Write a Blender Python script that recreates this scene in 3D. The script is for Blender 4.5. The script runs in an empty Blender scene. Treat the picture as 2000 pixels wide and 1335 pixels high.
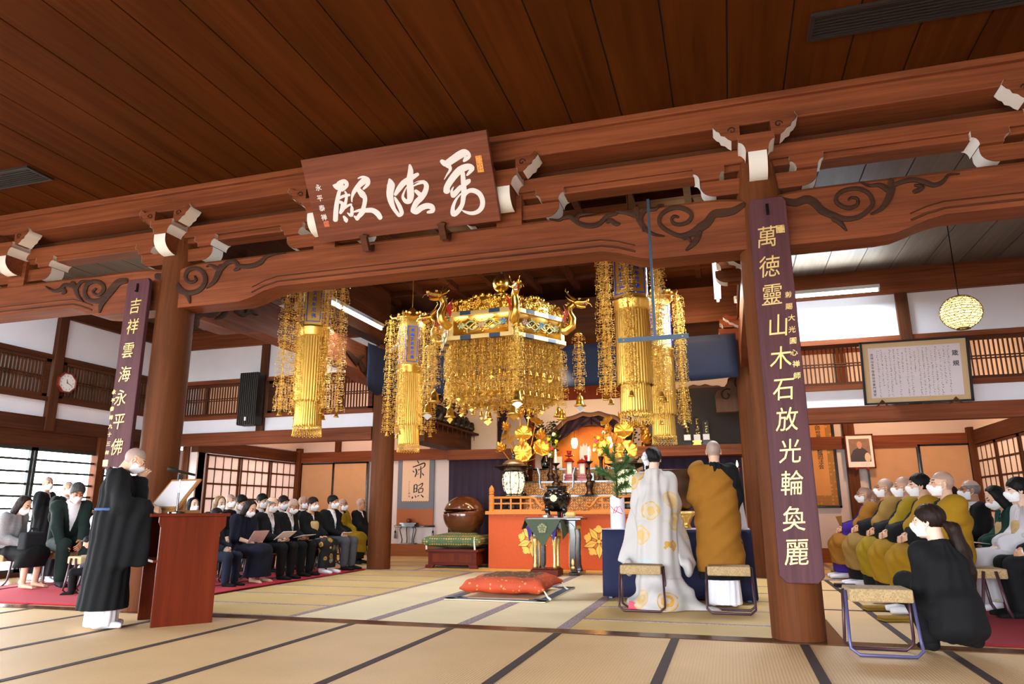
import bpy, bmesh, math, random
import numpy as np
from mathutils import Vector, Matrix
C = bpy.context
SC = C.scene
COL = SC.collection
rnd = random.Random(7)
PI = math.pi
# ------------------------------------------------------------------ camera
FPX, PITCH, YAW, ROLL, HC = 1373.1, .2351, .2921, -.0038, .9943   # focal length in pixels of the 2000x1335 frame
_cy, _sy, _cp, _sp = math.cos(YAW), math.sin(YAW), math.cos(PITCH), math.sin(PITCH)
FW = Vector((-_sy*_cp, _cy*_cp, _sp)); _rt = Vector((_cy, _sy, 0)); _up = _rt.cross(FW)
RT = math.cos(ROLL)*_rt + math.sin(ROLL)*_up
UP = -math.sin(ROLL)*_rt + math.cos(ROLL)*_up
CAMP = Vector((0, 0, HC))
cam = bpy.data.objects.new('camera', bpy.data.cameras.new('camera'))
COL.objects.link(cam)
M = Matrix((RT, UP, -FW)).transposed().to_4x4(); M.translation = CAMP
cam.matrix_world = M
cam.data.sensor_width = 36; cam.data.lens = FPX/2000*36
cam.data.clip_start = .05; cam.data.clip_end = 200
SC.camera = cam
# ------------------------------------------------------------------ world, daylight, exposure
SC.view_settings.view_transform = 'Standard'; SC.view_settings.look = 'None'
SC.view_settings.exposure = 0.33; SC.view_settings.gamma = 1; SC.view_settings.use_curve_mapping = False
SC.cycles.use_denoising = True
SC.cycles.max_bounces = 7; SC.cycles.diffuse_bounces = 4; SC.cycles.glossy_bounces = 3
SC.cycles.transparent_max_bounces = 12; SC.cycles.sample_clamp_indirect = 4
SC.cycles.caustics_reflective = False; SC.cycles.caustics_refractive = False
W = bpy.data.worlds.new('overcast_sky'); SC.world = W; W.use_nodes = True
W.node_tree.nodes['Background'].inputs[0].default_value = (.88, .94, 1, 1)
W.node_tree.nodes['Background'].inputs[1].default_value = 18.5

def area(name, loc, direction, sx, sy, power, color=(1, 1, 1), portal=False, spread=PI):
    l = bpy.data.lights.new(name, 'AREA'); l.shape = 'RECTANGLE'; l.size = sx; l.size_y = sy
    l.energy = power; l.color = color; l.spread = spread
    o = bpy.data.objects.new(name, l); COL.objects.link(o); o.location = loc
    o.rotation_euler = Vector(direction).to_track_quat('-Z', 'Y').to_euler()
    if portal: l.cycles.is_portal = True
    return o
def point(name, loc, power, color, r=.05):
    l = bpy.data.lights.new(name, 'POINT'); l.energy = power; l.color = color; l.shadow_soft_size = r
    o = bpy.data.objects.new(name, l); COL.objects.link(o); o.location = loc; return o
def spot(name, loc, to, power, color, size=1.2, r=.06, blend=.6):
    l = bpy.data.lights.new(name, 'SPOT'); l.energy = power; l.color = color; l.spot_size = size
    l.spot_blend = blend; l.shadow_soft_size = r
    o = bpy.data.objects.new(name, l); COL.objects.link(o); o.location = loc
    o.rotation_euler = (Vector(to)-Vector(loc)).to_track_quat('-Z', 'Y').to_euler(); return o
WARM = (1, .62, .30)
# daylight comes in through the open veranda side behind the camera and through the left wall windows
area('veranda_opening', (-2.8, -3.95, 1.4), (0, 1, 0), 16, 2.9, 0, portal=True)
area('window_opening_side', (-10.9, 5.8, 1.2), (1, 0, 0), 11.0, 2.0, 0, portal=True)
area('shoji_opening_side', (-10.4, 13.6, 1.2), (1, 0, 0), 3.4, 2.0, 0, portal=True)
# the hall's fluorescent tubes (their tubes and housings are built with the lamps), then an added aisle fill
area('tube_light_shrine_side', (-5.50, 9.5, 3.98), (.6, 0, -1), .12, 2.0, 120, (.9, .95, 1))
area('tube_light_shrine_right', (0.0, 9.5, 3.98), (-.6, 0, -1), .12, 2.0, 120, (.85, .93, 1))
area('left_aisle_fill_light', (-8.6, 6.95, 4.42), (0, .9, -1), 3.0, .12, 45, (.80, .90, 1))  # added to cool and brighten the left aisle plaster; has no fixture
# warm lamps of the altar and of the rooms behind the hall, with added fill lights
point('altar_lamp_high', (-4.4, 10.9, 4.2), 22, WARM)
point('altar_lamp_right', (-.35, 10.9, 4.1), 40, WARM)
point('altar_niche_lamp', (-2.6, 14.5, 2.15), 30, (1, .5, .16), .1)
spot('altar_fill_spot', (-2.8, 10.9, 3.6), (-2.8, 13.0, 1.0), 260, (1, .68, .36), 1.3)  # added spot that brightens the altar; no fixture stands here
area('altar_fill_strip', (-2.77, 11.95, 2.95), (0, 1, -.62), 3.2, .12, 55, (1, .68, .34))  # added strip of light for the lotus gold to reflect, no real lamps
spot('canopy_fill_spot', (-2.4, 7.2, 4.5), (-2.8, 9.2, 2.9), 70, (1, .78, .45), 1.0)  # added spot to brighten the canopy gold, without a fixture
point('back_room_lamp', (2.6, 13.6, 3.2), 130, (1, .58, .32), .12)
point('back_room_lamp_far', (-8.3, 13.7, 3.3), 100, (1, .60, .38), .12)
# ------------------------------------------------------------------ pixel -> place
def ray(px, py):
    return FW + RT*((px-1000)/FPX) - UP*((py-667.5)/FPX)
def PY(px, py, Y):
    d = ray(px, py); return CAMP + d*(Y/d.y)
def PX(px, py, X):
    d = ray(px, py); return CAMP + d*(X/d.x)
def PF(px, py, z=0.):
    d = ray(px, py); return CAMP + d*((z-HC)/d.z)
def PPL(px, py, o, n):
    d = ray(px, py); return CAMP + d*((Vector(o)-CAMP).dot(n)/d.dot(n))
# ------------------------------------------------------------------ objects
def tag(o, label=None, cat=None, group=None, kind=None):
    if label: o['label'] = label
    if cat: o['category'] = cat
    if group: o['group'] = group
    if kind: o['kind'] = kind
    return o
def empty(name, loc=(0, 0, 0), rz=0, label=None, cat=None, group=None, kind=None):
    o = bpy.data.objects.new(name, None); COL.objects.link(o); o.location = loc; o.rotation_euler = (0, 0, rz)
    o.empty_display_size = .1
    return tag(o, label, cat, group, kind)
def copy_tree(o, parent=None):
    c = o.copy(); COL.objects.link(c)
    if parent: c.parent = parent
    for ch in list(o.children): copy_tree(ch, c)
    return c
class MB:
    def __init__(s): s.v = []; s.f = []; s.m = []; s.n = 0
    def add(s, vs, fs, mi=0):
        b = len(s.v); s.v.extend([tuple(p) for p in vs]); s.f.extend([tuple(b+i for i in f) for f in fs]); s.m.extend([mi]*len(fs)); return s
    def box(s, lo, hi, mi=0, R=None, o=None):
        x0, y0, z0 = lo; x1, y1, z1 = hi
        vs = [Vector(p) for p in ((x0,y0,z0),(x1,y0,z0),(x1,y1,z0),(x0,y1,z0),(x0,y0,z1),(x1,y0,z1),(x1,y1,z1),(x0,y1,z1))]
        if R is not None: vs = [R@p for p in vs]
        if o is not None: vs = [p+Vector(o) for p in vs]
        return s.add(vs, [(0,3,2,1),(4,5,6,7),(0,1,5,4),(1,2,6,5),(2,3,7,6),(3,0,4,7)], mi)
    def prism(s, poly, d, mi=0):
        """closed polygon of 3d points, extruded by vector d"""
        n = len(poly); d = Vector(d); vs = [Vector(p) for p in poly]; vs += [p+d for p in vs]
        return s.add(vs, [tuple(range(n-1,-1,-1)), tuple(range(n,2*n))]+[(i,(i+1)%n,n+(i+1)%n,n+i) for i in range(n)], mi)
    def tube(s, pts, r, seg=8, mi=0, flat=1., up=None, cap=True):
        pts = [Vector(p) for p in pts]; n = len(pts)
        rs = r if isinstance(r, (list, tuple)) else [r]*n
        vs = []; prev = None
        for i, p in enumerate(pts):
            t = (pts[min(i+1,n-1)]-pts[max(i-1,0)]).normalized()
            if prev is None:
                a = Vector(up) if up is not None else (Vector((0,0,1)) if abs(t.z) < .9 else Vector((1,0,0)))
            else: a = prev
            u = (a - t*a.dot(t)).normalized(); w = t.cross(u); prev = u
            for k in range(seg):
                an = 2*PI*k/seg; vs.append(p + u*(math.cos(an)*rs[i]*flat) + w*(math.sin(an)*rs[i]))
        fs = [(i*seg+k, i*seg+(k+1)%seg, (i+1)*seg+(k+1)%seg, (i+1)*seg+k) for i in range(n-1) for k in range(seg)]
        if cap: fs += [tuple(range(seg-1,-1,-1)), tuple((n-1)*seg+k for k in range(seg))]
        return s.add(vs, fs, mi)
    def lathe(s, prof, c=(0,0,0), seg=24, mi=0, rib=0., nrib=0, cap=True, ax=None, ph=0.):
        """prof [(r,z)], about z at c"""
        c = Vector(c); vs = []
        for r, z in prof:
            for k in range(seg):
                an = 2*PI*k/seg+ph; q = r*(1+rib*math.cos(nrib*an)) if nrib else r
                p = Vector((q*math.cos(an), q*math.sin(an), z))
                vs.append((ax@p if ax is not None else p)+c)
        n = len(prof)
        fs = [(i*seg+k, i*seg+(k+1)%seg, (i+1)*seg+(k+1)%seg, (i+1)*seg+k) for i in range(n-1) for k in range(seg)]
        if cap: fs += [tuple(range(seg-1,-1,-1)), tuple((n-1)*seg+k for k in range(seg))]
        return s.add(vs, fs, mi)
    def ball(s, c, r, seg=10, rings=6, mi=0, sc=(1,1,1), R=None):
        vs = []; fs = []
        for i in range(1, rings):
            th = PI*i/rings
            for k in range(seg):
                an = 2*PI*k/seg; vs.append((math.sin(th)*math.cos(an), math.sin(th)*math.sin(an), math.cos(th)))
        vs += [(0,0,1),(0,0,-1)]
        for i in range(rings-2):
            for k in range(seg): fs.append((i*seg+k, (i+1)*seg+k, (i+1)*seg+(k+1)%seg, i*seg+(k+1)%seg))
        t = len(vs)-2
        for k in range(seg):
            fs.append((t, k, (k+1)%seg)); b = (rings-2)*seg; fs.append((t+1, b+(k+1)%seg, b+k))
        c = Vector(c); out = []
        for p in vs:
            q = Vector((p[0]*r*sc[0], p[1]*r*sc[1], p[2]*r*sc[2])); out.append((R@q if R is not None else q)+c)
        return s.add(out, fs, mi)
    def build(s, name, mats, parent=None, smooth=False, bevel=0., loc=None, kind=None, rz=None, auto=None):
        me = bpy.data.meshes.new(name); me.from_pydata(s.v, [], s.f)
        if not isinstance(mats, (list, tuple)): mats = [mats]
        for m in mats: me.materials.append(m)
        if len(mats) > 1: me.polygons.foreach_set('material_index', s.m)
        if smooth or auto: me.polygons.foreach_set('use_smooth', [True]*len(me.polygons))
        me.update()
        if auto: me.set_sharp_from_angle(angle=math.radians(auto))
        o = bpy.data.objects.new(name, me); COL.objects.link(o)
        if parent: o.parent = parent
        if loc is not None: o.location = loc
        if rz is not None: o.rotation_euler = (0, 0, rz)
        if kind: o['kind'] = kind
        if bevel:
            b = o.modifiers.new('bevel', 'BEVEL'); b.width = bevel; b.segments = 2; b.limit_method = 'ANGLE'; b.angle_limit = .7
        return o
def struct(mb, name, mats, **k): return mb.build(name, mats, kind='structure', **k)
# ------------------------------------------------------------------ materials
def lin(c): return tuple(((x/12.92) if x <= .04045 else ((x+.055)/1.055)**2.4) for x in c)
def hexc(h): return lin(tuple(int(h[i:i+2], 16)/255 for i in (0, 2, 4)))
class NT:
    def __init__(s, name):
        s.mat = bpy.data.materials.new(name); s.mat.use_nodes = True; s.t = s.mat.node_tree
        s.b = s.t.nodes['Principled BSDF']; s.out = s.t.nodes['Material Output']
    def n(s, ty, **k):
        q = s.t.nodes.new(ty)
        for a, v in k.items():
            if a.startswith('i_'):
                key = a[2:]; key = int(key) if key.isdigit() else key.replace('_', ' ')
                q.inputs[key].default_value = v
            else: setattr(q, a, v)
        return q
    def l(s, a, b): s.t.links.new(a, b)
    def coord(s, scale=(1,1,1), rot=(0,0,0), which='Object'):
        tc = s.n('ShaderNodeTexCoord'); mp = s.n('ShaderNodeMapping'); mp.inputs['Scale'].default_value = scale; mp.inputs['Rotation'].default_value = rot
        s.l(tc.outputs[which], mp.inputs[0]); return mp.outputs[0]
    def ramp(s, fac, stops, interp='LINEAR'):
        r = s.n('ShaderNodeValToRGB'); cr = r.color_ramp; cr.interpolation = interp
        while len(cr.elements) > 1: cr.elements.remove(cr.elements[-1])
        cr.elements[0].position = stops[0][0]; cr.elements[0].color = (*stops[0][1], 1)
        for p, c in stops[1:]:
            e = cr.elements.new(p); e.color = (*c, 1)
        s.l(fac, r.inputs[0]); return r.outputs[0]
    def math(s, op, a, b=None, c=None):
        q = s.n('ShaderNodeMath', operation=op)
        for i, v in enumerate((a, b, c)):
            if v is None: continue
            if hasattr(v, 'links'): s.l(v, q.inputs[i])
            else: q.inputs[i].default_value = v
        return q.outputs[0]
    def mix(s, f, a, b):
        q = s.n('ShaderNodeMix', data_type='RGBA')
        for sock, v in ((q.inputs[0], f), (q.inputs[6], a), (q.inputs[7], b)):
            if hasattr(v, 'links'): s.l(v, sock)
            elif isinstance(v, (int, float)): sock.default_value = v
            else: sock.default_value = (*v, 1)
        return q.outputs[2]
    def bump(s, h, strength=.3, dist=.01):
        q = s.n('ShaderNodeBump'); q.inputs['Strength'].default_value = strength; q.inputs['Distance'].default_value = dist
        s.l(h, q.inputs['Height']); s.l(q.outputs[0], s.b.inputs['Normal'])
    def set(s, color=None, rough=None, metal=None, spec=None, coat=None):
        for k, v in (('Base Color', color), ('Roughness', rough), ('Metallic', metal), ('Specular IOR Level', spec), ('Coat Weight', coat)):
            if v is None: continue
            if hasattr(v, 'links'): s.l(v, s.b.inputs[k])
            else: s.b.inputs[k].default_value = (*v, 1) if k == 'Base Color' else v
        return s
_mc = {}
def plain(name, h, rough=.6, metal=0., spec=.5, noise=.0, nscale=8., coat=0.):
    if name in _mc: return _mc[name]
    t = NT(name); c = hexc(h) if isinstance(h, str) else h
    if noise:
        nz = t.n('ShaderNodeTexNoise', i_Scale=nscale, i_Detail=3.); t.l(t.coord(), nz.inputs[0])
        c = t.ramp(nz.outputs[0], [(.25, tuple(x*(1-noise) for x in c)), (.75, tuple(min(1, x*(1+noise)) for x in c))])
    t.set(c, rough, metal, spec, coat or None); _mc[name] = t.mat; return t.mat
def wood(name, h, h2, ax=0, rough=.58, fine=26., coarse=1.5, spec=.10):
    if name in _mc: return _mc[name]
    t = NT(name); sc = [fine]*3; sc[ax] = fine*.035; sc2 = [coarse*2.5]*3; sc2[ax] = coarse*.35
    n1 = t.n('ShaderNodeTexNoise', i_Scale=1., i_Detail=4., i_Roughness=.6, i_Distortion=.6); t.l(t.coord(sc), n1.inputs[0])
    n2 = t.n('ShaderNodeTexNoise', i_Scale=1., i_Detail=2.); t.l(t.coord(sc2), n2.inputs[0])
    f = t.math('ADD', t.math('MULTIPLY', n1.outputs[0], .6), t.math('MULTIPLY', n2.outputs[0], .5))
    a, b = hexc(h), hexc(h2)
    t.set(t.ramp(f, [(.3, b), (.75, a)]), rough, None, spec); t.bump(n1.outputs[0], .08, .004)
    _mc[name] = t.mat; return t.mat
def emis(name, h, st):
    t = NT(name); c = hexc(h) if isinstance(h, str) else h
    t.set(c, .5); t.b.inputs['Emission Color'].default_value = (*c, 1); t.b.inputs['Emission Strength'].default_value = st; return t.mat
WX = wood('beam_wood', '864a2e', '4a2313', 0); WY = wood('beam_wood_deep', '864a2e', '4a2313', 1); WZ = wood('pillar_wood', '6a3b1f', '44230f', 2)
WDX = wood('dark_wood', '5a3320', '2e170d', 0); WDZ = wood('dark_post_wood', '5e3722', '341c10', 2); WDY = wood('dark_wood_deep', '5a3320', '2e170d', 1)
CARVE = wood('carved_dark_wood', '432b1f', '281812', 0)  # darker brown wood of the carvings
PLAQ = wood('plaque_wood', '5f3a40', '3d2428', 2, .45); GAKU = wood('board_wood', '7d4632', '4c2418', 0, .5)
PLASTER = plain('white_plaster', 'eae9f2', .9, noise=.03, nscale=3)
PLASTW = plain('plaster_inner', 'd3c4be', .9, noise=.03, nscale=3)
WHITE = plain('white_paint', 'f2f0ee', .6)
GOLD = plain('gold_leaf', (.90, .54, .11), .28, 1., noise=.12, nscale=30)
GOLDS = plain('gold_satin', (.86, .53, .115), .32, .97)
BLACKL = plain('black_lacquer', '0d0b0a', .18, coat=.4)
BLACK = plain('black_matte', '0c0c0d', .7)
REDL = plain('red_lacquer', '8c1f12', .3)
STEEL = plain('dark_steel', '3c4c5c', .4, .6)
# ================================================================== SETTING: floor
def tatami(name, h, ax, rough=.55, line=95.):
    t = NT(name); c = hexc(h)
    co = t.coord(); sp = t.n('ShaderNodeSeparateXYZ'); t.l(co, sp.inputs[0])
    s = t.math('SINE', t.math('MULTIPLY', sp.outputs[ax], line*2*PI/2))
    nz = t.n('ShaderNodeTexNoise', i_Scale=1.3, i_Detail=3.); t.l(co, nz.inputs[0])
    n2 = t.n('ShaderNodeTexNoise', i_Scale=60., i_Detail=2.); t.l(co, n2.inputs[0])
    f = t.math('ADD', t.math('MULTIPLY', nz.outputs[0], .6), t.math('MULTIPLY', n2.outputs[0], .4))
    col = t.ramp(f, [(.3, tuple(x*.84 for x in c)), (.7, tuple(x*1.06 for x in c))])
    col = t.mix(t.math('MULTIPLY', t.math('ADD', s, 1.), .07), col, tuple(x*.6 for x in c))
    t.set(col, rough, None, .35); t.bump(s, .12, .003); return t.mat
TAT_F = tatami('tatami_front', 'e2bd8a', 0); TAT_Y = tatami('tatami_middle', 'eedbb2', 0); TAT_X = tatami('tatami_side', 'd3b374', 1)
HERI = plain('heri_brown', '3a2726', .8, noise=.15, nscale=40)
t = NT('heri_violet'); vo = t.n('ShaderNodeTexVoronoi', i_Scale=55.); t.l(t.coord(), vo.inputs[0])
t.set(t.ramp(vo.outputs['Distance'], [(.25, hexc('6d5361')), (.55, hexc('a18c8c'))]), .8); HERI_V = t.mat
SHIKII = wood('threshold_wood', '6b4a34', '3f2818', 0, .22)
fb = MB(); XL_ = -10.75
fb.box((-11.2, -4.2, -.3), (6.2, 15.6, -.012), 0)
def mat_rect(x0, y0, x1, y1, mi): fb.box((x0, y0, -.012), (x1, y1, 0), mi)
mat_rect(-11.1, -4.1, 6.1, 6.1, 1)
X0, SP = .4656, .955
for i in range(-12, 7):
    fb.box((X0+i*SP-.033, -4.1, 0), (X0+i*SP+.033, 6.1, .003), 4)
fb.box((-11.1, 6.1, -.012), (6.1, 6.29, .006), 6)                          # front threshold
LX = [-4.16, -3.27, -2.36, -1.44]
mat_rect(LX[0], 6.29, LX[3], 11.5, 2)
mat_rect(-6.12, 6.29, LX[0], 11.5, 3); mat_rect(LX[3], 6.29, .62, 11.5, 3)
mat_rect(.78, 6.29, 6.1, 11.5, 1); mat_rect(-11.1, 6.29, -6.27, 11.5, 1)
for k, x in enumerate(LX):
    w = .05 if k in (0,) else .07
    fb.box((x-w, 6.29, 0), (x+w*.6, 11.5, .003), 5)
YL = [6.33, 7.13, 8.04, 8.92, 9.75, 10.58]
for y in YL:
    fb.box((-6.12, y-.03, 0), (LX[0]-.05, y+.03, .003), 5); fb.box((LX[3]+.04, y-.03-.2, 0), (.62, y+.03-.2, .003), 5)
for x in (1.25, 3.2, 5.1): fb.box((x-.03, 6.29, 0), (x+.03, 11.5, .003), 4)
for y in (8.2, 10.1): fb.box((.78, y-.03, 0), (6.1, y+.03, .003), 4)
for x in (-10.4, -9.45, -8.5, -7.55): fb.box((x-.03, 6.29, 0), (x+.03, 11.5, .003), 4)
for y in (7.2, 8.15, 9.1, 10.05, 11.0): fb.box((-11.1, y-.02, 0), (-6.3, y+.02, .003), 4)
for x in (-6.27, .62): fb.box((x, 6.29, -.012), (x+.15, 11.5, .006), 6)        # thresholds between bays
fb.box((-11.1, 11.5, -.012), (6.1, 11.66, .006), 5)
mat_rect(-11.1, 11.66, 6.1, 15.5, 3)
for y in (12.55, 13.5, 14.4): fb.box((-11.1, y-.035, 0), (6.1, y+.035, .003), 5)
for x in (-7.4, -5.3, 1.6, 3.5): fb.box((x-.04, 11.66, 0), (x+.04, 15.4, .003), 5)
VER = wood('veranda_board', 'a98a66', '7d6245', 1, .16)
for k in range(8): fb.box((XL_+.02+.125*k, 6.3, 0), (XL_+.02+.125*k+.12, 11.5, .012), 7)
struct(fb, 'floor', [WDX, TAT_F, TAT_Y, TAT_X, HERI, HERI_V, SHIKII, VER])
gb = MB(); gb.box((-40, -40, -.9), (40, 40, -.6)); struct(gb, 'ground', plain('garden_gravel', 'b9b5aa', .95))
# ================================================================== ceilings
BOARD = wood('ceiling_board', '52280c', '331504', 1, .7, fine=14, spec=.03)
SEAM = plain('ceiling_seam', '140905', .9)
CZ = 4.62
BOARD_A = wood('aisle_ceiling_board', '66584a', '463b30', 1, .6, fine=14, spec=.15)
def board_ceiling(name, x0, x1, y0, y1, z, sp=.4775, xs=.24, bm=None):
    b = MB(); b.box((x0, y0, z+.012), (x1, y1, z+.1), 1)
    i = math.floor((x0-xs)/sp)
    while xs+i*sp < x1:
        a = max(x0, xs+i*sp+.007); e = min(x1, xs+(i+1)*sp-.007); i += 1
        if e-a > .02: b.box((a, y0, z), (e, y1, z+.02), 0)
    return struct(b, name, [bm or BOARD, SEAM])
board_ceiling('ceiling', -11.2, 6.2, -4.2, 6.12, CZ)
board_ceiling('ceiling_left_aisle', -11.2, -6.1, 6.12, 15.5, CZ, bm=BOARD_A)
board_ceiling('ceiling_right_aisle', .6, 6.2, 6.12, 15.5, CZ, bm=BOARD_A)
cb = MB(); ZC = 5.05
COFF = wood('coffer_panel', '63361c', '3e1f0e', 0, .5)
cb.box((-6.1, 6.12, ZC), (.6, 15.5, ZC+.1), 1)
x = -6.0
while x < .6: cb.box((x-.045, 6.2, ZC-.11), (x+.045, 12.2, ZC), 0); x += .72
y = 6.6
while y < 12.2: cb.box((-6.1, y-.045, ZC-.1), (.6, y+.045, ZC+.0), 0); y += .72
struct(cb, 'ceiling_coffered', [WDX, COFF])
b = MB(); b.box((-6.2, 6.12, 4.6), (-6.1, 15.5, 5.15)); b.box((.6, 6.12, 4.6), (.7, 15.5, 5.15)); b.box((-6.2, 6.05, 4.65), (.7, 6.12, 5.15)); struct(b, 'wall_bay_upper', WDX)
# ================================================================== walls
def wallbox(name, lo, hi, m): b = MB(); b.box(lo, hi); return struct(b, name, m)
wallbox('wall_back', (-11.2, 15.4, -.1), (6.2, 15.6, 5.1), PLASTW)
wallbox('wall_front_light_limit', (-11.2, -4.3, 2.86), (6.2, -4.1, 4.7), PLASTER)  # unseen wall added above the opening to keep the daylight low
wallbox('wall_right_light_stop', (2.4, -4.3, -.1), (6.2, -4.1, 2.86), PLASTER)  # unseen wall added to hold daylight back and darken the right side
wallbox('wall_right', (5.3, -4.2, -.1), (5.5, 15.6, 4.7), PLASTER)
# left wall above the windows: plaster bands, beams, posts
XL = -10.75
b = MB()
b.box((XL-.12, -4.2, 2.51), (XL, 11.75, 2.80)); b.box((XL-.12, -4.2, 3.56), (XL, 11.75, 4.25))
struct(b, 'wall_left', PLASTER)
b = MB(); b.box((-11.0, 11.69, 2.45), (-6.2, 11.81, 2.78)); b.box((-11.0, 11.69, 3.56), (-6.2, 11.81, 4.25))
struct(b, 'wall_aisle_left', PLASTER)
b = MB(); b.box((.64, 11.69, 2.45), (5.4, 11.81, 2.78)); b.box((.64, 11.69, 3.56), (5.4, 11.81, 4.25))
struct(b, 'wall_aisle_right', PLASTER)
b = MB()
b.box((XL-.15, -4.2, 2.29), (XL+.06, 11.75, 2.52)); b.box((XL-.15, -4.2, 2.79), (XL+.05, 11.75, 2.86)); b.box((XL-.15, -4.2, 3.49), (XL+.05, 11.75, 3.57)); b.box((XL-.15, -4.2, 4.24), (XL+.08, 11.75, CZ))
b.box((XL-.16, -4.2, 2.02), (XL+.0, 11.75, 2.29)); struct(b, 'trim_1', WDY)
b = MB()
for x0, x1 in ((-11.0, -6.2), (.64, 5.4)):
    b.box((x0, 11.63, 2.27), (x1, 11.84, 2.51)); b.box((x0, 11.65, 2.77), (x1, 11.84, 2.85)); b.box((x0, 11.65, 3.49), (x1, 11.84, 3.57)); b.box((x0, 11.6, 4.23), (x1, 11.86, CZ))
struct(b, 'trim_2', WX)
b = MB()
for x0, x1 in ((-10.15, -5.4), (1.5, 4.5)):
    b.box((x0, 15.3, 2.15), (x1, 15.4, 2.40)); b.box((x0, 15.32, 4.1), (x1, 15.4, 4.6))
struct(b, 'trim_3', WX)
for n_, (x0, x1) in enumerate(((-10.15, -5.2), (.3, 2.45))):
    b = MB(); b.box((x0 if n_ else -7.9, 15.18, 0), (x1, 15.4, .26)); struct(b, ('baseboard_left', 'baseboard_right')[n_], wood('step_wood', '9a5a2c', '6b3a1a', 0))
# side walls of the rooms behind the hall
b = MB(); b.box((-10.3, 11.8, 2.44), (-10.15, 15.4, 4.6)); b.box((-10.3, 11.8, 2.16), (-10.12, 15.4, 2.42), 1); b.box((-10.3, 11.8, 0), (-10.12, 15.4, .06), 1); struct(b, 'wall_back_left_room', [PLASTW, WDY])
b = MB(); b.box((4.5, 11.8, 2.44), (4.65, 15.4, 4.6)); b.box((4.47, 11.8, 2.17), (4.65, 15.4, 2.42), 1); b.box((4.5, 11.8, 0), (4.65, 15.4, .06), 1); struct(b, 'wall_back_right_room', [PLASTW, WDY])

# ---- posts of the walls (each its own)
def post(x, y, z0, z1, w, label, m=None, d=None):
    d = d or w; b = MB(); b.box((-w/2, -d/2, z0), (w/2, d/2, z1))
    o = b.build('wall_post', m or WDZ, loc=(x, y, 0), bevel=.008); tag(o, label, 'post', kind='thing'); return o
post(XL, 8.93, 2.3, 4.6, .17, 'brown square wall post carrying the octagonal clock')
post(XL, 5.2, 2.3, 4.6, .17, 'brown square wall post at the far left edge of the left wall')
post(XL, 11.72, 0, 4.6, .2, 'brown corner post where left wall meets the speaker wall')
post(-8.62, 11.72, 2.3, 4.6, .17, 'brown square wall post directly behind the black line speaker')
post(2.75, 11.72, 2.5, 4.6, .17, 'brown wall post above the framed rules text on the right')
post(5.25, 11.72, 0, 4.6, .17, 'brown corner post at the far right end of the right wall')
post(2.36, 15.33, 0, 4.4, .2, 'reddish square post behind the framed monk portrait', WZ, .14)
post(4.48, 15.3, 0, 2.5, .16, 'reddish corner post between sliding panels and paper screens on the right', WZ)
post(-10.12, 15.3, 0, 2.5, .16, 'reddish corner post between paper screens and sliding panels on the left', WZ)
post(-9.05, 15.33, 2.4, 4.4, .12, 'short brown post in the white band above the left sliding panels', WZ, .12)
post(XL-.02, 10.05, 0, 2.3, .16, 'pale brown window post at the end of the bright left window', WZ)
post(-10.45, 11.9, 0, 2.3, .16, 'pale brown post beside the white wall panel near the microphone', WZ)
post(-5.62, 15.2, 0, 2.7, .2, 'brown square post between scroll alcove and purple curtain', WZ)
# ---- transom lattices
def transom(name, a, b_, z0, z1, label, backing=None):
    """a,b: plan end points"""
    a, b_ = Vector((*a, 0)), Vector((*b_, 0)); d = (b_-a); L = d.length; d.normalize(); n = Vector((-d.y, d.x, 0))
    r = empty(name, (a.x, a.y, z0), math.atan2(d.y, d.x), label, 'transom', 'lattice transoms above the side walls'); H = z1-z0
    m = MB(); t_ = .05
    for lo, hi in (((0,-.03,0),(L,.03,t_)), ((0,-.03,H-t_),(L,.03,H)), ((0,-.03,0),(.09,.03,H)), ((L-.09,-.03,0),(L,.03,H))): m.box(lo, hi)
    m.build('frame', WDX, r)
    m = MB(); k = .13
    while k < L-.1: m.box((k-.009, -.014, t_), (k+.009, .014, H-t_)); k += .062
    for q in (.48, .54): m.box((.09, -.02, H*q-.008), (L-.09, .02, H*q+.008))
    m.build('slats', WDZ, r)
    if backing: m = MB(); m.box((.05, .03, .02), (L-.05, .036, H-.02)); m.build('paper', backing, r)
    return r
PAPER_GREY = plain('transom_paper', 'b0a79c', .9)
transom('transom_lattice', (XL, 5.3), (XL, 8.83), 2.86, 3.49, 'dark lattice transom left of the clock on the left wall', PAPER_GREY)
transom('transom_lattice', (XL, 9.03), (XL, 11.6), 2.86, 3.49, 'dark lattice transom right of the clock on the left wall', PAPER_GREY)
transom('transom_lattice', (-10.62, 11.74), (-8.72, 11.74), 2.85, 3.49, 'dark lattice transom left of the black line speaker')
transom('transom_lattice', (-8.52, 11.74), (-6.25, 11.74), 2.85, 3.49, 'dark lattice transom between black speaker and rear left pillar')
transom('transom_lattice', (.68, 11.74), (2.66, 11.74), 2.85, 3.49, 'dark lattice transom left of the framed rules text, orange behind')
transom('transom_lattice', (2.84, 11.74), (5.16, 11.74), 2.85, 3.49, 'dark lattice transom at the right edge beyond framed rules text')
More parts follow.
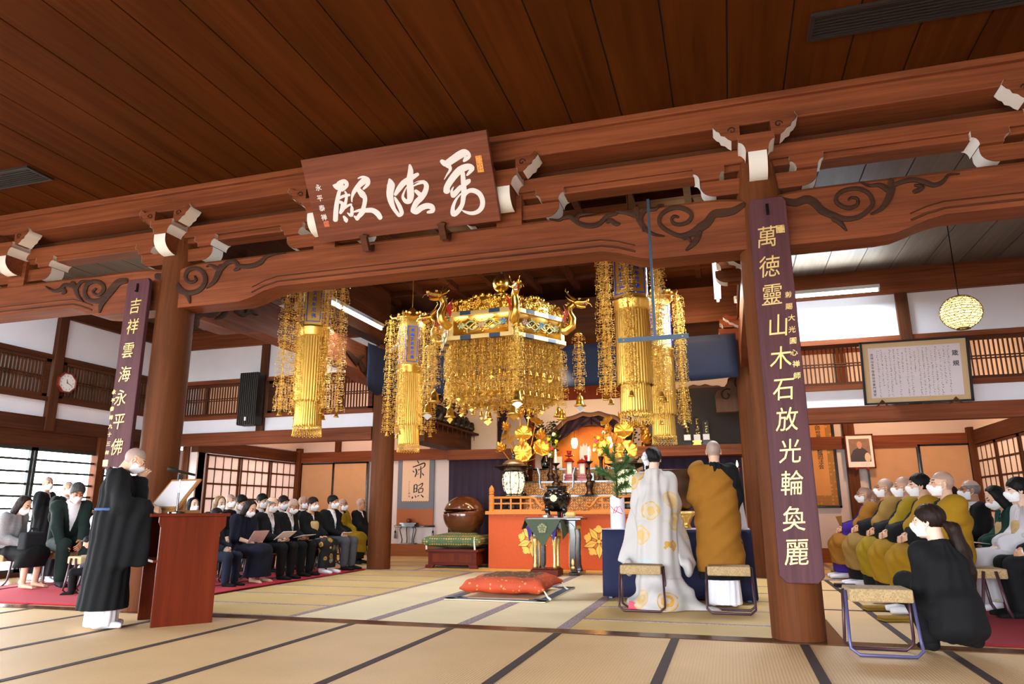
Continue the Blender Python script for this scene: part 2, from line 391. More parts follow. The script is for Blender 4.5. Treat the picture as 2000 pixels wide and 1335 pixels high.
# ---- windows and screens
GLASS = NT('window_glass')
_tr = GLASS.n('ShaderNodeBsdfTransparent'); _gl = GLASS.n('ShaderNodeBsdfGlossy', i_Roughness=.02); _mx = GLASS.n('ShaderNodeMixShader', i_0=.05)
GLASS.l(_tr.outputs[0], _mx.inputs[1]); GLASS.l(_gl.outputs[0], _mx.inputs[2]); GLASS.l(_mx.outputs[0], GLASS.out.inputs[0]); GLASS = GLASS.mat
def paper_mat(name, h, tl=.5):
    t = NT(name); d = t.n('ShaderNodeBsdfDiffuse'); d.inputs[0].default_value = (*hexc(h), 1)
    q = t.n('ShaderNodeBsdfTranslucent'); q.inputs[0].default_value = (*hexc(h), 1); mx = t.n('ShaderNodeMixShader', i_0=tl)
    t.l(d.outputs[0], mx.inputs[1]); t.l(q.outputs[0], mx.inputs[2]); t.l(mx.outputs[0], t.out.inputs[0]); return t.mat
SHOJI = paper_mat('shoji_paper', 'f1e6e2', .18); SHOJI2 = paper_mat('shoji_paper_dim', 'efe0d2', .02)
DKFR = plain('window_frame_dark', '1d2422', .5)
wi = [0]
def window(x, y0, y1, z0, z1, nbar, nv=0, mat=DKFR, pane=GLASS, fr=.05, name='window_%d'):
    wi[0] += 1
    f = MB(); s = .03
    for lo, hi in (((-s,y0,z0),(s,y1,z0+fr)), ((-s,y0,z1-fr),(s,y1,z1)), ((-s,y0,z0),(s,y0+fr,z1)), ((-s,y1-fr,z0),(s,y1,z1))): f.box(lo, hi)
    for k in range(1, nbar): zz = z0+(z1-z0)*k/nbar; f.box((-.016, y0, zz-.017), (.016, y1, zz+.017))
    for k in range(1, nv): yy = y0+(y1-y0)*k/nv; f.box((-.016, yy-.008, z0), (.016, yy+.008, z1))
    o = f.build(name % wi[0], mat, loc=(x, 0, 0), kind='structure')
    p = MB(); p.box((-.004, y0+fr*.5, z0+fr*.5), (.004, y1-fr*.5, z1-fr*.5)); p.build('pane', pane, o)
    return o
yy = 1.6
for k in range(5): window(XL-.02, yy, yy+1.78, .08, 2.02, 10); yy += 1.8 if k != 3 else 1.8
window(XL-.02, 10.15, 11.62, .08, 2.02, 10)
b = MB(); b.box((XL-.12, -4.2, 0), (XL+.02, 11.7, .08)); b.box((XL-.1, -4.2, .08), (XL+.0, 1.6, 2.05)); struct(b, 'wall_left_low', WDY)
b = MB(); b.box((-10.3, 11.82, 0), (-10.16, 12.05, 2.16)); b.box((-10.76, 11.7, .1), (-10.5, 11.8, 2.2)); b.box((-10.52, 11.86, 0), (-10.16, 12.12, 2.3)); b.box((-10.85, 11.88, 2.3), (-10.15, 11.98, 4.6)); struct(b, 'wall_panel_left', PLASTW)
for k in range(3): window(-10.16, 12.1+1.07*k, 13.13+1.07*k, .06, 2.15, 7, 4, WDZ, SHOJI, .04)
for k in range(3): window(4.52, 12.1+1.07*k, 13.13+1.07*k, .06, 2.16, 7, 4, WDZ, SHOJI2, .04)
# sliding panels
FUS = plain('sliding_panel_cloth', 'b98a60', .8, noise=.06, nscale=5)
di = [0]
def fusuma(x0, x1, y, z1):
    di[0] += 1; f = MB(); t_ = .035
    for lo, hi in (((x0,-.02,0),(x1,.02,t_)), ((x0,-.02,z1-t_),(x1,.02,z1)), ((x0,-.02,0),(x0+t_,.02,z1)), ((x1-t_,-.02,0),(x1,.02,z1))): f.box(lo, hi)
    o = f.build('door_%d' % di[0], BLACKL, loc=(0, y, 0), kind='structure')
    p = MB(); p.box((x0+t_, -.012, t_), (x1-t_, .012, z1-t_)); p.build('panel', FUS, o)
    p = MB(); p.lathe([(0,0),(.03,0),(.03,.008),(.02,.008),(.018,.002),(0,.002)], (x1-.1, -.012, .9), 16, ax=Matrix.Rotation(PI/2, 3, 'X')); p.build('handle', BLACKL, o)
fusuma(-10.05, -9.14, 15.34, 2.14); fusuma(-9.13, -8.2, 15.30, 2.14)
fusuma(2.62, 3.55, 15.34, 2.2); fusuma(3.54, 4.42, 15.30, 2.2)

# ================================================================== pillars and beams
def pillar(x, y, label, top=4.2, r=.205):
    b = MB(); b.lathe([(r*.985,0),(r,.02),(r,2.6),(r*.99,3.3),(r*.93,3.8),(r*.8,top-.08),(r*.74,top)], (0,0,0), 40)
    o = b.build('wooden_pillar', WZ, loc=(x, y, 0), auto=50); return tag(o, label, 'pillar', kind='thing')
PL, PR, YF, YR = -5.965, .452, 6.36, 11.75
pillar(PL, YF, 'thick round pillar at front left with the carved gold-lettered board, behind the lectern')
pillar(PR, YF, 'thick round pillar at front right carrying the longest gold-lettered board')
pillar(-6.01, YR, 'round rear pillar on the left, beside the seated row', 3.9)
pillar(.45, YR, 'round rear pillar on the right behind the man in ochre robe', 3.9)

def tie_beam(name, a, b_, z0, z1, th, label, ends=(1, 1), lift=.13, curl=.95, m=WX):
    """a,b plan points of the axis; curved haunches near the ends, top corners rounded"""
    a, b_ = Vector((*a, 0)), Vector((*b_, 0)); d = b_-a; L = d.length; d.normalize()
    r = empty(name, (a.x, a.y, 0), math.atan2(d.y, d.x), label, 'beam', kind='thing')
    pts = []
    N = 40; bot = []; top = []
    for i in range(N+1):
        x = L*i/N
        e0 = x if ends[0] else 99; e1 = L-x if ends[1] else 99; e = min(e0, e1)
        u = min(1, max(0, (e-curl)/.5)); zb = z0+lift*(u*u*(3-2*u))
        tt = 1 if e > .5 else math.sqrt(max(0, 1-((.5-e)/.5)**2*.75)); zt = z1-.16*(1-tt)
        bot.append((x, zb)); top.append((x, zt))
    poly = [Vector((x, -th/2, z)) for x, z in bot]+[Vector((x, -th/2, z)) for x, z in reversed(top)]
    mb = MB(); n = N+1
    # quads strip body
    vs = []
    for (x, zb), (_, zt) in zip(bot, top):
        c = .035
        vs += [(x,-th/2,zb+.0),(x,-th/2,zt-c),(x,-th/2+c,zt),(x,th/2-c,zt),(x,th/2,zt-c),(x,th/2,zb)]
    fs = [(i*6+k, (i+1)*6+k, (i+1)*6+(k+1)%6, i*6+(k+1)%6) for i in range(N) for k in range(6)]
    fs += [tuple(range(6)), tuple(N*6+k for k in range(5,-1,-1))]
    mb.add(vs, fs); mb.build('body', m, r, auto=35)
    # groove moulding line along the lower edge
    g = MB()
    for off, w in ((.055, .011), (.115, .007)):
        for s in (-1,):
            pp = [Vector((x, -th/2-.001, zb+off)) for x, zb in bot if (x > curl+.1 or not ends[0]) and (L-x > curl+.1 or not ends[1])]
            if len(pp) > 2: g.tube(pp, w, 6, flat=1)
    if g.v: g.build('moulding', WDX, r)
    return r
def ribbon(pts, wid, steps=5):
    """smoothed centre line (Catmull-Rom) with widths -> left/right outline"""
    P = [np.array(p, float) for p in pts]; w = list(wid); n = len(P); out = []; ww = []
    for i in range(n-1):
        p0, p1, p2, p3 = P[max(i-1,0)], P[i], P[i+1], P[min(i+2,n-1)]
        for k in range(steps):
            u = k/steps
            out.append(.5*((2*p1)+(-p0+p2)*u+(2*p0-5*p1+4*p2-p3)*u*u+(-p0+3*p1-3*p2+p3)*u**3)); ww.append(w[i]*(1-u)+w[i+1]*u)
    out.append(P[-1]); ww.append(w[-1]); return out, ww
def stroke(mb, pts, wid, place, n, h=.012, mi=0, steps=5, rnd_end=True):
    """brush stroke / carved band: pixel polyline + pixel widths mapped by place(); n = outward normal; domed cross section"""
    c, w = ribbon(pts, wid, steps); m = len(c); vs = []
    n = Vector(n)
    for i in range(m):
        t = c[min(i+1,m-1)]-c[max(i-1,0)]; t = t/(np.linalg.norm(t)+1e-9); s = np.array([-t[1], t[0]])*w[i]/2
        a, b_, q = place(*(c[i]+s)), place(*(c[i]-s)), place(*c[i])
        vs += [a+n*.001, a+n*h*.6, q+n*h, b_+n*h*.6, b_+n*.001]
    fs = [(i*5+k, i*5+k+1, (i+1)*5+k+1, (i+1)*5+k) for i in range(m-1) for k in range(4)]
    fs += [(0,1,2,3,4), tuple((m-1)*5+k for k in (4,3,2,1,0))]
    mb.add(vs, fs, mi)
    if rnd_end:
        for i, dirn in ((0,-1),(m-1,1)):
            t = c[min(i+1,m-1)]-c[max(i-1,0)]; t = t/(np.linalg.norm(t)+1e-9)*dirn; s = np.array([-t[1], t[0]])
            ring = [place(*(c[i]+(s*math.cos(a_)+t*math.sin(a_)*.8)*w[i]/2)) for a_ in [PI*k/6 for k in range(7)]]
            q = place(*c[i]); mb.add([q+n*h]+[p+n*h*.55 for p in ring], [(0,k,k+1) for k in range(1,7)], mi)
BY = YF-.14      # front face of the tie beams
tb_c = tie_beam('tie_beam', (PL, YF), (PR, YF), 3.235, 3.76, .28, 'long carved tie beam between the two front pillars, under the name board')
tb_l = tie_beam('tie_beam', (PL-6.2, YF), (PL, YF), 3.235, 3.76, .28, 'carved tie beam running left from the front left pillar', (0, 1))
tb_r = tie_beam('tie_beam', (PR, YF), (PR+5.2, YF), 3.235, 3.76, .28, 'carved tie beam running right from the front right pillar', (1, 0))
tb_sl = tie_beam('tie_beam', (-6.0, YR), (PL, YF), 3.2, 3.80, .30, 'carved side beam from front left pillar to rear left pillar', lift=.12, curl=.9, m=WX)
tb_sr = tie_beam('tie_beam', (.45, YF), (.45, YR), 3.2, 3.72, .26, 'carved side beam from front right pillar to rear right pillar', lift=.12, curl=.9, m=WX)
tie_beam('tie_beam', (-6.0, YR), (.45, YR), 3.2, 3.72, .26, 'rear beam behind the navy curtain between the rear pillars', lift=.02)
def carve(parent, strokes, place, n, inv, h=.02):
    mb = MB()
    for pts, w in strokes: stroke(mb, pts, w, place, n, h)
    mb.v = [tuple(inv @ Vector(p)) for p in mb.v]
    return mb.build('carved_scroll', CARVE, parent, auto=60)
C.view_layer.update()
_pf = lambda px, py: PY(px, py, BY-.002)
def z5(ox, oy, s): return lambda x, y: (ox+x/s, oy+y/s)
q = z5(1070, 370, 5.128)
def mp(f, pts): return [f(*p) for p in pts]
CR = [  # right scroll of the centre beam
 (mp(q,[(1965,150),(1860,215),(1750,235),(1660,250),(1600,330),(1530,380),(1440,440),(1330,465),(1230,430),(1150,380),(1115,320),(1140,250),(1220,195),(1310,180),(1400,210),(1440,260),(1410,320),(1340,350),(1270,345),(1240,305),(1265,270),(1310,280)]),
  [9,14,16,15,17,17,13,9,8,8,8,8,9,9,9,8,8,7,7,6,6,4]),
 (mp(q,[(1520,420),(1490,500),(1450,550),(1385,610)]), [12,12,10,4]),
 (mp(q,[(1360,490),(1400,480),(1430,520)]), [7,8,6]),
 (mp(q,[(1170,468),(1060,450),(980,400),(930,330),(900,250),(885,190)]), [2,6,9,12,13,9]),
 (mp(q,[(960,420),(935,320),(950,240),(1000,205),(1080,200),(1110,165),(1165,155)]), [4,7,9,7,6,5,2]),
 (mp(q,[(880,260),(800,235),(690,225)]), [12,9,5]),
 (mp(q,[(690,245),(600,265),(520,340),(430,365),(340,350),(270,310),(220,275),(160,285),(110,310),(20,298)]), [6,8,9,10,9,9,8,6,5,2]),
 (mp(q,[(590,330),(630,310),(680,345),(715,345)]), [6,9,9,5]),
 (mp(q,[(290,300),(320,260),(390,250),(470,240)]), [8,6,5,2])]
C.view_layer.update()
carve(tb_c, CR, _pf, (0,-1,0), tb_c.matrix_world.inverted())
q = z5(0, 380, 3.5125)
CL = [
 (mp(q,[(1080,560),(1150,575),(1200,610),(1240,655),(1300,675),(1370,655),(1410,600),(1400,540),(1350,505),(1295,520),(1275,565),(1300,600),(1345,590),(1340,560)]), [12,15,15,13,10,9,9,9,8,8,7,6,5,4]),
 (mp(q,[(1250,655),(1290,690),(1305,745)]), [10,10,3]),
 (mp(q,[(1420,640),(1470,600),(1500,540),(1520,490)]), [3,8,11,10]),
 (mp(q,[(1500,510),(1450,485),(1420,495)]), [9,6,2]),
 (mp(q,[(1510,520),(1560,470),(1610,460),(1640,500),(1610,520)]), [9,9,9,8,4]),
 (mp(q,[(1630,490),(1720,490),(1790,465),(1840,420),(1960,400)]), [8,9,9,6,2])]
carve(tb_c, CL, _pf, (0,-1,0), tb_c.matrix_world.inverted())
CLL = [
 (mp(q,[(870,590),(820,600),(780,640),(740,690),(690,725),(620,725),(585,680),(600,620),(650,595),(700,610),(715,650),(680,690),(640,670),(660,645)]), [10,13,14,13,10,9,8,8,8,8,8,6,5,4]),
 (mp(q,[(730,710),(700,750),(685,810)]), [11,10,3]),
 (mp(q,[(575,735),(535,690),(520,640),(500,605)]), [3,7,10,9]),
 (mp(q,[(530,640),(560,600),(615,590)]), [7,6,2]),
 (mp(q,[(510,630),(450,620),(420,650),(370,660),(320,630)]), [8,8,8,6,2]),
 (mp(q,[(430,640),(450,665),(430,680)]), [7,6,4])]
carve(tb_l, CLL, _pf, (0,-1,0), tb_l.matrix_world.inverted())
q = z5(1520, 320, 5.263)
CRR = [
 (mp(q,[(10,350),(80,385),(180,400),(290,365),(370,400),(450,480),(560,530),(680,565),(800,555),(900,500),(970,410),(930,310),(840,260),(730,260),(630,300),(590,370),(640,430),(730,455),(810,420),(810,360),(750,350),(720,375)]),
  [9,12,15,15,16,15,13,10,9,9,9,8,8,8,8,8,8,8,7,6,5,4]),
 (mp(q,[(560,560),(640,610),(700,690)]), [10,10,3]),
 (mp(q,[(950,520),(1060,460),(1130,360),(1160,260),(1155,170)]), [3,9,14,16,11]),
 (mp(q,[(1130,270),(1040,220),(940,225),(850,195)]), [12,9,6,2]),
 (mp(q,[(1190,220),(1290,180),(1400,165),(1500,190),(1600,220),(1690,185),(1750,115),(1860,105)]), [8,9,9,10,9,8,5,2]),
 (mp(q,[(1390,290),(1440,270),(1480,240),(1400,220)]), [7,9,8,4])]
carve(tb_r, CRR, _pf, (0,-1,0), tb_r.matrix_world.inverted())
# the scroll on the inner side of the left side beam
_ps = lambda px, py: PX(px, py, -5.825)
q = z5(320, 560, 3.926)
CS = [(mp(q,[(240,290),(250,230),(300,205),(370,215),(410,180)]), [14,14,12,12,9]),
      (mp(q,[(390,245),(450,220),(480,170)]), [4,10,9]),
      (mp(q,[(540,165),(560,190),(610,215),(640,190),(620,165)]), [6,9,9,7,4]), (mp(q,[(640,205),(670,190),(715,215)]), [6,7,3])]
carve(tb_sl, CS, _ps, (1,0,0), tb_sl.matrix_world.inverted())
CS2 = [(mp(q,[(1400,490),(1440,530),(1480,580),(1470,540)]), [5,8,8,4]), (mp(q,[(1535,640),(1510,590),(1500,550),(1530,530)]), [10,8,7,5])]
carve(tb_sl, CS2, _ps, (1,0,0), tb_sl.matrix_world.inverted())

# eave beams above: cornice beam and the second beam under it
def long_beam(name, x0, x1, y0, y1, z0, z1, label, m=WX, extra=()):
    r = empty(name, ((x0+x1)/2, (y0+y1)/2, z0), 0, label, 'beam', kind='thing'); hx = (x1-x0)/2; hy = (y1-y0)/2
    b = MB(); b.box((-hx,-hy,0), (hx,hy,z1-z0)); b.build('body', m, r, bevel=.012)
    for e in extra:
        e = dict(e); b = MB(); b.box((-hx,-hy-e['d'],e['z0']-z0), (hx,-hy+.02,e['z1']-z0)); b.build('moulding', m, r, bevel=.008)
    return r
long_beam('cornice_beam', -12.3, 5.8, 6.06, 6.5, 4.36, 4.62, 'wide upper cornice beam running across the hall under the front ceiling', extra=({'d': .045, 'z0': 4.555, 'z1': 4.62},))
long_beam('wall_plate_beam', -12.3, 5.8, 6.27, 6.48, 4.02, 4.22, 'second long beam under the cornice beam, behind the name board', extra=({'d': .03, 'z0': 4.08, 'z1': 4.22},))
long_beam('recess_board', -12.3, 5.8, 6.42, 6.5, 4.22, 4.36, 'dark recessed board between cornice beam and second beam', WDX)
for xx, lb in ((PL, 'left'), (PR, 'right')):
    r = empty('side_plate_beam', (xx, 9.05, 4.0), 0, 'dark upper plate beam above the %s side beam' % lb, 'beam', kind='thing')
    b = MB(); b.box((-.12,-2.6,.0), (.12,2.6,.22)); b.box((-.06,-2.6,.2), (.06,2.6,1.06)); b.build('body', WDY, r)
r = empty('rear_plate_beam', (-2.77, YR, 4.0), 0, 'dark plate beam over the navy curtain at the rear of the bay', 'beam', kind='thing')
b = MB(); b.box((-3.2,-.12,0), (3.2,.12,.24)); b.box((-3.2,-.06,.24), (3.2,.06,.62)); b.build('body', WDX, r)

# ---- bracket sets with white painted ends
def end_profile(L, z0, z1, th):
    """cloud shaped arm, curved underside at the tip; returns polygon in (x,z)"""
    pts = [(0, z1), (L, z1)]
    for k in range(9):
        a = k/8*PI/2; pts.append((L-(1-math.cos(a))*(z1-z0)*.9, z1-.25*(z1-z0)-math.sin(a)*(z1-z0)*.75))
    pts.append((0, z0)); return pts
def arm(parent, d, L, z0, z1, th, base=(0,0,0)):
    """bracket arm along plan direction d with a white painted curved end"""
    d = Vector((*d, 0)).normalized(); n = Vector((-d.y, d.x, 0)); base = Vector(base)
    P = end_profile(L, z0, z1, th)
    b = MB(); b.prism([base+d*x+Vector((0,0,z))-n*th/2 for x, z in P], n*th); b.build('bracket_arm', WX, parent)
    tip = P[1:-1]; w = MB(); vs = []
    for x, z in tip: vs += [base+d*(x+.004)+Vector((0,0,z-.004))-n*(th/2+.003), base+d*(x+.004)+Vector((0,0,z-.004))+n*(th/2+.003)]
    w.add(vs, [(2*i, 2*i+1, 2*i+3, 2*i+2) for i in range(len(tip)-1)]); 
    w.build('white_end', WHITE, parent, smooth=True)
def cap_block(parent, base, w, h, mat_white=True):
    """bearing block (masu): straight top, curved lower half, white painted ends left and right"""
    x, y, z = base; P = [(-w,h),(-w,h*.55)]
    for k in range(7): a = k/6*PI/2; P.append((-w+math.sin(a)*w*.38, h*.55-(1-math.cos(a))*h*.55))
    P += [(-p[0], p[1]) for p in reversed(P)]
    b = MB(); b.prism([Vector((x+px, y-w*.95, z+pz)) for px, pz in P], (0, w*1.9, 0)); b.build('bearing_block', WX, parent)
    if mat_white:
        n = len(P)//2
        for part in (P[:n], P[n:]):
            vs = []; s = MB()
            for px, pz in part: vs += [Vector((x+px*1.012, y-w*.97, z+pz)), Vector((x+px*1.012, y+w*.97, z+pz))]
            s.add(vs, [(2*i, 2*i+1, 2*i+3, 2*i+2) for i in range(len(part)-1)])
            s.build('white_end', WHITE, parent, smooth=True)
def nosing(parent, base, sgn, L=.2, th=.17):
    """carved cloud nosing reaching sideways with a wavy white end"""
    x, y, z = base; P = [(0,.16),(L*.75,.16)]
    wave = [(L*1.0,.20),(L*1.12,.155),(L*.98,.115),(L*.86,.10),(L*.80,.065),(L*.62,.05),(L*.5,.02),(L*.36,.0)]
    b = MB(); b.prism([Vector((x+sgn*px, y-th/2, z+pz)) for px, pz in P+wave+[(0,0)]], (0, th, 0)); b.build('cloud_nosing', WX, parent)
    s = MB(); vs = []
    for px, pz in wave: vs += [Vector((x+sgn*(px+.005), y-th/2-.004, z+pz-.004)), Vector((x+sgn*(px+.005), y+th/2+.004, z+pz-.004))]
    s.add(vs, [(2*i, 2*i+1, 2*i+3, 2*i+2) for i in range(len(wave)-1)]); s.build('white_end', WHITE, parent, smooth=True)
    c = MB(); pp = [Vector((x+sgn*(L*.33+.035*math.cos(a)*(1-a/9)), y-th/2-.003, z+.10+.035*math.sin(a)*(1-a/9))) for a in [k*.5 for k in range(14)]]
    c.tube(pp, .006, 5); c.build('carved_curl', CARVE, parent)
def bracket_set(x, label, pil=True):
    r = empty('bracket_set', (x, YF, 0), 0, label, 'bracket', 'white-tipped bracket sets under the cornice beam', 'thing')
    yb = -.22
    # front projecting arm with white curved nose, block on it, side nosings under the cornice
    arm(r, (0,-1), .36, 3.86, 4.06, .15)
    cap_block(r, (0, yb, 4.06), .15, .17)
    for s in (-1, 1):
        nosing(r, (s*.13, -.25, 4.20), s)
        arm(r, (s, 0), .50, 3.80, 3.95, .17); cap_block(r, (s*.42, 0, 3.95), .14, .13)
    b = MB(); b.box((-.13,-.13,3.72 if not pil else 3.9), (.13,.13,4.05)); b.build('bracket_post', WX, r)
    arm(r, (0,1), .42, 3.82, 3.98, .15)
    return r
bracket_set(PL, 'white-tipped bracket set on top of the front left pillar')
bracket_set(PR, 'white-tipped bracket set on top of the front right pillar')
bracket_set(-1.90, 'white-tipped bracket set at the right side of the name board', False)
bracket_set(-3.98, 'white-tipped bracket set half hidden behind left end of the name board', False)
bracket_set(-8.35, 'white-tipped bracket set at the left edge above the left tie beam', False)
bracket_set(2.72, 'white-tipped bracket set at the right edge above the right tie beam', False)
for xx, yy, lb in ((-6.0, 8.75, 'white-tipped bracket set on the left side beam behind the gold banner'), (-6.0, 11.75, 'white-tipped bracket set on top of the rear left pillar'),
               (.45, 8.75, 'white-tipped bracket set on the right side beam behind the long board'), (.45, 11.75, 'white-tipped bracket set above the right end of the navy curtain')):
    r = empty('bracket_set', (xx, yy, 0), 0, lb, 'bracket', 'white-tipped bracket sets inside the shrine bay', 'thing'); s = 1 if xx < -3 else -1
    arm(r, (s,0), .42, 3.72, 3.88, .15); cap_block(r, (s*.26, 0, 3.88), .14, .14); arm(r, (0,-1), .4, 3.72, 3.88, .15)
    for e in (1, -1): nosing(r, (0, e*.2, 3.86), s, .3)
# ================================================================== smooth solids: signed distance shapes -> one continuous surface
A = lambda *p: np.array(p, float)
class Sh:
    def __init__(s, f, lo, hi, op='+', k=None): s.f, s.lo, s.hi, s.op, s.k = f, np.array(lo, float), np.array(hi, float), op, k
def cap(a, b, r1, r2=None, op='+', k=None):
    a = np.array(a, float); b = np.array(b, float); r2 = r1 if r2 is None else r2; ab = b-a; L2 = max(ab@ab, 1e-9); R = max(r1, r2)
    def f(P):
        t = np.clip(((P-a)@ab)/L2, 0, 1); return np.linalg.norm(P-a-t[..., None]*ab, axis=-1)-(r1+(r2-r1)*t)
    return Sh(f, np.minimum(a, b)-R, np.maximum(a, b)+R, op, k)
def ell(c, r, R=None, op='+', k=None):
    c = np.array(c, float); r = np.array(r, float); R = np.eye(3) if R is None else np.array(R, float); m = r.max()
    def f(P):
        q = (P-c)@R; k0 = np.linalg.norm(q/r, axis=-1); k1 = np.linalg.norm(q/(r*r), axis=-1)+1e-9; return k0*(k0-1)/k1
    return Sh(f, c-m, c+m, op, k)
def ecap(a, b, r1, r2=None, u=(1,0,0), op='+', k=None, ce=.6):
    """capsule with elliptical section: r=(along u, across)"""
    a = np.array(a, float); b = np.array(b, float); r1 = np.array(r1, float); r2 = r1 if r2 is None else np.array(r2, float)
    w = b-a; L = np.linalg.norm(w)+1e-9; w = w/L; u = np.array(u, float); u = u-w*(u@w); u /= np.linalg.norm(u)+1e-9; v = np.cross(w, u)
    m = max(r1.max(), r2.max())
    def f(P):
        q = P-a; s = q@w; t = np.clip(s/L, 0, 1); sw = s-t*L
        ru = r1[0]+(r2[0]-r1[0])*t; rv = r1[1]+(r2[1]-r1[1])*t; rw = np.minimum(ru, rv)*ce
        a_, b_, c_ = (q@u)/ru, (q@v)/rv, sw/rw
        k0 = np.sqrt(a_*a_+b_*b_+c_*c_); k1 = np.sqrt((a_/ru)**2+(b_/rv)**2+(c_/rw)**2)+1e-9; return k0*(k0-1)/k1
    return Sh(f, np.minimum(a, b)-m, np.maximum(a, b)+m, op, k)
def rbox(c, h, R=None, r=.01, op='+', k=None):
    c = np.array(c, float); h = np.array(h, float); R = np.eye(3) if R is None else np.array(R, float); m = np.linalg.norm(h)
    def f(P):
        q = np.abs((P-c)@R)-(h-r); return np.linalg.norm(np.maximum(q, 0), axis=-1)+np.minimum(q.max(-1), 0)-r
    return Sh(f, c-m, c+m, op, k)
def rotm(ax, an): return np.array(Matrix.Rotation(an, 3, ax))
def sn(shapes, h=.012, k=.03, disp=None, cut=None):
    """surface nets over the smooth union; returns verts, quads"""
    add = [s for s in shapes if s.op == '+']
    pad = 2.5*h+k
    lo = np.min([s.lo for s in add], 0)-pad; hi = np.max([s.hi for s in add], 0)+pad
    n = np.ceil((hi-lo)/h).astype(int)+1
    F = np.full(n, .3, np.float32); G = [lo[i]+h*np.arange(n[i]) for i in range(3)]
    for s in shapes:
        kk = k if s.k is None else s.k
        i0 = np.maximum(np.floor((s.lo-pad-lo)/h).astype(int), 0); i1 = np.minimum(np.ceil((s.hi+pad-lo)/h).astype(int)+1, n)
        if (i1 <= i0).any(): continue
        sl = tuple(slice(i0[j], i1[j]) for j in range(3))
        P = np.stack(np.meshgrid(*[G[j][i0[j]:i1[j]] for j in range(3)], indexing='ij'), -1)
        d = s.f(P); f = F[sl]
        if s.op == '+': hh = np.maximum(kk-np.abs(f-d), 0)/kk; F[sl] = np.minimum(f, d)-hh*hh*kk*.25
        else: d = -d; hh = np.maximum(kk-np.abs(f-d), 0)/kk; F[sl] = np.maximum(f, d)+hh*hh*kk*.25
    if disp is not None or cut is not None:
        P = np.stack(np.meshgrid(*G, indexing='ij'), -1)
        if disp is not None:
            m = np.abs(F) < .08; F[m] += disp(P[m]).astype(np.float32)
        if cut is not None:
            m = F < .08; F[m] = np.maximum(F[m], cut(P[m]).astype(np.float32))
    S = F < 0
    c8 = [S[i:n[0]-1+i, j:n[1]-1+j, l:n[2]-1+l] for i in (0,1) for j in (0,1) for l in (0,1)]
    cnt = sum(c.astype(np.int8) for c in c8); act = (cnt > 0) & (cnt < 8)
    idx = np.argwhere(act)
    if len(idx) == 0: return np.zeros((0, 3)), np.zeros((0, 4), int)
    acc = np.zeros((len(idx), 3)); num = np.zeros(len(idx))
    off = np.array([(i, j, l) for i in (0,1) for j in (0,1) for l in (0,1)])
    val = np.stack([F[idx[:,0]+o[0], idx[:,1]+o[1], idx[:,2]+o[2]] for o in off], 1)
    for a in range(8):
        for b in range(a+1, 8):
            if np.abs(off[a]-off[b]).sum() != 1: continue
            va, vb = val[:, a], val[:, b]; m = (va < 0) != (vb < 0)
            t = np.where(m, va/(va-vb+1e-12), 0)
            acc += np.where(m[:, None], off[a]+t[:, None]*(off[b]-off[a]), 0); num += m
    V = lo+h*(idx+acc/num[:, None])
    id_ = np.full(n-1, -1, np.int64); id_[act] = np.arange(len(idx))
    Q = []
    for ax in range(3):
        u, v = [(1,2),(2,0),(0,1)][ax]
        sl0 = [slice(1, n[j]-1) for j in range(3)]; sl1 = list(sl0); sl0[ax] = slice(0, n[ax]-1); sl1[ax] = slice(1, n[ax])
        s0, s1 = S[tuple(sl0)], S[tuple(sl1)]; e = np.argwhere(s0 != s1)
        if len(e) == 0: continue
        fl = s0[tuple(e.T)]
        base = e+np.array([0 if j == ax else 1 for j in range(3)])
        du = np.zeros(3, int); du[u] = 1; dv = np.zeros(3, int); dv[v] = 1
        q = np.stack([id_[tuple((base-du-dv).T)], id_[tuple((base-dv).T)], id_[tuple(base.T)], id_[tuple((base-du).T)]], 1)
        q[~fl] = q[~fl][:, ::-1]; Q.append(q)
    return V, np.concatenate(Q)
def npmesh(name, parts, mats, parent=None, midx=None, loc=None, rz=None, smooth=True):
    """parts: list of (verts, quads) joined into one mesh object"""
    V = np.concatenate([p[0] for p in parts]); o = 0; Q = []
    for p in parts: Q.append(p[1]+o); o += len(p[0])
    Q = np.concatenate(Q); me = bpy.data.meshes.new(name)
    me.vertices.add(len(V)); me.vertices.foreach_set('co', V.astype(np.float32).ravel())
    me.loops.add(Q.size); me.loops.foreach_set('vertex_index', Q.astype(np.int32).ravel())
    me.polygons.add(len(Q)); me.polygons.foreach_set('loop_start', np.arange(0, Q.size, 4, dtype=np.int32))
    for m in (mats if isinstance(mats, (list, tuple)) else [mats]): me.materials.append(m)
    if midx is not None: me.polygons.foreach_set('material_index', midx(V[Q].mean(1)).astype(np.int32))
    me.polygons.foreach_set('use_smooth', np.full(len(Q), smooth)); me.update(calc_edges=True); me.validate()
    ob = bpy.data.objects.new(name, me); COL.objects.link(ob)
    if parent: ob.parent = parent
    if loc is not None: ob.location = loc
    if rz is not None: ob.rotation_euler = (0, 0, rz)
    return ob
def sdf_obj(name, shapes, mats, parent=None, h=.012, k=.03, disp=None, cut=None, **kw):
    return npmesh(name, [sn(shapes, h, k, disp, cut)], mats, parent, **kw)

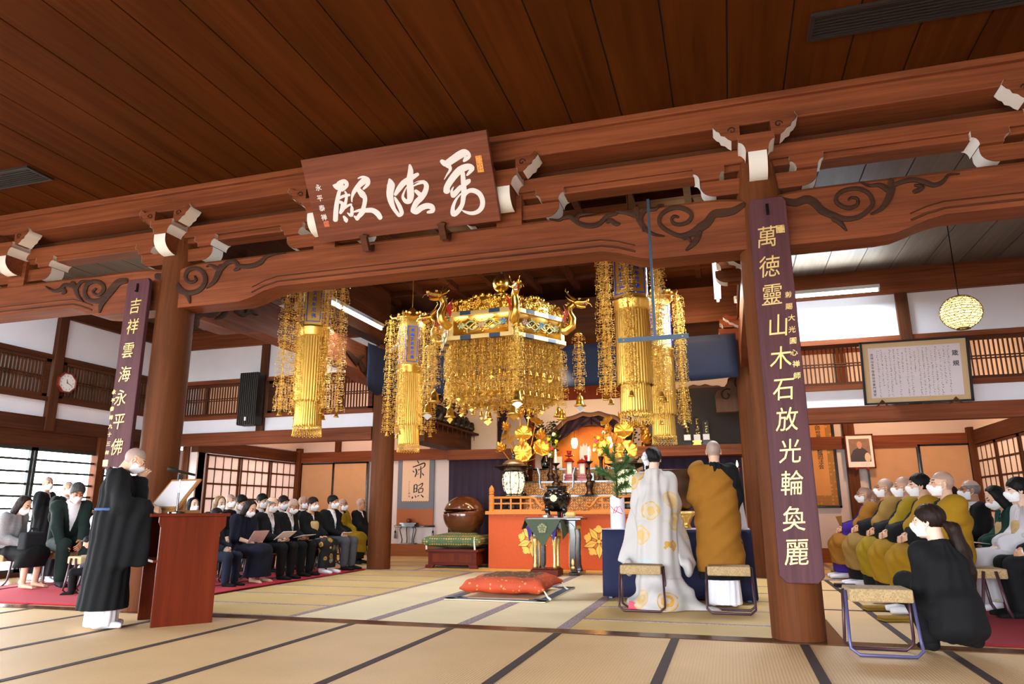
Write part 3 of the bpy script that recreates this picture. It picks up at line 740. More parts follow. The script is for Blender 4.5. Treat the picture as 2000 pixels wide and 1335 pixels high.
# ------------------------------------------------------------------ lettering
_gl = {}
def glyph(ch, bold=.0, depth=.03):
    key = (ch, bold, depth)
    if key not in _gl:
        c = bpy.data.curves.new('glyph', 'FONT'); c.body = ch; c.size = 1; c.extrude = depth; c.resolution_u = 2; c.offset = bold
        o = bpy.data.objects.new('glyph', c); me = bpy.data.meshes.new_from_object(o)
        V = np.array([v.co[:] for v in me.vertices]); Fs = [tuple(p.vertices) for p in me.polygons]
        if len(V): V[:, :2] -= (V[:, :2].min(0)+V[:, :2].max(0))/2
        bpy.data.objects.remove(o); bpy.data.curves.remove(c); bpy.data.meshes.remove(me); _gl[key] = (V, Fs)
    return _gl[key]
def put_glyph(mb, ch, c, U, V, N, size, bold=.0, depth=.03, mi=0, slant=0., sx=1.):
    vs, fs = glyph(ch, bold, depth); c, U, V, N = Vector(c), Vector(U).normalized(), Vector(V).normalized(), Vector(N).normalized()
    mb.add([c+U*((p[0]*sx+slant*p[1])*size)+V*(p[1]*size+slant*.35*p[0]*size)+N*((p[2]+depth)*size) for p in vs], fs, mi)
def column(mb, text, top, bottom, U, N, size, bold=.012, depth=.03, mi=0, slant=.0, sx=1., jit=0.):
    top, bottom = Vector(top), Vector(bottom); n = len(text); V = (top-bottom).normalized()
    for i, ch in enumerate(text):
        c = top.lerp(bottom, i/max(1, n-1))
        s = size*(1+rnd.uniform(-jit, jit)); put_glyph(mb, ch, c+Vector(U).normalized()*rnd.uniform(-jit, jit)*size*.3, U, V, N, s, bold, depth, mi, slant, sx)
def ink_column(mb, top, bottom, U, N, size, mi=0, seed=0):
    """unreadably small handwriting: tiny brush dashes in a column"""
    r = random.Random(seed); top, bottom = Vector(top), Vector(bottom); L = (top-bottom).length; V = (top-bottom)/L; U = Vector(U).normalized(); N = Vector(N).normalized(); s = 0.
    while s < L:
        hgt = size*r.uniform(.6, 1.1)
        for _ in range(r.randint(2, 4)):
            a = top-V*(s+r.uniform(.1, .8)*hgt)+U*r.uniform(-.45, .1)*size
            d = U*r.uniform(.25, .8)*size+V*r.uniform(-.12, .25)*size if r.random() < .6 else V*(-r.uniform(.3, .7))*size+U*r.uniform(-.2, .2)*size
            p = d.cross(N).normalized()*size*r.uniform(.05, .09); mb.add([a-p+N*.0008, a+p+N*.0008, a+d+p*.6+N*.0008, a+d-p*.6+N*.0008], [(0,1,2,3)], mi)
        s += hgt*1.25
# ================================================================== NAME BOARD over the bay (characters read right to left)
GB0 = Vector((-2.94, 6.08, 3.735)); Bu = Vector((1, 0, 0)); Bv = Vector((.0, -.42, .70)).normalized(); Bn = Bu.cross(Bv).normalized()   # faces camera and down
if Bn.y > 0: Bn = -Bn
gk = empty('name_board', GB0, 0, 'large brown wooden name board with three white brush characters, leaning forward on the beam', 'sign')
Gw, Gh = 1.0, .86
b = MB(); b.prism([Bu*(-Gw)-Bn*0, Bu*Gw, Bu*Gw+Bv*Gh, Bu*(-Gw)+Bv*Gh], -Bn*.06); b.build('board', GAKU, gk, bevel=.006)
gp = lambda px, py: PPL(px, py, GB0, Bn)-GB0+Bn*.001
INK = plain('white_ink', 'e6e2e6', .55)
def gstrokes(name, f, sts, h=.006):
    m = MB()
    for pts, w in sts: stroke(m, mp(f, pts), [x/f.s for x in w], gp, Bn, h)
    return m.build(name, INK, gk, auto=60)
def zz(ox, oy, s):
    f = lambda x, y: (ox+x/s, oy+y/s)
    f.s = s; return f
gstrokes('character', zz(640, 320, 10.27), [   # third character
 ([(110,425),(190,445),(270,420),(330,400),(345,430),(290,520)],[20,150,190,190,150,80]),
 ([(240,540),(215,640),(185,800),(170,950),(160,1120)],[70,80,90,100,100]),
 ([(225,690),(330,640),(440,620)],[60,60,50]), ([(350,550),(380,620),(370,740),(330,870),(260,980)],[30,50,60,80,60]),
 ([(240,760),(300,800),(270,960)],[60,70,70]), ([(360,880),(420,830),(480,810)],[40,50,40]), ([(325,1050),(370,1120),(380,1160)],[40,90,40]),
 ([(480,830),(490,900),(480,1030),(400,980)],[20,70,70,20]), ([(490,760),(490,680),(530,560),(640,420),(740,330)],[20,40,80,110,140]),
 ([(610,290),(700,260),(800,310),(810,400),(720,500)],[20,50,90,80,40]),
 ([(590,470),(660,560),(700,610),(750,680),(745,780),(720,880),(690,960),(590,1100)],[70,110,130,90,85,85,90,80]),
 ([(530,960),(640,930),(760,930),(900,930),(1000,990),(1060,1080)],[30,60,90,100,110,90]),
 ([(540,1050),(600,1080),(680,1020),(730,960)],[40,60,60,60])])
gstrokes('character', zz(745, 300, 9.533), [   # middle character
 ([(150,470),(180,580),(160,740),(180,880),(240,1030),(330,1150)],[30,150,130,110,70,60]),
 ([(340,1150),(380,1100),(340,980),(280,870),(250,810)],[60,80,80,60,30]),
 ([(260,760),(330,650),(420,540),(560,450),(680,380)],[60,100,110,100,60]),
 ([(530,210),(545,320),(530,480),(540,650),(545,780),(520,880),(450,880),(400,800),(430,700),(470,620)],[40,100,120,130,130,100,80,50,30,15]),
 ([(580,610),(680,560),(790,530),(840,600),(810,720),(740,820),(660,900),(600,1010),(580,1070)],[20,40,70,90,100,110,110,90,70]),
 ([(600,550),(700,510),(800,500)],[12,20,20]), ([(640,690),(720,760)],[60,90]),
 ([(570,1060),(650,1080),(740,1010),(850,970),(940,990),(950,1060),(860,1090)],[60,100,110,110,100,90,40])])
gstrokes('character', zz(850, 270, 8.343), [   # first character
 ([(105,370),(180,410),(280,350),(400,270),(480,240),(530,290),(470,370)],[60,110,120,130,130,110,40]),
 ([(210,440),(250,500),(190,600),(150,670)],[90,50,25,10]), ([(190,860),(200,780),(290,640),(400,520),(500,470),(570,460),(600,500),(520,600)],[110,100,110,120,110,90,80,30]),
 ([(450,560),(460,700),(470,850),(460,960),(440,1080),(370,1190),(300,1230),(290,1130),(340,1000),(420,900)],[70,80,90,80,70,80,90,60,40,20]),
 ([(420,790),(330,890),(290,940),(270,860),(300,790)],[70,90,60,40,15]), ([(460,760),(540,700),(560,680)],[80,80,50]),
 ([(470,930),(540,860),(630,850),(720,900),(770,1000),(765,1110),(700,1190),(600,1220),(500,1200),(440,1170)],[60,70,80,80,80,80,70,60,40,15])])
m = MB()
for ch, px, py, s in (('永', 622, 366, 12), ('平', 625, 387, 12), ('泰', 629, 406, 12), ('禅', 633, 424, 12)):
    put_glyph(m, ch, gp(px, py), Bu, Bv, Bn, .068, .012, .02)
m.build('signature', INK, gk)
SEAL = plain('orange_seal', 'd88a35', .6); SEALR = plain('red_seal', 'b5562c', .6)
for x, y, w, hgt, mt, txt in ((937, 320, .062, .155, SEAL, ('勅特賜', '禅師印')), (638, 437, .06, .06, SEALR, ('泰', '禅'))):
    c = gp(x, y); m = MB(); m.prism([c-Bu*w/2-Bv*hgt/2, c+Bu*w/2-Bv*hgt/2, c+Bu*w/2+Bv*hgt/2, c-Bu*w/2+Bv*hgt/2], Bn*.003)
    for k, tcol in enumerate(txt):
        n_ = len(tcol); top = c+Bu*(.25-k*.5)*w+Bv*(hgt/2-hgt/n_/2)+Bn*.0035
        ink_column(m, top+Bv*hgt*.12, c+Bu*(.25-k*.5)*w-Bv*hgt*.42+Bn*.0035, Bu, Bn, w*.42, 1, k)
    m.build('seal', [mt, GAKU], gk)
for x, y in ((715, 470), (866, 447)):
    c = gp(x, y); m = MB(); m.prism([c+Bu*a+Bv*v_ for a, v_ in ((-.05,.06),(-.035,.035),(-.035,-.1),(.035,-.1),(.035,.035),(.05,.06),(.0,.075))], Bn*.05)
    m.prism([c+Bu*-.035+Bv*-.12, c+Bu*.035+Bv*-.12, c+Bu*.035+Bv*-.06, c+Bu*-.035+Bv*-.06], -Bn*.17)
    o = m.build('support_hook', WDX, gk, bevel=.004)
# ================================================================== carved boards on the front pillars
GOLDT = plain('gold_lettering', (.72, .50, .19), .42, .5)
def plaque(x, z0, z1, w0, w1, label, text, px_c, small, smt, th=.05, seal=None):
    yf = YF-.205-.05
    r = empty('lettered_board', (x, yf, z0), 0, label, 'sign'); H = z1-z0
    b = MB(); P = []
    c = .05
    for (px, pz) in ((-w0/2+c,0),(w0/2-c,0),(w0/2,c),(w1/2,H-c),(w1/2-c*.6,H),(-w1/2+c*.6,H),(-w1/2,H-c),(-w0/2,c)): P.append(Vector((px, -th/2, pz)))
    b.prism(P[::-1], (0, th, 0)); b.build('board', PLAQ, r, bevel=.006)
    o = Vector((x, yf, z0)); N = (0, -1, 0); U = (1, 0, 0)
    m = MB()
    for ch, (px, py), s in text:
        c_ = PY(px, py, yf-th/2)-o; c_.y = -th/2
        put_glyph(m, ch, c_, U, (0,0,1), N, s, .0, .02, 0, .10, .86)
    m.build('lettering', GOLDT, r)
    m = MB()
    for ch, (px, py), s in small:
        c_ = PY(px, py, yf-th/2)-o; c_.y = -th/2
        put_glyph(m, ch, c_, U, (0,0,1), N, s, .012, .02, 0, .10)
    m.build('small_lettering', GOLDT, r)
    for px, py, s in seal or ():
        c_ = PY(px, py, yf-th/2)-o; m = MB(); m.box((c_.x-s/2, -th/2-.003, c_.z-s/2), (c_.x+s/2, -th/2, c_.z+s/2))
        for k in range(2): ink_column(m, (c_.x+(.25-.5*k)*s, -th/2-.0034, c_.z+s*.42), (c_.x+(.25-.5*k)*s, -th/2-.0034, c_.z-s*.42), U, N, s*.4, 1, k)
        m.build('seal', [GOLDT, PLAQ], r)
    m = MB(); m.box((-.012, -th/2-.012, H-.16), (.012, -th/2, H-.06)); m.box((-.01,-th/2-.03,H-.16),(.01,-th/2,H-.145)); m.build('hanger', BLACKL, r); m = MB(); m.box((-.1,th/2,H-.22), (.1,th/2+.09,H-.12)); m.build('mount_block', WDX, r); m = MB(); m.box((.05,th/2,.15), (.14,th/2+.22,.22)); m.build('mount_block', WDX, r)
    return r
RT_ = [('萬',1498,462),('徳',1503,520),('靈',1508,575),('山',1520,635),('木',1525,698),('石',1530,760),('放',1537,818),('光',1543,880),('輪',1547,942),('奐',1551,1012),('麗',1556,1078)]
RS_ = [('勅',1540,575),('賜',1541,598),('大',1546,620),('光',1547,643),('圓',1549,665),('心',1551,688),('禅',1555,710),('師',1557,733)]
plaque(.495, .44, 3.64, .325, .31, 'long dark violet-brown board with eleven gold characters on the front right pillar', [(c, (x, y), .205 if i < 10 else .215) for i, (c, x, y) in enumerate(RT_)], 0, [(c, (x, y), .058) for c, x, y in RS_], 0, seal=[(1524,447,.07)])
LT_ = [('吉',265,597),('祥',260,637),('雲',251,684),('海',245,730),('永',237,776),('平',233,823),('佛',229,872)]
LS_ = [('永',223,765),('平',221,782),('泰',219,798),('禅',217,815),('九',216,832),('十',214,848),('三',212,866),('翁',209,884)]
plaque(-6.27, 1.42, 3.58, .325, .315, 'dark violet-brown board with gold characters on the front left pillar', [(c, (x, y), .19) for c, x, y in LT_], 0, [(c, (x, y), .055) for c, x, y in LS_], 0, seal=[(206,904,.07)])
# ================================================================== dark steel T-shaped rod hanging in front of the centre beam
r = empty('hanging_rod', (-.62, 5.98, 3.3), 0, 'thin dark steel T-shaped rod hanging in front of the beam at the right gold banner', 'rod')
a = PY(1265, 385, 5.98)-Vector(r.location); c_ = PY(1283, 660, 5.98)-Vector(r.location); l_ = PY(1207, 664, 5.98)-Vector(r.location); e_ = PY(1345, 657, 5.98)-Vector(r.location)
b = MB(); b.box((a.x-.012, -.008, c_.z), (a.x+.012, .008, a.z)); b.box((a.x-.012, -.008, a.z-.02), (a.x+.012, .22, a.z)); b.build('upright', STEEL, r)
zc = (l_.z+e_.z)/2; b = MB(); b.box((l_.x, -.014, zc-.02), (e_.x, -.006, zc+.02)); b.build('crossbar', STEEL, r)
b = MB()
for x in (l_.x+.05, e_.x-.05): b.lathe([(.0,0),(.007,0),(.007,.004),(0,.004)], (x, -.014, zc), 8, ax=Matrix.Rotation(PI/2, 3, 'X'))
b.build('screw', plain('brass', 'b08a4a', .3, .9), r)
# ================================================================== GOLD BANNERS and CANOPY
def strand_unit(mb, z, r=.055, seed=0, hgt=.105):
    q = random.Random(seed); a0 = q.random()*6
    mb.lathe([(.004,z),(.016,z-.004),(.024,z-.016),(.006,z-.018)], seg=6, cap=False)
    for k in range(4):
        a = a0+k*2*PI/4; d = Vector((math.cos(a), math.sin(a), 0)); e = Vector((0,0,1))
        pts = lambda L: [d*x*r+e*(zz_*hgt) for x, zz_ in L]
        o = Vector((0,0,z-.012))
        for L in (((.1,-.05),(.55,-.02),(.95,-.22),(.7,-.42),(.25,-.36),(.1,-.05)), ((.15,-.40),(.6,-.48),(1.0,-.36),(1.05,-.55),(.6,-.72),(.15,-.66),(.15,-.40))):
            mb.tube([o+p for p in pts(L)], .0042, 4, flat=.55, cap=False)
        w = d*r*1.0+Vector((0,0,z-.02-.3*hgt)); dz = q.uniform(.45, .7)*hgt
        mb.tube([w, w-Vector((0,0,dz))], .0016, 3, cap=False); mb.ball(w-Vector((0,0,dz+.006)), .0075, 6, 4)
        a2 = a+.78; w = Vector((math.cos(a2), math.sin(a2), 0))*r*.72+Vector((0,0,z-.02)); dz = q.uniform(.4, .65)*hgt
        mb.tube([w+Vector((0,0,.008)), w-Vector((0,0,dz))], .0016, 3, cap=False); mb.ball(w-Vector((0,0,dz)), .0065, 6, 4, sc=(1,1,1.5))
    mb.tube([Vector((0,0,z)), Vector((0,0,z-hgt))], .003, 4, cap=False)
def strand_mesh(name, n, r=.055, hgt=.105, seed=0):
    m = MB()
    for i in range(n): strand_unit(m, -i*hgt, r*(1+.12*math.sin(i*2.1+seed)), seed*97+i, hgt)
    o = m.build(name, GOLDS, smooth=True); me = o.data; bpy.data.objects.remove(o); return me
def bell_mesh(name, s=1.):
    m = MB(); m.lathe([(.004,0),(.012,-.004),(.03,-.02),(.036,-.05),(.04,-.085),(.062,-.105),(.058,-.108),(.035,-.09),(.0,-.085)], seg=16, cap=False)
    m.lathe([(.006,.02),(.01,.01),(.004,0)], seg=8)
    m.v = [tuple(x*s for x in v) for v in m.v]; o = m.build(name, GOLD, smooth=True); me = o.data; bpy.data.objects.remove(o); return me
def inst(name, me, parent, loc=(0,0,0), rz=0., sc=1.):
    o = bpy.data.objects.new(name, me); COL.objects.link(o); o.parent = parent; o.location = loc; o.rotation_euler = (0,0,rz)
    if sc != 1.: o.scale = (sc, sc, sc)
    return o
ST_LONG = [strand_mesh('strand_long', 19, .09, .097, s) for s in (1, 2)]
ST_MID = strand_mesh('strand_mid', 8, .085, .095, 3)
ST_SH = [strand_mesh('strand_short', 4, .052, .10, s) for s in (4, 5)]
ST_TINY = strand_mesh('strand_tiny', 2, .06, .095, 7)
BELL = bell_mesh('bell', 1.); BELLS = bell_mesh('bell_small', .62)
m = MB(); P = [(-.055,0),(-.03,.022),(0,.03),(.03,.022),(.055,0),(.03,-.012),(.012,-.03),(0,-.04),(-.012,-.03),(-.03,-.012)]
m.prism([Vector((x,-.003,z)) for x, z in P], (0,.006,0)); o = m.build('bell_leaf', WHITE); LEAFW = o.data; bpy.data.objects.remove(o)
o = m.build('bell_leaf', GOLDS); LEAFG = o.data; bpy.data.objects.remove(o)
BLUE = plain('blue_enamel', '1f3fb4', .4)
def banner(x, y, label):
    """six-sided gold column banner; local z=0 at the floor"""
    t = empty('hanging_banner', (x, y, 0), 0, label, 'hanging banner', 'gold column banners hung around the canopy')
    # rope to the ceiling beam
    m = MB(); m.tube([(0,0,4.25),(0,0,5.07)], .008, 6); m.build('rope', GOLDS, t)
    m = MB(); m.lathe([(.02,4.30),(.05,4.27),(.09,4.20),(.17,4.15),(.24,4.12),(.26,4.09),(.24,4.06),(.20,4.04),(.20,3.98)], seg=6, ph=PI/6)
    for k in range(6):
        a = k*PI/3+PI/6; d = Vector((math.cos(a), math.sin(a), 0))
        m.tube([d*.2+Vector((0,0,4.07)), d*.27+Vector((0,0,4.10)), d*.33+Vector((0,0,4.09)), d*.36+Vector((0,0,4.13)), d*.34+Vector((0,0,4.16))], [.018,.02,.016,.012,.006], 6)
        for j in (-1,0,1): m.ball(d*.22+Vector((-d.y,d.x,0))*.055*j+Vector((0,0,4.15+.02*(j==0))), .03, 7, 5)
    m.build('cap', GOLD, t, auto=40)
    m = MB(); rr = .205
    m.lathe([(rr,3.30),(rr,4.0)], seg=6, cap=True, ph=PI/6); m.build('panel_box', GOLDS, t)
    for k in range(6):
        a = k*PI/3; n = Vector((math.cos(a), math.sin(a), 0)); u = Vector((-n.y, n.x, 0)); ap = rr*math.cos(PI/6)
        f = MB(); hw = .088
        for lo, hi in ((( -hw,3.34),(-hw+.011,3.94)),((hw-.011,3.34),(hw,3.94)),((-hw,3.34),(hw,3.352)),((-hw,3.928),(hw,3.94))):
            f.prism([n*(ap)+u*lo[0]+Vector((0,0,lo[1])), n*ap+u*hi[0]+Vector((0,0,lo[1])), n*ap+u*hi[0]+Vector((0,0,hi[1])), n*ap+u*lo[0]+Vector((0,0,hi[1]))], n*.005)
        fo = f.build('panel_frame', BLUE, t)
        L = MB(); column(L, '南無釈迦牟尼佛', n*(ap+.001)+Vector((0,0,3.87)), n*(ap+.001)+Vector((0,0,3.42)), u, n, .062, .02, .02); L.build('lettering', BLUE, fo)
    m = MB()
    m.lathe([(.208,3.30),(.212,3.27),(.20,3.25),(.20,3.18),(.19,3.16)], seg=36, rib=.01, nrib=18)
    seg = 144; pr = []
    m.lathe([(.185,3.22),(.19,2.9),(.195,2.34)], seg=seg, rib=.035, nrib=36, cap=False)
    vs = []
    for k in range(seg):
        a = 2*PI*k/seg; q = .196*(1+.035*math.cos(36*a)); dz = .018*abs(math.sin(9*a)); vs += [(q*math.cos(a), q*math.sin(a), 2.345), (q*math.cos(a)*1.01, q*math.sin(a)*1.01, 2.335-dz)]
    m.add(vs, [(2*k, 2*((k+1)%seg), 2*((k+1)%seg)+1, 2*k+1) for k in range(seg)])
    m.build('upper_column', GOLDS, t, smooth=True)
    m = MB(); m.lathe([(.158,2.40),(.162,2.2),(.168,2.04)], seg=seg, rib=.035, nrib=36, cap=False)
    vs = []
    for k in range(seg):
        a = 2*PI*k/seg; q = .169*(1+.03*math.cos(36*a)); dz = .016*abs(math.sin(12*a)); vs += [(q*math.cos(a), q*math.sin(a), 2.045), (q*math.cos(a)*1.01, q*math.sin(a)*1.01, 2.035-dz)]
    m.add(vs, [(2*k, 2*((k+1)%seg), 2*((k+1)%seg)+1, 2*k+1) for k in range(seg)])
    m.build('lower_column', GOLDS, t, smooth=True)
    m = MB()
    for k in range(24):
        a = 2*PI*k/24; d = Vector((math.cos(a), math.sin(a), 0)); r0 = .172
        m.tube([d*(r0+.006*math.cos(j))+Vector((-d.y,d.x,0))*(.017*math.sin(j))+Vector((0,0,1.995+.022*math.cos(j))) for j in [q*PI/3 for q in range(7)]], .004, 4, cap=False)
        for j in range(2): m.tube([d*r0+Vector((-d.y,d.x,0))*(.012*(2*j-1))+Vector((0,0,1.99)), d*(r0+.004)+Vector((-d.y,d.x,0))*(.012*(2*j-1))+Vector((0,0,1.93-.012*j))], .0018, 3, cap=False); m.ball(d*(r0+.004)+Vector((-d.y,d.x,0))*(.012*(2*j-1))+Vector((0,0,1.922-.012*j)), .0085, 6, 4)
    m.build('bead_fringe', GOLD, t, smooth=True)
    for k in range(6):
        a = k*PI/3+PI/6; s = inst('tassel_strand', ST_LONG[k % 2], t, (.345*math.cos(a), .345*math.sin(a), 4.07), k*1.3)
        inst('bell', BELLS, s, (0,0,-1.85))
    return t
BN = banner(-5.0, 7.7, 'gold column banner hanging at the front left of the bay')
def bcopy(src, x, y, label):
    c = copy_tree(src); c.location = (x, y, 0); c['label'] = label; return c
bcopy(BN, -.90, 7.7, 'gold column banner at the front right, directly behind the steel T-shaped rod')
bcopy(BN, -4.85, 10.35, 'gold column banner at the rear left, touching the left side of the canopy')
bcopy(BN, -.83, 10.35, 'gold column banner at the rear right, half hidden by the front right banner')
# ---- canopy
CX, CY, CR_, PH = -2.88, 9.05, .88, math.radians(-62)
cn = empty('hanging_canopy', (CX, CY, -.215), 0, 'large six-sided golden canopy with dragon heads and bell strands above the altar table', 'canopy')
PALE = plain('pale_gold_frame', (.80, .58, .24), .32, .8); NAVYL = plain('navy_lacquer', '1c3350', .35)
vtx = [Vector((CR_*math.cos(PH+k*PI/3), CR_*math.sin(PH+k*PI/3), 0)) for k in range(6)]
z0c, z1c = 3.36, 3.70
m = MB(); m.prism([v*.97+Vector((0,0,z0c+.03)) for v in vtx], (0,0,.03)); m.build('soffit', plain('soffit_gold', (.75,.42,.12), .45, .7), cn)
m = MB(); m.prism([v*1.0+Vector((0,0,z1c)) for v in vtx], (0,0,.03)); m.build('roof_plate', GOLDS, cn)
m = MB(); m.tube([(0,0,4.4),(0,0,5.28)], .012, 6); m.build('suspension_rod', STEEL, cn)
m = MB(); m.lathe([(.17,3.72),(.17,3.98),(.12,4.03),(.12,4.12),(.09,4.14)], seg=20); m.build('finial_base', BLACKL, cn, auto=40)
m = MB(); m.lathe([(.10,4.13),(.11,4.15),(.10,4.18),(.05,4.20),(.05,4.22),(.085,4.24),(.115,4.29),(.12,4.34),(.105,4.39),(.07,4.43),(.03,4.46),(.005,4.49)], seg=24); m.build('finial', GOLD, cn, smooth=True)
# carved relief of the panels: little shapes of a dragon, waves and flowers
REL = [GOLD, plain('relief_pale', 'a8a878', .5, .3), plain('relief_pink', 'b98a72', .5, .2), plain('relief_blue', '5c86a4', .5)]
# cloud crest mound mesh (shared)
def cloud_mesh(w, h, seed):
    q = random.Random(seed); m = MB()
    m.ball((0,0,0), 1., 20, 12, sc=(w, .07, h))
    for i in range(26):
        a = q.uniform(.05, PI-.05); rr = math.sqrt(q.random())*.93; x, z = math.cos(a)*rr*w, math.sin(a)*rr*h
        for s in (-1, 1):
            y = s*(.07*math.sqrt(max(0, 1-(x/w)**2-(z/h)**2))+.004); R = q.uniform(.022, .036); d = q.choice((-1, 1)); ph = q.uniform(0, 6)
            m.tube([Vector((x+d*R*(1-j/11)*math.cos(ph+j*.8), y+s*.012*(j/10), z+R*(1-j/11)*math.sin(ph+j*.8))) for j in range(9)], [.006+.0006*j for j in range(9)], 5)
    for i in range(9):
        a = PI*(i+.5)/9; m.ball((math.cos(a)*w, 0, math.sin(a)*h), .045, 8, 6, sc=(1,.9,.9))
    o = m.build('cloud', GOLD, smooth=True); me = o.data; bpy.data.objects.remove(o); return me
CLOUD = [cloud_mesh(.27, .205, 1), cloud_mesh(.20, .16, 2)]
side = CR_
for k in range(6):
    a, b_ = vtx[k], vtx[(k+1) % 6]; mid = (a+b_)/2; u = (b_-a).normalized(); n = mid.normalized(); ang = math.atan2(u.y, u.x); Lh = side/2
    f = MB()
    def pbox(x0, x1, za, zb, y0, y1, mi=0):
        f.prism([mid+u*x0+n*y0+Vector((0,0,za)), mid+u*x1+n*y0+Vector((0,0,za)), mid+u*x1+n*y1+Vector((0,0,za)), mid+u*x0+n*y1+Vector((0,0,za))], (0,0,zb-za), mi)
    pbox(-Lh-.02, Lh+.02, z0c, z0c+.055, -.02, .045); pbox(-Lh-.03, Lh+.03, z1c-.03, z1c+.03, -.02, .06)
    pbox(-Lh, -Lh+.06, z0c+.05, z1c-.03, -.02, .03); pbox(Lh-.06, Lh, z0c+.05, z1c-.03, -.02, .03)
    for x in (-.2, .2):
        pbox(x-.075, x+.075, z0c-.002, z0c+.052, -.02, .048, 1); pbox(x-.075, x+.075, z1c-.025, z1c+.032, -.02, .063, 1)
    fo = f.build('frame', [PALE, NAVYL], cn, bevel=.004)
    g = MB(); g.prism([mid+u*(-Lh+.05)+Vector((0,0,z0c+.05)), mid+u*(Lh-.05)+Vector((0,0,z0c+.05)), mid+u*(Lh-.05)+Vector((0,0,z1c-.02)), mid+u*(-Lh+.05)+Vector((0,0,z1c-.02))], n*.008)
    q = random.Random(k+5); zc = (z0c+.05+z1c-.03)/2
    for j in range(3):
        pts = [mid+u*(-.3+.6*i/16)+n*.02+Vector((0,0,zc+.04*math.sin(i*.9+j*2)+.02*(j-1))) for i in range(17)]; g.tube(pts, .013, 6, 1 if j != 1 else 0)
    for j in range(3):
        c = mid+u*(-.28+.28*j+q.uniform(-.04,.04))+n*.02+Vector((0,0,zc+q.uniform(-.02,.03)))
        for i in range(7):
            an = i*2*PI/6; g.ball(c+u*(.036*math.cos(an) if i < 6 else 0)+Vector((0,0,.03*math.sin(an) if i < 6 else 0)), .02, 6, 4, (2, 3, 1)[(j+k) % 3])
    for j in range(24): g.ball(mid+u*q.uniform(-.36,.36)+n*.012+Vector((0,0,zc+q.uniform(-.09,.09))), q.uniform(.012,.022), 6, 4, q.choice((0,0,1)))
    g.build('carved_panel', REL, fo, smooth=True)
    rz = ang
    for x, me, zq in ((0., CLOUD[0], 3.74), (-.30, CLOUD[1], 3.73), (.30, CLOUD[1], 3.73)):
        p = mid*1.0+u*x-n*.03; inst('cloud_crest', me, cn, (p.x, p.y, zq), rz)
    # two rows of short bell strands under each side
    for row, (rad, nn, me, zt) in enumerate(((.93, 7, 0, z0c+.02), (.70, 4, 1, z0c+.02))):
        for j in range(nn):
            p = (a.lerp(b_, (j+.5)/nn))*rad; s = inst('bell_strand', ST_SH[(j+row) % 2], cn, (p.x, p.y, zt), j*.9+k)
            inst('bell', BELLS, s, (0,0,-.42)); inst('pendant', LEAFG, s, (0,0,-.52), j, .7)
            p2 = p*.97; s2 = inst('bell_strand', ST_TINY, cn, (p2.x, p2.y, zt-.48-.12*row), j*1.7)
            inst('bell', BELLS, s2, (0,0,-.20)); inst('pendant', LEAFG, s2, (0,0,-.3), j, .6)
# inner lotus swag ring
m = MB()
for k in range(6):
    a, b_ = vtx[k]*.72, vtx[(k+1) % 6]*.72
    for j in range(6):
        p = a.lerp(b_, (j+.5)/6)+Vector((0,0,2.76-.05*math.cos((j-2.5)*.6))); n = p.copy(); n.z = 0; n.normalize(); u = Vector((-n.y, n.x, 0))
        for s in (-1, 0, 1): m.prism([p+u*.03*s, p+u*(.03*s+.03)+Vector((0,0,-.03)), p+u*.04*s+n*.03+Vector((0,0,-.09)), p+u*(.03*s-.03)+Vector((0,0,-.03))], n*.004)
m.build('petal_swag', GOLDS, cn)
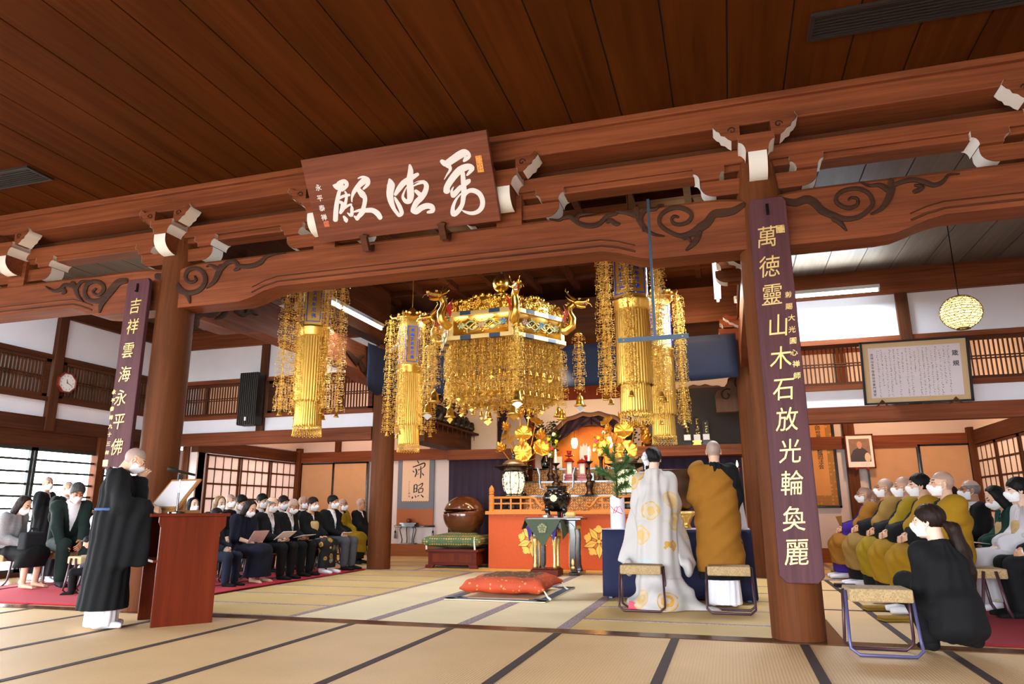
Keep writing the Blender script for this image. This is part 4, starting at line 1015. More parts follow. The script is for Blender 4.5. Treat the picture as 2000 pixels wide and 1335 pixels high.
# ---- dragon heads on the corners
DRAG = [GOLD, plain('dragon_red', 'b3131f', .4), plain('dragon_white', 'efe6da', .5)]
def dragon(parent, base, d):
    """neck rises from base and the head looks along d"""
    d = Vector(d).normalized(); u = Vector((-d.y, d.x, 0)); e = Vector((0,0,1)); B_ = Vector(base)
    P = lambda x, y, z: B_+d*x+u*y+e*z
    r = MB(); nk = [P(-.10,0,.0), P(.03,0,-.02), P(.12,0,.04), P(.13,0,.14), P(.085,0,.22), P(.085,0,.30), P(.15,0,.345)]
    r.tube(nk, [.055,.06,.058,.052,.048,.047,.045], 10)
    for i in range(14):
        t_ = i/13*(len(nk)-1); j = min(int(t_), len(nk)-2); p = nk[j].lerp(nk[j+1], t_-j); tg = (nk[j+1]-nk[j]).normalized(); nrm = u.cross(tg)*(-1); nrm = -nrm if nrm.dot(d) > 0 and j > 1 else nrm
        r.prism([p+tg*.02+nrm*.04, p-tg*.02+nrm*.04, p-tg*.025+nrm*.085], u*.008)
    o = r.build('dragon_neck', DRAG[0], parent, auto=50)
    h = MB()
    h.ball(P(.19,0,.37), .06, 10, 8, sc=(1.1,.85,.85)); h.tube([P(.2,0,.375), P(.28,0,.365), P(.335,0,.37)], [.055,.042,.036], 8); h.ball(P(.335,0,.385), .03, 8, 6)
    h.tube([P(.2,0,.325), P(.26,0,.30), P(.31,0,.295)], [.035,.028,.02], 8)
    for s in (-1, 1):
        h.ball(P(.235,.04*s,.405), .018, 8, 6); h.ball(P(.25,.045*s,.405), .008, 6, 4, 2)
        h.tube([P(.17,.03*s,.41), P(.10,.05*s,.46), P(.05,.06*s,.53), P(.06,.07*s,.56)], [.014,.011,.007,.002], 6)
        h.tube([P(.16,.05*s,.37), P(.10,.075*s,.40), P(.06,.08*s,.44)], [.02,.012,.003], 6)
        h.tube([P(.32,.025*s,.36), P(.37,.04*s,.34), P(.39,.05*s,.30)], [.006,.004,.002], 5)
        for i in range(4): h.prism([P(.23+.028*i,.03*s,.343), P(.245+.028*i,.03*s,.343), P(.237+.028*i,.03*s,.325)], u*.004, 2)
        h.prism([P(.02,.05*s,.08), P(.0,.1*s,.26), P(.05,.07*s,.18), P(.03,.12*s,.32), P(.09,.06*s,.2)], u*.006, 1)
    h.tube([P(.19,0,.345), P(.26,0,.33), P(.325,0,.325)], [.026,.022,.012], 8, 1)
    h.tube([P(.2,.03,.342), P(.3,.022,.342)], .008, 5, 1); h.tube([P(.2,-.03,.342), P(.3,-.022,.342)], .008, 5, 1)
    h.build('dragon_head', DRAG, o, auto=60)
for k in range(6):
    v = vtx[k]; d = v.normalized(); dragon(cn, v*1.02+Vector((0,0,3.58)), d)
    p = v+d*.22; s = inst('bell_strand', ST_MID, cn, (p.x, p.y, 3.52), k); bl = inst('bell', BELL, s, (0,0,-.82), 0, 1.35)
    inst('pendant', LEAFW if k in (0, 1, 4) else LEAFG, s, (0,0,-1.0), ang, 1.3); 
    s.location.z = 3.50 if k != 0 else 3.45
    c_ = MB(); c_.lathe([(.004,.03),(.03,.02),(.055,0),(.05,-.012),(.0,-.01)], seg=12); c_.build('strand_cap', GOLD, s, smooth=True)
for k in (0, 1, 5):
    p = vtx[k]*.97; s = inst('bell_strand', ST_MID, cn, (p.x, p.y, 3.30), k+.5); inst('bell', BELL, s, (0,0,-.80), 0, 1.25); inst('pendant', LEAFG, s, (0,0,-.97), .3, 1.1)
# ================================================================== globe lanterns
GLOBE_IN = emis('globe_glow', (1, .70, .22), 2.6); CANE = plain('globe_cane', '3f2f12', .6)
def globe(x, y, z, label, rz):
    t = empty('globe_lantern', (x, y, z), rz, label, 'lantern', 'globe pendant lanterns of woven cane')
    m = MB(); m.ball((0,0,0), .212, 28, 18, sc=(1,1,.9)); m.build('shade', GLOBE_IN, t, smooth=True)
    q = random.Random(4); m = MB()
    def S(la, lo, r=.217): return Vector((r*math.cos(la)*math.cos(lo), r*math.cos(la)*math.sin(lo), r*.93*math.sin(la)))
    for j in range(-9, 10):
        la = j*PI/2/10; n = max(5, int(20*math.cos(la))); off = q.random()
        pts = [S(la+q.uniform(-.04,.04), 2*PI*(i+off)/n) for i in range(n)]; m.tube(pts+[pts[0]], .0038, 4, cap=False)
        for i in range(n): m.tube([S(la, 2*PI*(i+off)/n+q.uniform(-.1,.1)), S(la+PI/20, 2*PI*(i+off)/n+q.uniform(-.15,.15)*1.5)], .0034, 4, cap=False)
    m.build('cane_net', CANE, t)
    m = MB(); m.tube([S(0,2*PI*i/32,.219) for i in range(33)], .005, 4, cap=False); m.build('rim', plain('rim_straw', 'd9c27a', .6), t)
    m = MB(); m.lathe([(.07,-.185),(.075,-.2),(.06,-.203),(.06,-.185)], seg=16); m.build('bottom_ring', CANE, t)
    m = MB(); m.tube([(0,0,.19),(0,0,CZ-z-.02)], .006, 6); m.lathe([(.0,CZ-z-.03),(.04,CZ-z-.03),(.04,CZ-z-.002),(0,CZ-z-.002)], seg=12); m.build('cord', BLACKL, t)
globe(2.735, 9.05, 3.215, 'glowing yellow globe lantern hanging at the right before the framed rules text', 0)
globe(-8.46, 9.05, 3.165, 'glowing yellow globe lantern half hidden behind the front left pillar', 1)
# ================================================================== fluorescent lamps
TUBE = emis('tube_glow', (.86, .95, 1), 14); HOUS = plain('lamp_housing', 'cfd6da', .5)
def tube_lamp(a, b_, label, power=0):
    a, b_ = Vector(a), Vector(b_); d = b_-a; L = d.length; t = empty('fluorescent_lamp', a, 0, label, 'ceiling lamp', 'white fluorescent tube lamps')
    t.rotation_euler = (0, math.asin(-d.z/L), math.atan2(d.y, d.x))
    m = MB(); m.box((-.03,-.05,.03), (L+.03,.05,.085)); m.box((-.03,-.02,-.02), (-.005,.02,.03)); m.box((L+.005,-.02,-.02), (L+.03,.02,.03)); m.build('housing', HOUS, t, bevel=.005)
    m = MB(); m.tube([(0,0,0),(L,0,0)], .018, 10); m.build('tube', TUBE, t, smooth=True); return t
p0, p1 = PY(1556, 577, 11.3), PY(1714, 569, 11.3); zt = (p0.z+p1.z)/2
tube_lamp((p0.x-.9, 11.3, zt), (p1.x, 11.3, zt), 'long fluorescent tube under the aisle ceiling at right, beside the lettered pillar')
area('aisle_tube_light', ((p0.x+p1.x)/2-.4, 11.28, zt-.04), (0, -.15, -1), 1.9, .1, 90, (.82, .92, 1))
area('aisle_tube_light_up', ((p0.x+p1.x)/2-.4, 11.05, zt+.05), (0, -1.2, 1), 1.9, .1, 60, (.72, .86, 1))
tube_lamp((-5.55, 8.4, 4.05), (-5.55, 10.6, 4.05), 'fluorescent tube along the left side beam behind the front left banner')
tube_lamp((.05, 8.4, 4.05), (.05, 10.6, 4.05), 'fluorescent tube along the right side beam behind the front right pillar')
# ================================================================== wall things
r = empty('line_speaker', (-8.74, 11.5, 2.6), 0, 'tall black ribbed line speaker on the wall between two transoms', 'speaker')
m = MB(); m.box((-.2,-.13,0), (.2,.1,1.02)); m.build('cabinet', plain('speaker_black', '17130f', .6), r, bevel=.01)
m = MB()
for k in range(9): m.box((-.19+.044*k,-.15,.01), (-.19+.044*k+.02,-.13,1.01))
m.build('grille', plain('grille_brown', '241c17', .6), r)
m = MB(); m.box((-.02,-.154,.08), (.02,-.15,.15)); m.build('badge', WHITE, r)
cp = Vector((XL+.12, 9.09, 3.13)); r = empty('wall_clock', cp, 0, 'octagonal red-brown wall clock with white dial on the left wall post', 'clock')
RX = Matrix.Rotation(PI/2, 3, 'Y')
m = MB(); m.lathe([(.16,-.03),(.185,-.03),(.185,.02),(.172,.03),(.160,.02),(.160,-.03)], seg=8, ax=RX, ph=PI/8); m.build('case', plain('clock_wood', '6f2418', .3), r, bevel=.004)
m = MB(); m.lathe([(.0,.0),(.162,.0),(.162,.008),(0,.008)], seg=8, ax=RX, ph=PI/8); dl = m.build('dial', WHITE, r)
m = MB()
for k in range(12):
    a = 2*PI*k/12; put_glyph(m, str(k if k else 12), (.0085, -.115*math.sin(-a), .115*math.cos(a)), (0,1,0), (0,0,1), (1,0,0), .034, .004, .01)
m.build('numerals', BLACK, dl)
for nm, a, L, w in (('hour_hand', math.radians(348), .06, .008), ('minute_hand', math.radians(115), .10, .005)):
    dv = Vector((0, math.sin(a), math.cos(a))); n_ = Vector((1,0,0)).cross(dv); m = MB(); m.prism([Vector((.011,0,0))-dv*.015+n_*w, Vector((.011,0,0))+dv*L+n_*w*.4, Vector((.011,0,0))+dv*L-n_*w*.4, Vector((.011,0,0))-dv*.015-n_*w], (.002,0,0)); m.build(nm, BLACK, r)
# framed rules text on the right, tilted forward
fo = Vector((2.745, 11.5, 2.50)); fv = Vector((0,-.16,.95)).normalized(); fn = Vector((0,-.95,-.16)).normalized(); fu = Vector((1,0,0)); fw, fh = 1.43, .94
r = empty('framed_text', fo, 0, 'wide black-framed white sheet of handwritten rules above the right lintel', 'framed text')
def fbar(m, x0, x1, v0, v1, d=.04): m.prism([fu*x0+fv*v0, fu*x1+fv*v0, fu*x1+fv*v1, fu*x0+fv*v1], fn*d)
m = MB()
for a in ((-fw/2,fw/2,0,.03),(-fw/2,fw/2,fh-.03,fh),(-fw/2,-fw/2+.03,0,fh),(fw/2-.03,fw/2,0,fh)): fbar(m, *a)
m.build('frame', BLACK, r)
m = MB(); fbar(m, -fw/2+.02, fw/2-.02, .02, fh-.02, .008); m.build('mount', plain('mount_tan', 'c9aa82', .85), r)
m = MB(); fbar(m, -fw/2+.11, fw/2-.11, .10, fh-.10, .012); sh = m.build('sheet', plain('sheet_white', 'e0d6dc', .85), r)
m = MB(); W0 = fw/2-.11; e_ = fn*.0125
column(m, '箴規', fu*(W0-.07)+fv*(fh-.235)+e_, fu*(W0-.07)+fv*(fh-.385)+e_, fu, fn, .085, .012, .01)
for k in range(18):
    top = fh-.13-(.05 if k in (2,4,8,11,15) else 0); bot = .12 if k % 5 not in (1, 3) else .12+.22*((k*7) % 3)*.8
    ink_column(m, fu*(W0-.16-.0545*k)+fv*top+e_, fu*(W0-.16-.0545*k)+fv*bot+e_, fu, fn, .026, 0, k)
column(m, '吉祥山永平寺長谷寺専門僧堂', fu*(-W0+.045)+fv*(fh-.20)+e_, fu*(-W0+.045)+fv*(.15)+e_, fu, fn, .043, .008, .01)
m.build('handwriting', BLACK, sh)
for x in (-.48, .48):
    m = MB(); m.prism([fu*(x-.09)+fv*-.03+fn*.045, fu*x+fv*.075+fn*.045, fu*(x+.09)+fv*-.03+fn*.045, fu*x+fv*.02+fn*.045], fn*.02); m.build('support_hook', WDX, r)
m = MB(); m.box((-.3,.012,.03), (.3,.2,.09)); m.box((-.3,-.11,.80), (.3,.2,.84)); m.build('wall_bracket', WDX, r)
# ceiling air vents
VENTM = plain('vent_brown', '1a110d', .6)
def vent(x0, x1, y0, y1, label, n=7):
    t = empty('air_vent', ((x0+x1)/2, (y0+y1)/2, CZ), 0, label, 'vent', 'brown ceiling air vents'); hx, hy = (x1-x0)/2, (y1-y0)/2
    m = MB()
    for lo, hi in (((-hx,-hy),(hx,-hy+.03)),((-hx,hy-.03),(hx,hy)),((-hx,-hy+.0301),(-hx+.03,hy-.0301)),((hx-.03,-hy+.0301),(hx,hy-.0301))): m.box((*lo,-.025), (*hi,-.0))
    m.build('frame', VENTM, t); m = MB(); m.box((-hx+.02,-hy+.02,-.006), (hx-.02,hy-.02,-.002)); m.build('duct', BLACK, t)
    m = MB()
    for k in range(n):
        y = -hy+.03+(2*hy-.06)*(k+.5)/n; m.box((-hx+.03,y-.006,-.02), (hx-.03,y+.006,-.006))
    m.build('louvres', VENTM, t)
g = lambda px, py: CAMP+ray(px, py)*((CZ-HC)/ray(px, py).z)
q0, q1 = g(1582, 40), g(1577, 78); vent(q0.x, q0.x+2.6, q1.y-.32, q1.y, 'long brown slatted air vent in the front ceiling at top right')
q0, q1 = g(75, 325), g(105, 348); vent(q1.x-2.2, q1.x, q1.y-.32, q1.y, 'long brown slatted air vent in the front ceiling at far left')
# ceiling hatch frame seen over the right aisle
# ================================================================== ALTAR
PURP = plain('purple_curtain', '220f26', .85, noise=.15, nscale=6); NAVY = plain('navy_cloth', '11163a', .85, noise=.08, nscale=5); NAVYC = plain('navy_curtain', '16233f', .8, noise=.15, nscale=3)
ORANGE = plain('orange_altar_cloth', 'c2501c', .7, noise=.05, nscale=20); CREST = plain('crest_gold', 'f0bd4e', .5, .1)
LWOOD = wood('altar_top_wood', 'd08a48', 'a8642c', 0, .4); REDW = wood('rosewood', '6d2a1a', '451810', 0, .3); REDWZ = wood('rosewood_upright', '7a3018', '551f10', 2, .35)
WAX = plain('candle_wax', 'f4ead8', .5); FLAME = emis('flame', (1, .72, .3), 25); BRONZE = plain('dark_bronze', '3b2a20', .35, .8); GREEN = plain('leaf_green', '2f4a1c', .6, noise=.3, nscale=20)
t = NT('gold_damask')      # overlapping circles woven in gold and brown
co = t.coord(); sp = t.n('ShaderNodeSeparateXYZ'); t.l(co, sp.inputs[0])
def cell(off):
    a = t.math('SUBTRACT', t.math('FRACT', t.math('ADD', t.math('MULTIPLY', sp.outputs[0], 1/.19), off)), .5)
    b_ = t.math('SUBTRACT', t.math('FRACT', t.math('ADD', t.math('MULTIPLY', sp.outputs[2], 1/.19), off)), .5)
    return t.math('SQRT', t.math('ADD', t.math('MULTIPLY', a, a), t.math('MULTIPLY', b_, b_)))
rings = []
for off in (0., .5):
    d = cell(off); rings.append(t.math('LESS_THAN', t.math('ABSOLUTE', t.math('SUBTRACT', d, .46)), .035)); rings.append(t.math('LESS_THAN', t.math('ABSOLUTE', t.math('SUBTRACT', d, .16)), .03))
f = rings[0]
for q in rings[1:]: f = t.math('MAXIMUM', f, q)
t.set(t.mix(f, hexc('a87538'), hexc('5a3416')), .45, .45); DAMASK = t.mat
def crest_mb(c, R, n=Vector((0,-1,0)), u=Vector((1,0,0))):
    m = MB(); v = Vector((0,0,1)); c = Vector(c)
    def P(r, a): return c+u*(r*math.sin(a))+v*(r*math.cos(a))
    for k in range(5):
        a = k*2*PI/5+PI      # leaf
        L = [P(.10*R, a-.3)]+[P(R*(.1+.9*t_), a-.30*math.sin(PI*t_**.8)*(1-.25*t_)/max(.45,t_)*.75) for t_ in (.2,.35,.5,.65,.8,.92)]+[P(R, a)]
        L += [P(R*(.1+.9*t_), a+.30*math.sin(PI*t_**.8)*(1-.25*t_)/max(.45,t_)*.75) for t_ in (.92,.8,.65,.5,.35,.2)]+[P(.10*R, a+.3)]
        m.prism(L, n*.009); m.tube([p_+n*.009 for p_ in L], R*.014, 4, 1, cap=False); m.tube([P(R*.12, a)+n*.009, P(R*.9, a)+n*.009], R*.008, 4, 1)
        a += PI/5            # flower
        F = [P(.52*R, a-.10)]+[P(R*(.62+.33*s_), a+w) for w, s_ in ((-.42,.1),(-.44,.45),(-.30,.62),(-.24,.5),(-.14,.85),(0,1.),(.14,.85),(.24,.5),(.30,.62),(.44,.45),(.42,.1))]+[P(.52*R, a+.10)]
        m.prism(F, n*.006)
        for w in (-.16,0,.16): m.prism([P(.2*R, a+w*.8-.03), P(.46*R, a+w-.03), P(.46*R, a+w+.03), P(.2*R, a+w*.8+.03)], n*.006)
    m.prism([P(.11*R, k*PI/6) for k in range(12)], n*.008); return m
al = empty('altar_platform', (-2.76, 12.4, 0), 0, 'orange-cloth-fronted altar platform with gold flower crests and pale wood top', 'altar')
m = MB(); m.box((-1.40,.01,0), (1.42,2.08,.92)); m.build('body', REDW, al)
m = MB(); m.box((-1.42,-.005,.004), (1.44,.01,.925)); cl = m.build('front_cloth', ORANGE, al)
for px, py in ((1040,1055), (1170,1057)):
    c = PY(px, py, 12.39)-Vector(al.location); crest_mb((c.x, -.006, c.z), .285).build('flower_crest', [CREST, plain('crest_line', '7a4a1c', .6)], cl)
m = MB()
for k in range(14): m.ball((-1.35+k*.21, -.008, .91), .007, 6, 4)
m.build('tacks', GOLDS, cl)
m = MB(); m.box((-1.47,-.06,.925), (1.49,2.08,.985)); m.build('top_board', LWOOD, al, bevel=.006)
def railing(x0, x1, curl_right, label, y=12.44):
    """x0 post end, x1 scroll end"""
    t = empty('altar_railing', (x0, y, .985), 0, label, 'railing', 'low orange altar railings'); L = x1-x0; s = 1 if L > 0 else -1; L = abs(L)
    m = MB(); m.lathe([(.05,0),(.05,.28),(.035,.29),(.05,.31),(.04,.33),(.05,.35),(.045,.40),(.02,.44),(.005,.46)], seg=12); m.build('newel_post', LWOOD, t, auto=40)
    m = MB(); pts = [(.04,.235),(L*.5,.235),(L-.16,.235),(L-.10,.215),(L-.05,.14),(L-.0,.08),(L+.05,.06),(L+.10,.085),(L+.09,.13),(L+.05,.135),(L+.045,.11)]
    m.tube([Vector((s*x,0,z)) for x, z in pts], [.022]*6+[.02,.018,.016,.014,.01], 8, up=(0,1,0)); m.build('top_rail', LWOOD, t, smooth=True)
    m = MB(); m.box((min(0,s*(L-.12)),-.014,.12), (max(0,s*(L-.12)),.014,.145)); m.build('middle_rail', LWOOD, t)
    m = MB(); m.box((min(0,s*(L+.02)),-.02,0), (max(0,s*(L+.02)),.02,.03)); m.build('bottom_rail', LWOOD, t)
    for k in range(4):
        x = s*(L*(k+1)/5); m = MB(); m.box((x-.014,-.013,.03), (x+.014,.013,.225)); m.build('baluster', LWOOD, t)
railing(-4.14, -3.22, 1, 'low orange railing on the altar top at left, below the lit openwork lantern')
railing(-1.38, -2.30, 1, 'low orange railing on the altar top at right, behind the wrapped pine vase')
def tier(y0, y1, x0, x1, z0, z1, label):
    t = empty('altar_tier', ((x0+x1)/2, y0, z0), 0, label, 'altar step'); w = (x1-x0)/2
    m = MB(); m.box((-w,0,0), (w,y1-y0,z1-z0-.03)); m.build('damask_front', DAMASK, t); m = MB(); m.box((-w-.015,-.02,z1-z0-.03), (w+.015,y1-y0,z1-z0)); m.build('lacquer_top', BLACKL, t)
tier(12.9, 14.3, -3.85, -1.75, .985, 1.265, 'lowest gold damask altar step with black lacquer edge')
tier(13.3, 14.3, -3.80, -1.80, 1.265, 1.535, 'middle gold damask altar step carrying the candle stands')
tier(13.75, 14.3, -3.72, -1.88, 1.535, 1.80, 'top gold damask altar step at the back of the altar')
# ---- back wall of the altar with three cusped openings
def cusp(x0, x1, zs, zt, n=5):
    """cusped arch outline from (x0,zs) to (x1,zs), apex zt"""
    pts = []; cx = (x0+x1)/2; hw = (x1-x0)/2
    for i in range(33):
        u = -1+2*i/32; base = zs+(zt-zs)*(1-abs(u)**2.6); pts.append((cx+u*hw, base-.035*abs(math.sin(u*PI*n/2+ (PI/2 if n % 2 else 0)))))
    return pts
aw = MB(); YA = 14.52
bays = [(-4.72, -3.98, 3.30, 3.46), (-3.52, -1.78, 2.55, 2.97), (-1.02, .18, 3.26, 3.42)]
def wallpoly(x0, x1, arch, zt):
    for (xa, za), (xb, zb) in zip(arch[:-1], arch[1:]): aw.prism([Vector((xa, YA, za)), Vector((xb, YA, zb)), Vector((xb, YA, zt)), Vector((xa, YA, zt))], (0,.06,0))
    if arch[0][0] > x0: aw.box((x0, YA, 0), (arch[0][0], YA+.06, zt))
    if arch[-1][0] < x1: aw.box((arch[-1][0], YA, 0), (x1, YA+.06, zt))
arcs = [cusp(*b_) for b_ in bays]
wallpoly(-5.5, -3.96, arcs[0], 4.3); wallpoly(-3.90, -1.56, arcs[1], 3.36); wallpoly(-1.5, .45, arcs[2], 4.3)
struct(aw, 'wall_altar', plain('altar_plaster', 'e4d0c4', .9))
m = MB(); m.box((-3.90, YA-.03, 3.26), (-1.56, YA+.08, 4.3)); m.build('trim_4', REDWZ, kind='structure')
for k, ar in enumerate(arcs):
    m = MB(); m.tube([Vector((x, YA-.02, z)) for x, z in ar], .045, 8, up=(0,1,0)); m.build('trim_%d' % (5+k), plain('arch_trim', '6a4638', .6), kind='structure', smooth=True)
post(-3.94, YA-.03, 0, 4.2, .15, 'reddish altar post left of the orange niche', REDWZ); post(-1.53, YA-.03, 0, 4.2, .15, 'reddish altar post right of the orange niche', REDWZ)
m = MB(); m.box((-5.9, 12.0, 4.25), (.5, 15.4, 4.32)); struct(m, 'ceiling_altar', WDX)
m = MB(); m.box((-3.6, 15.16, 1.0), (-1.7, 15.2, 3.2)); struct(m, 'wall_niche', plain('niche_gold_cloth', 'd9812c', .5, .3, noise=.08, nscale=14))
m = MB(); m.box((-3.05, 15.10, 1.7), (-2.5, 15.165, 2.75)); tag(m.build('hanging_cloth', plain('niche_gold_cloth_dark', 'b9641e', .6, .3, noise=.1, nscale=12)), 'darker orange cloth hanging in the centre of the lit niche', 'cloth')
def drape(name, x0, x1, z_top, ends, label, mat=PURP, y=YA+.1, thick=.03, folds=5, z_in=None, group=None):
    """curtain tied up: lower edge runs from ends[0] (z at x0) to ends[1] (z at x1), quadratic"""
    N, K = 28, 12; vs = []
    for i in range(N+1):
        u = i/N; x = x0+(x1-x0)*u; zb = ends[0]+(ends[1]-ends[0])*(u**1.6 if ends[1] < ends[0] else 1-(1-u)**1.6)
        for j in range(K+1):
            v = j/K; z = z_top+(zb-z_top)*v; vs.append((x, y+.03*math.sin(folds*(2*PI*v*.5+u*5))*min(1,v*3)+.02*math.sin(u*23+v*6), z))
    fs = [(i*(K+1)+j, (i+1)*(K+1)+j, (i+1)*(K+1)+j+1, i*(K+1)+j+1) for i in range(N) for j in range(K)]
    m = MB(); m.add(vs, fs); o = m.build(name, mat, smooth=True); s = o.modifiers.new('thickness', 'SOLIDIFY'); s.thickness = thick*.4
    return tag(o, label, 'curtain', group)
drape('tied_curtain', -3.55, -2.66, 3.0, (2.25, 2.74), 'left half of the purple curtain tied open before the orange niche')
drape('tied_curtain', -1.76, -2.66, 3.0, (2.20, 2.74), 'right half of the purple curtain tied open before the orange niche')
drape('tied_curtain', -4.75, -4.30, 3.5, (2.2, 3.25), 'left half of the purple curtain in the narrow left arch')
drape('tied_curtain', -3.95, -4.30, 3.5, (2.4, 3.25), 'right half of the purple curtain in the narrow left arch')
drape('tied_curtain', -1.05, -.45, 3.45, (2.6, 3.2), 'left half of the purple curtain above the memorial tablets')
drape('tied_curtain', .2, -.45, 3.45, (2.3, 3.2), 'right half of the purple curtain above the memorial tablets')
def hang_curtain(name, x0, x1, y, z0, z1, label, mat, n=9, amp=.035, ry=0.):
    N, K = n*8, 6; vs = []
    for i in range(N+1):
        u = i/N
        for j in range(K+1):
            v = j/K; a = amp*(.35+.65*v)
            vs.append((x0+(x1-x0)*u, y+ry*u+a*math.sin(u*n*2*PI+1.5*math.sin(v*2+u*3)), z1+(z0-z1)*v+.012*math.sin(u*n*4)*v))
    fs = [(i*(K+1)+j, (i+1)*(K+1)+j, (i+1)*(K+1)+j+1, i*(K+1)+j+1) for i in range(N) for j in range(K)]
    m = MB(); m.add(vs, fs); o = m.build(name, mat, smooth=True); s = o.modifiers.new('thickness', 'SOLIDIFY'); s.thickness = .012
    return tag(o, label, 'curtain')
hang_curtain('purple_curtain', -5.45, -3.98, 13.6, .02, 2.02, 'dark purple curtain hanging left of the altar behind the wooden fish drum', PURP)
hang_curtain('purple_curtain', -1.45, .25, 13.0, .02, 1.93, 'dark purple curtain hanging under the memorial tablet shelf', PURP)
hang_curtain('navy_curtain', -5.80, .28, 11.5, 3.02, 3.74, 'navy blue valance curtain stretched between the rear pillars', NAVYC, 5, .02)
vs = MB(); vs.box((-5.47, 13.55, 2.0), (-3.98, 13.68, 2.2)); tag(vs.build('lintel_beam', WX), 'brown lintel above the left purple curtain', 'beam', kind='thing')
# navy wrap over the end of the left side beam
m = MB()
for k in range(13):
    u = k/12; pass
N = 14; vsl = []
for i in range(N+1):
    a = i/N; y = 10.62+.98*a
    for x, z in ((-5.80,3.83),(-5.79,3.45),(-5.785,3.2),(-5.775,2.98+.03*math.sin(i))): vsl.append((x+.012*math.sin(i*1.3+z*9), y, z))
m.add(vsl, [(i*4+j, (i+1)*4+j, (i+1)*4+j+1, i*4+j+1) for i in range(N) for j in range(3)])
# (kept with the valance: its returned end along the side beam)
o = m.build('navy_curtain', NAVYC, smooth=True); s = o.modifiers.new('thickness', 'SOLIDIFY'); s.thickness = .01; tag(o, 'returned end of the navy curtain wrapped along the left side beam', 'curtain')
# ---- white glowing niche lamps
PAPERG = emis('paper_lamp_glow', (1, .9, .72), 5)
for px, py, lb in ((1122, 865, 'glowing white paper lamp in the niche at left'), (1191, 863, 'glowing white paper lamp in the niche at right, partly behind lotus')):
    c = PY(px, py, 14.9); r = empty('paper_lamp', c, 0, lb, 'lamp', 'white paper lamps in the niche'); m = MB(); m.lathe([(.015,-.11),(.045,-.10),(.066,-.035),(.07,.035),(.058,.09),(.03,.11)], seg=14); m.build('shade', PAPERG, r, smooth=True)
    m = MB(); m.lathe([(.03,.11),(.035,.12),(.01,.125)], seg=12); m.tube([(0,0,.12),(0,0,4.26-c.z)], .004, 5); m.build('cap', BLACKL, r)
# ---- helpers for altar ware
def cloc(px, py, Y): return PY(px, py, Y)
def candle_stand(px, pz, Y, zb, zt, label, red=False, flame=True):
    c = PX(px, pz, 0) if 0 else PY(px, pz, Y); r = empty('candle_stand', (c.x, Y, zb), 0, label, 'candle stand', 'altar candle stands'); H = zt-zb
    m = MB(); m.lathe([(.085,0),(.085,.02),(.06,.05),(.05,.11),(.075,.17),(.08,.21),(.055,.25),(.03,.27),(.055,.31),(.06,.34),(.04,.37),(.02,.40),(.018,H-.06),(.03,H-.05),(.075,H-.01),(.08,H),(.07,H-.004),(.01,H-.01)], seg=18); m.build('stand', BRONZE, r, smooth=True)
    m = MB(); m.lathe([(.024,H-.005),(.024,H+.17),(.0,H+.172)], seg=12); m.build('candle', WAX if not red else plain('red_wax', 'b3141c', .4), r)
    m = MB(); m.lathe([(.002,H+.17),(.016,H+.195),(.012,H+.225),(.001,H+.265)], seg=10); m.build('flame', FLAME, r, smooth=True)
    return r
candle_stand(1086, 930, 13.1, 1.265, 1.86, 'dark bronze candle stand with lit white candle, left of the red tablets')
candle_stand(1151, 930, 13.1, 1.265, 1.88, 'dark bronze candle stand with lit white candle, right of the red tablets')
def flower_vase(px, Y, zb, label, seed):
    c = PY(px, 900, Y); r = empty('flower_vase', (c.x, Y, zb), 0, label, 'vase', 'altar flower vases with bright bouquets')
    m = MB(); m.lathe([(.085,0),(.09,.02),(.06,.05),(.08,.10),(.085,.13),(.05,.18),(.035,.22),(.034,.38),(.05,.42),(.055,.45),(.045,.44),(.0,.40)], seg=20); m.build('vase', BRONZE, r, smooth=True)
    q = random.Random(seed); lv = MB(); cols = {}
    def blob(c_, rr, mi): lv2 = cols.setdefault(mi, MB()); [lv2.ball(c_+Vector((q.uniform(-1,1), q.uniform(-1,1), q.uniform(-1,1)))*rr*.45, rr*q.uniform(.5,.75), 7, 5, sc=(1,1,.7)) for _ in range(6)]
    for k in range(70):
        a = q.uniform(0, 2*PI); R = q.uniform(.02,.17); z = .46+q.uniform(0,.42); d = Vector((math.cos(a), math.sin(a), 0)); p = d*R+Vector((0,0,z)); s_ = Vector((-d.y, d.x, 0))*.016; tp = p+d*.06+Vector((0,0,q.uniform(.0,.07)))
        lv.add([p, p.lerp(tp,.5)+s_, tp, p.lerp(tp,.5)-s_+Vector((0,0,.008))], [(0,1,2,3)])
        if k % 4 == 0: lv.tube([(0,0,.42), p*.6+Vector((0,0,.2)), p], .004, 4, cap=False)
    lv.build('leaves', plain('bouquet_green', '7f9a2e', .6, noise=.3, nscale=30), r)
    for k, (nm, hx, pos) in enumerate((('red_flower','c0172a',(.05,-.12,.62)), ('yellow_flower','e5c02a',(-.02,-.11,.80)), ('yellow_flower','e5c02a',(-.10,-.08,.66)), ('white_flower','f1ece0',(.08,-.07,.90)), ('white_flower','f1ece0',(.0,-.13,.50)), ('pink_flower','c4417e',(-.07,-.10,.74)), ('yellow_flower','e5c02a',(.12,-.04,.76)), ('white_flower','f1ece0',(-.12,-.04,.58)))):
        mm = MB(); P = Vector(pos)
        for i in range(9):
            a = i*2.4; mm.ball(P+Vector((math.cos(a)*.022*(i/9+.3), -.006*i/9, math.sin(a)*.022*(i/9+.3))), .02, 7, 5, sc=(1,.6,1))
        mm.build(nm, plain(nm, hx, .6), r, smooth=True)
flower_vase(1076, 13.45, 1.535, 'bronze vase with yellow, red and white bouquet at the left of the altar', 3)
flower_vase(1174, 13.45, 1.535, 'bronze vase with yellow, red and white bouquet at the right of the altar', 8)
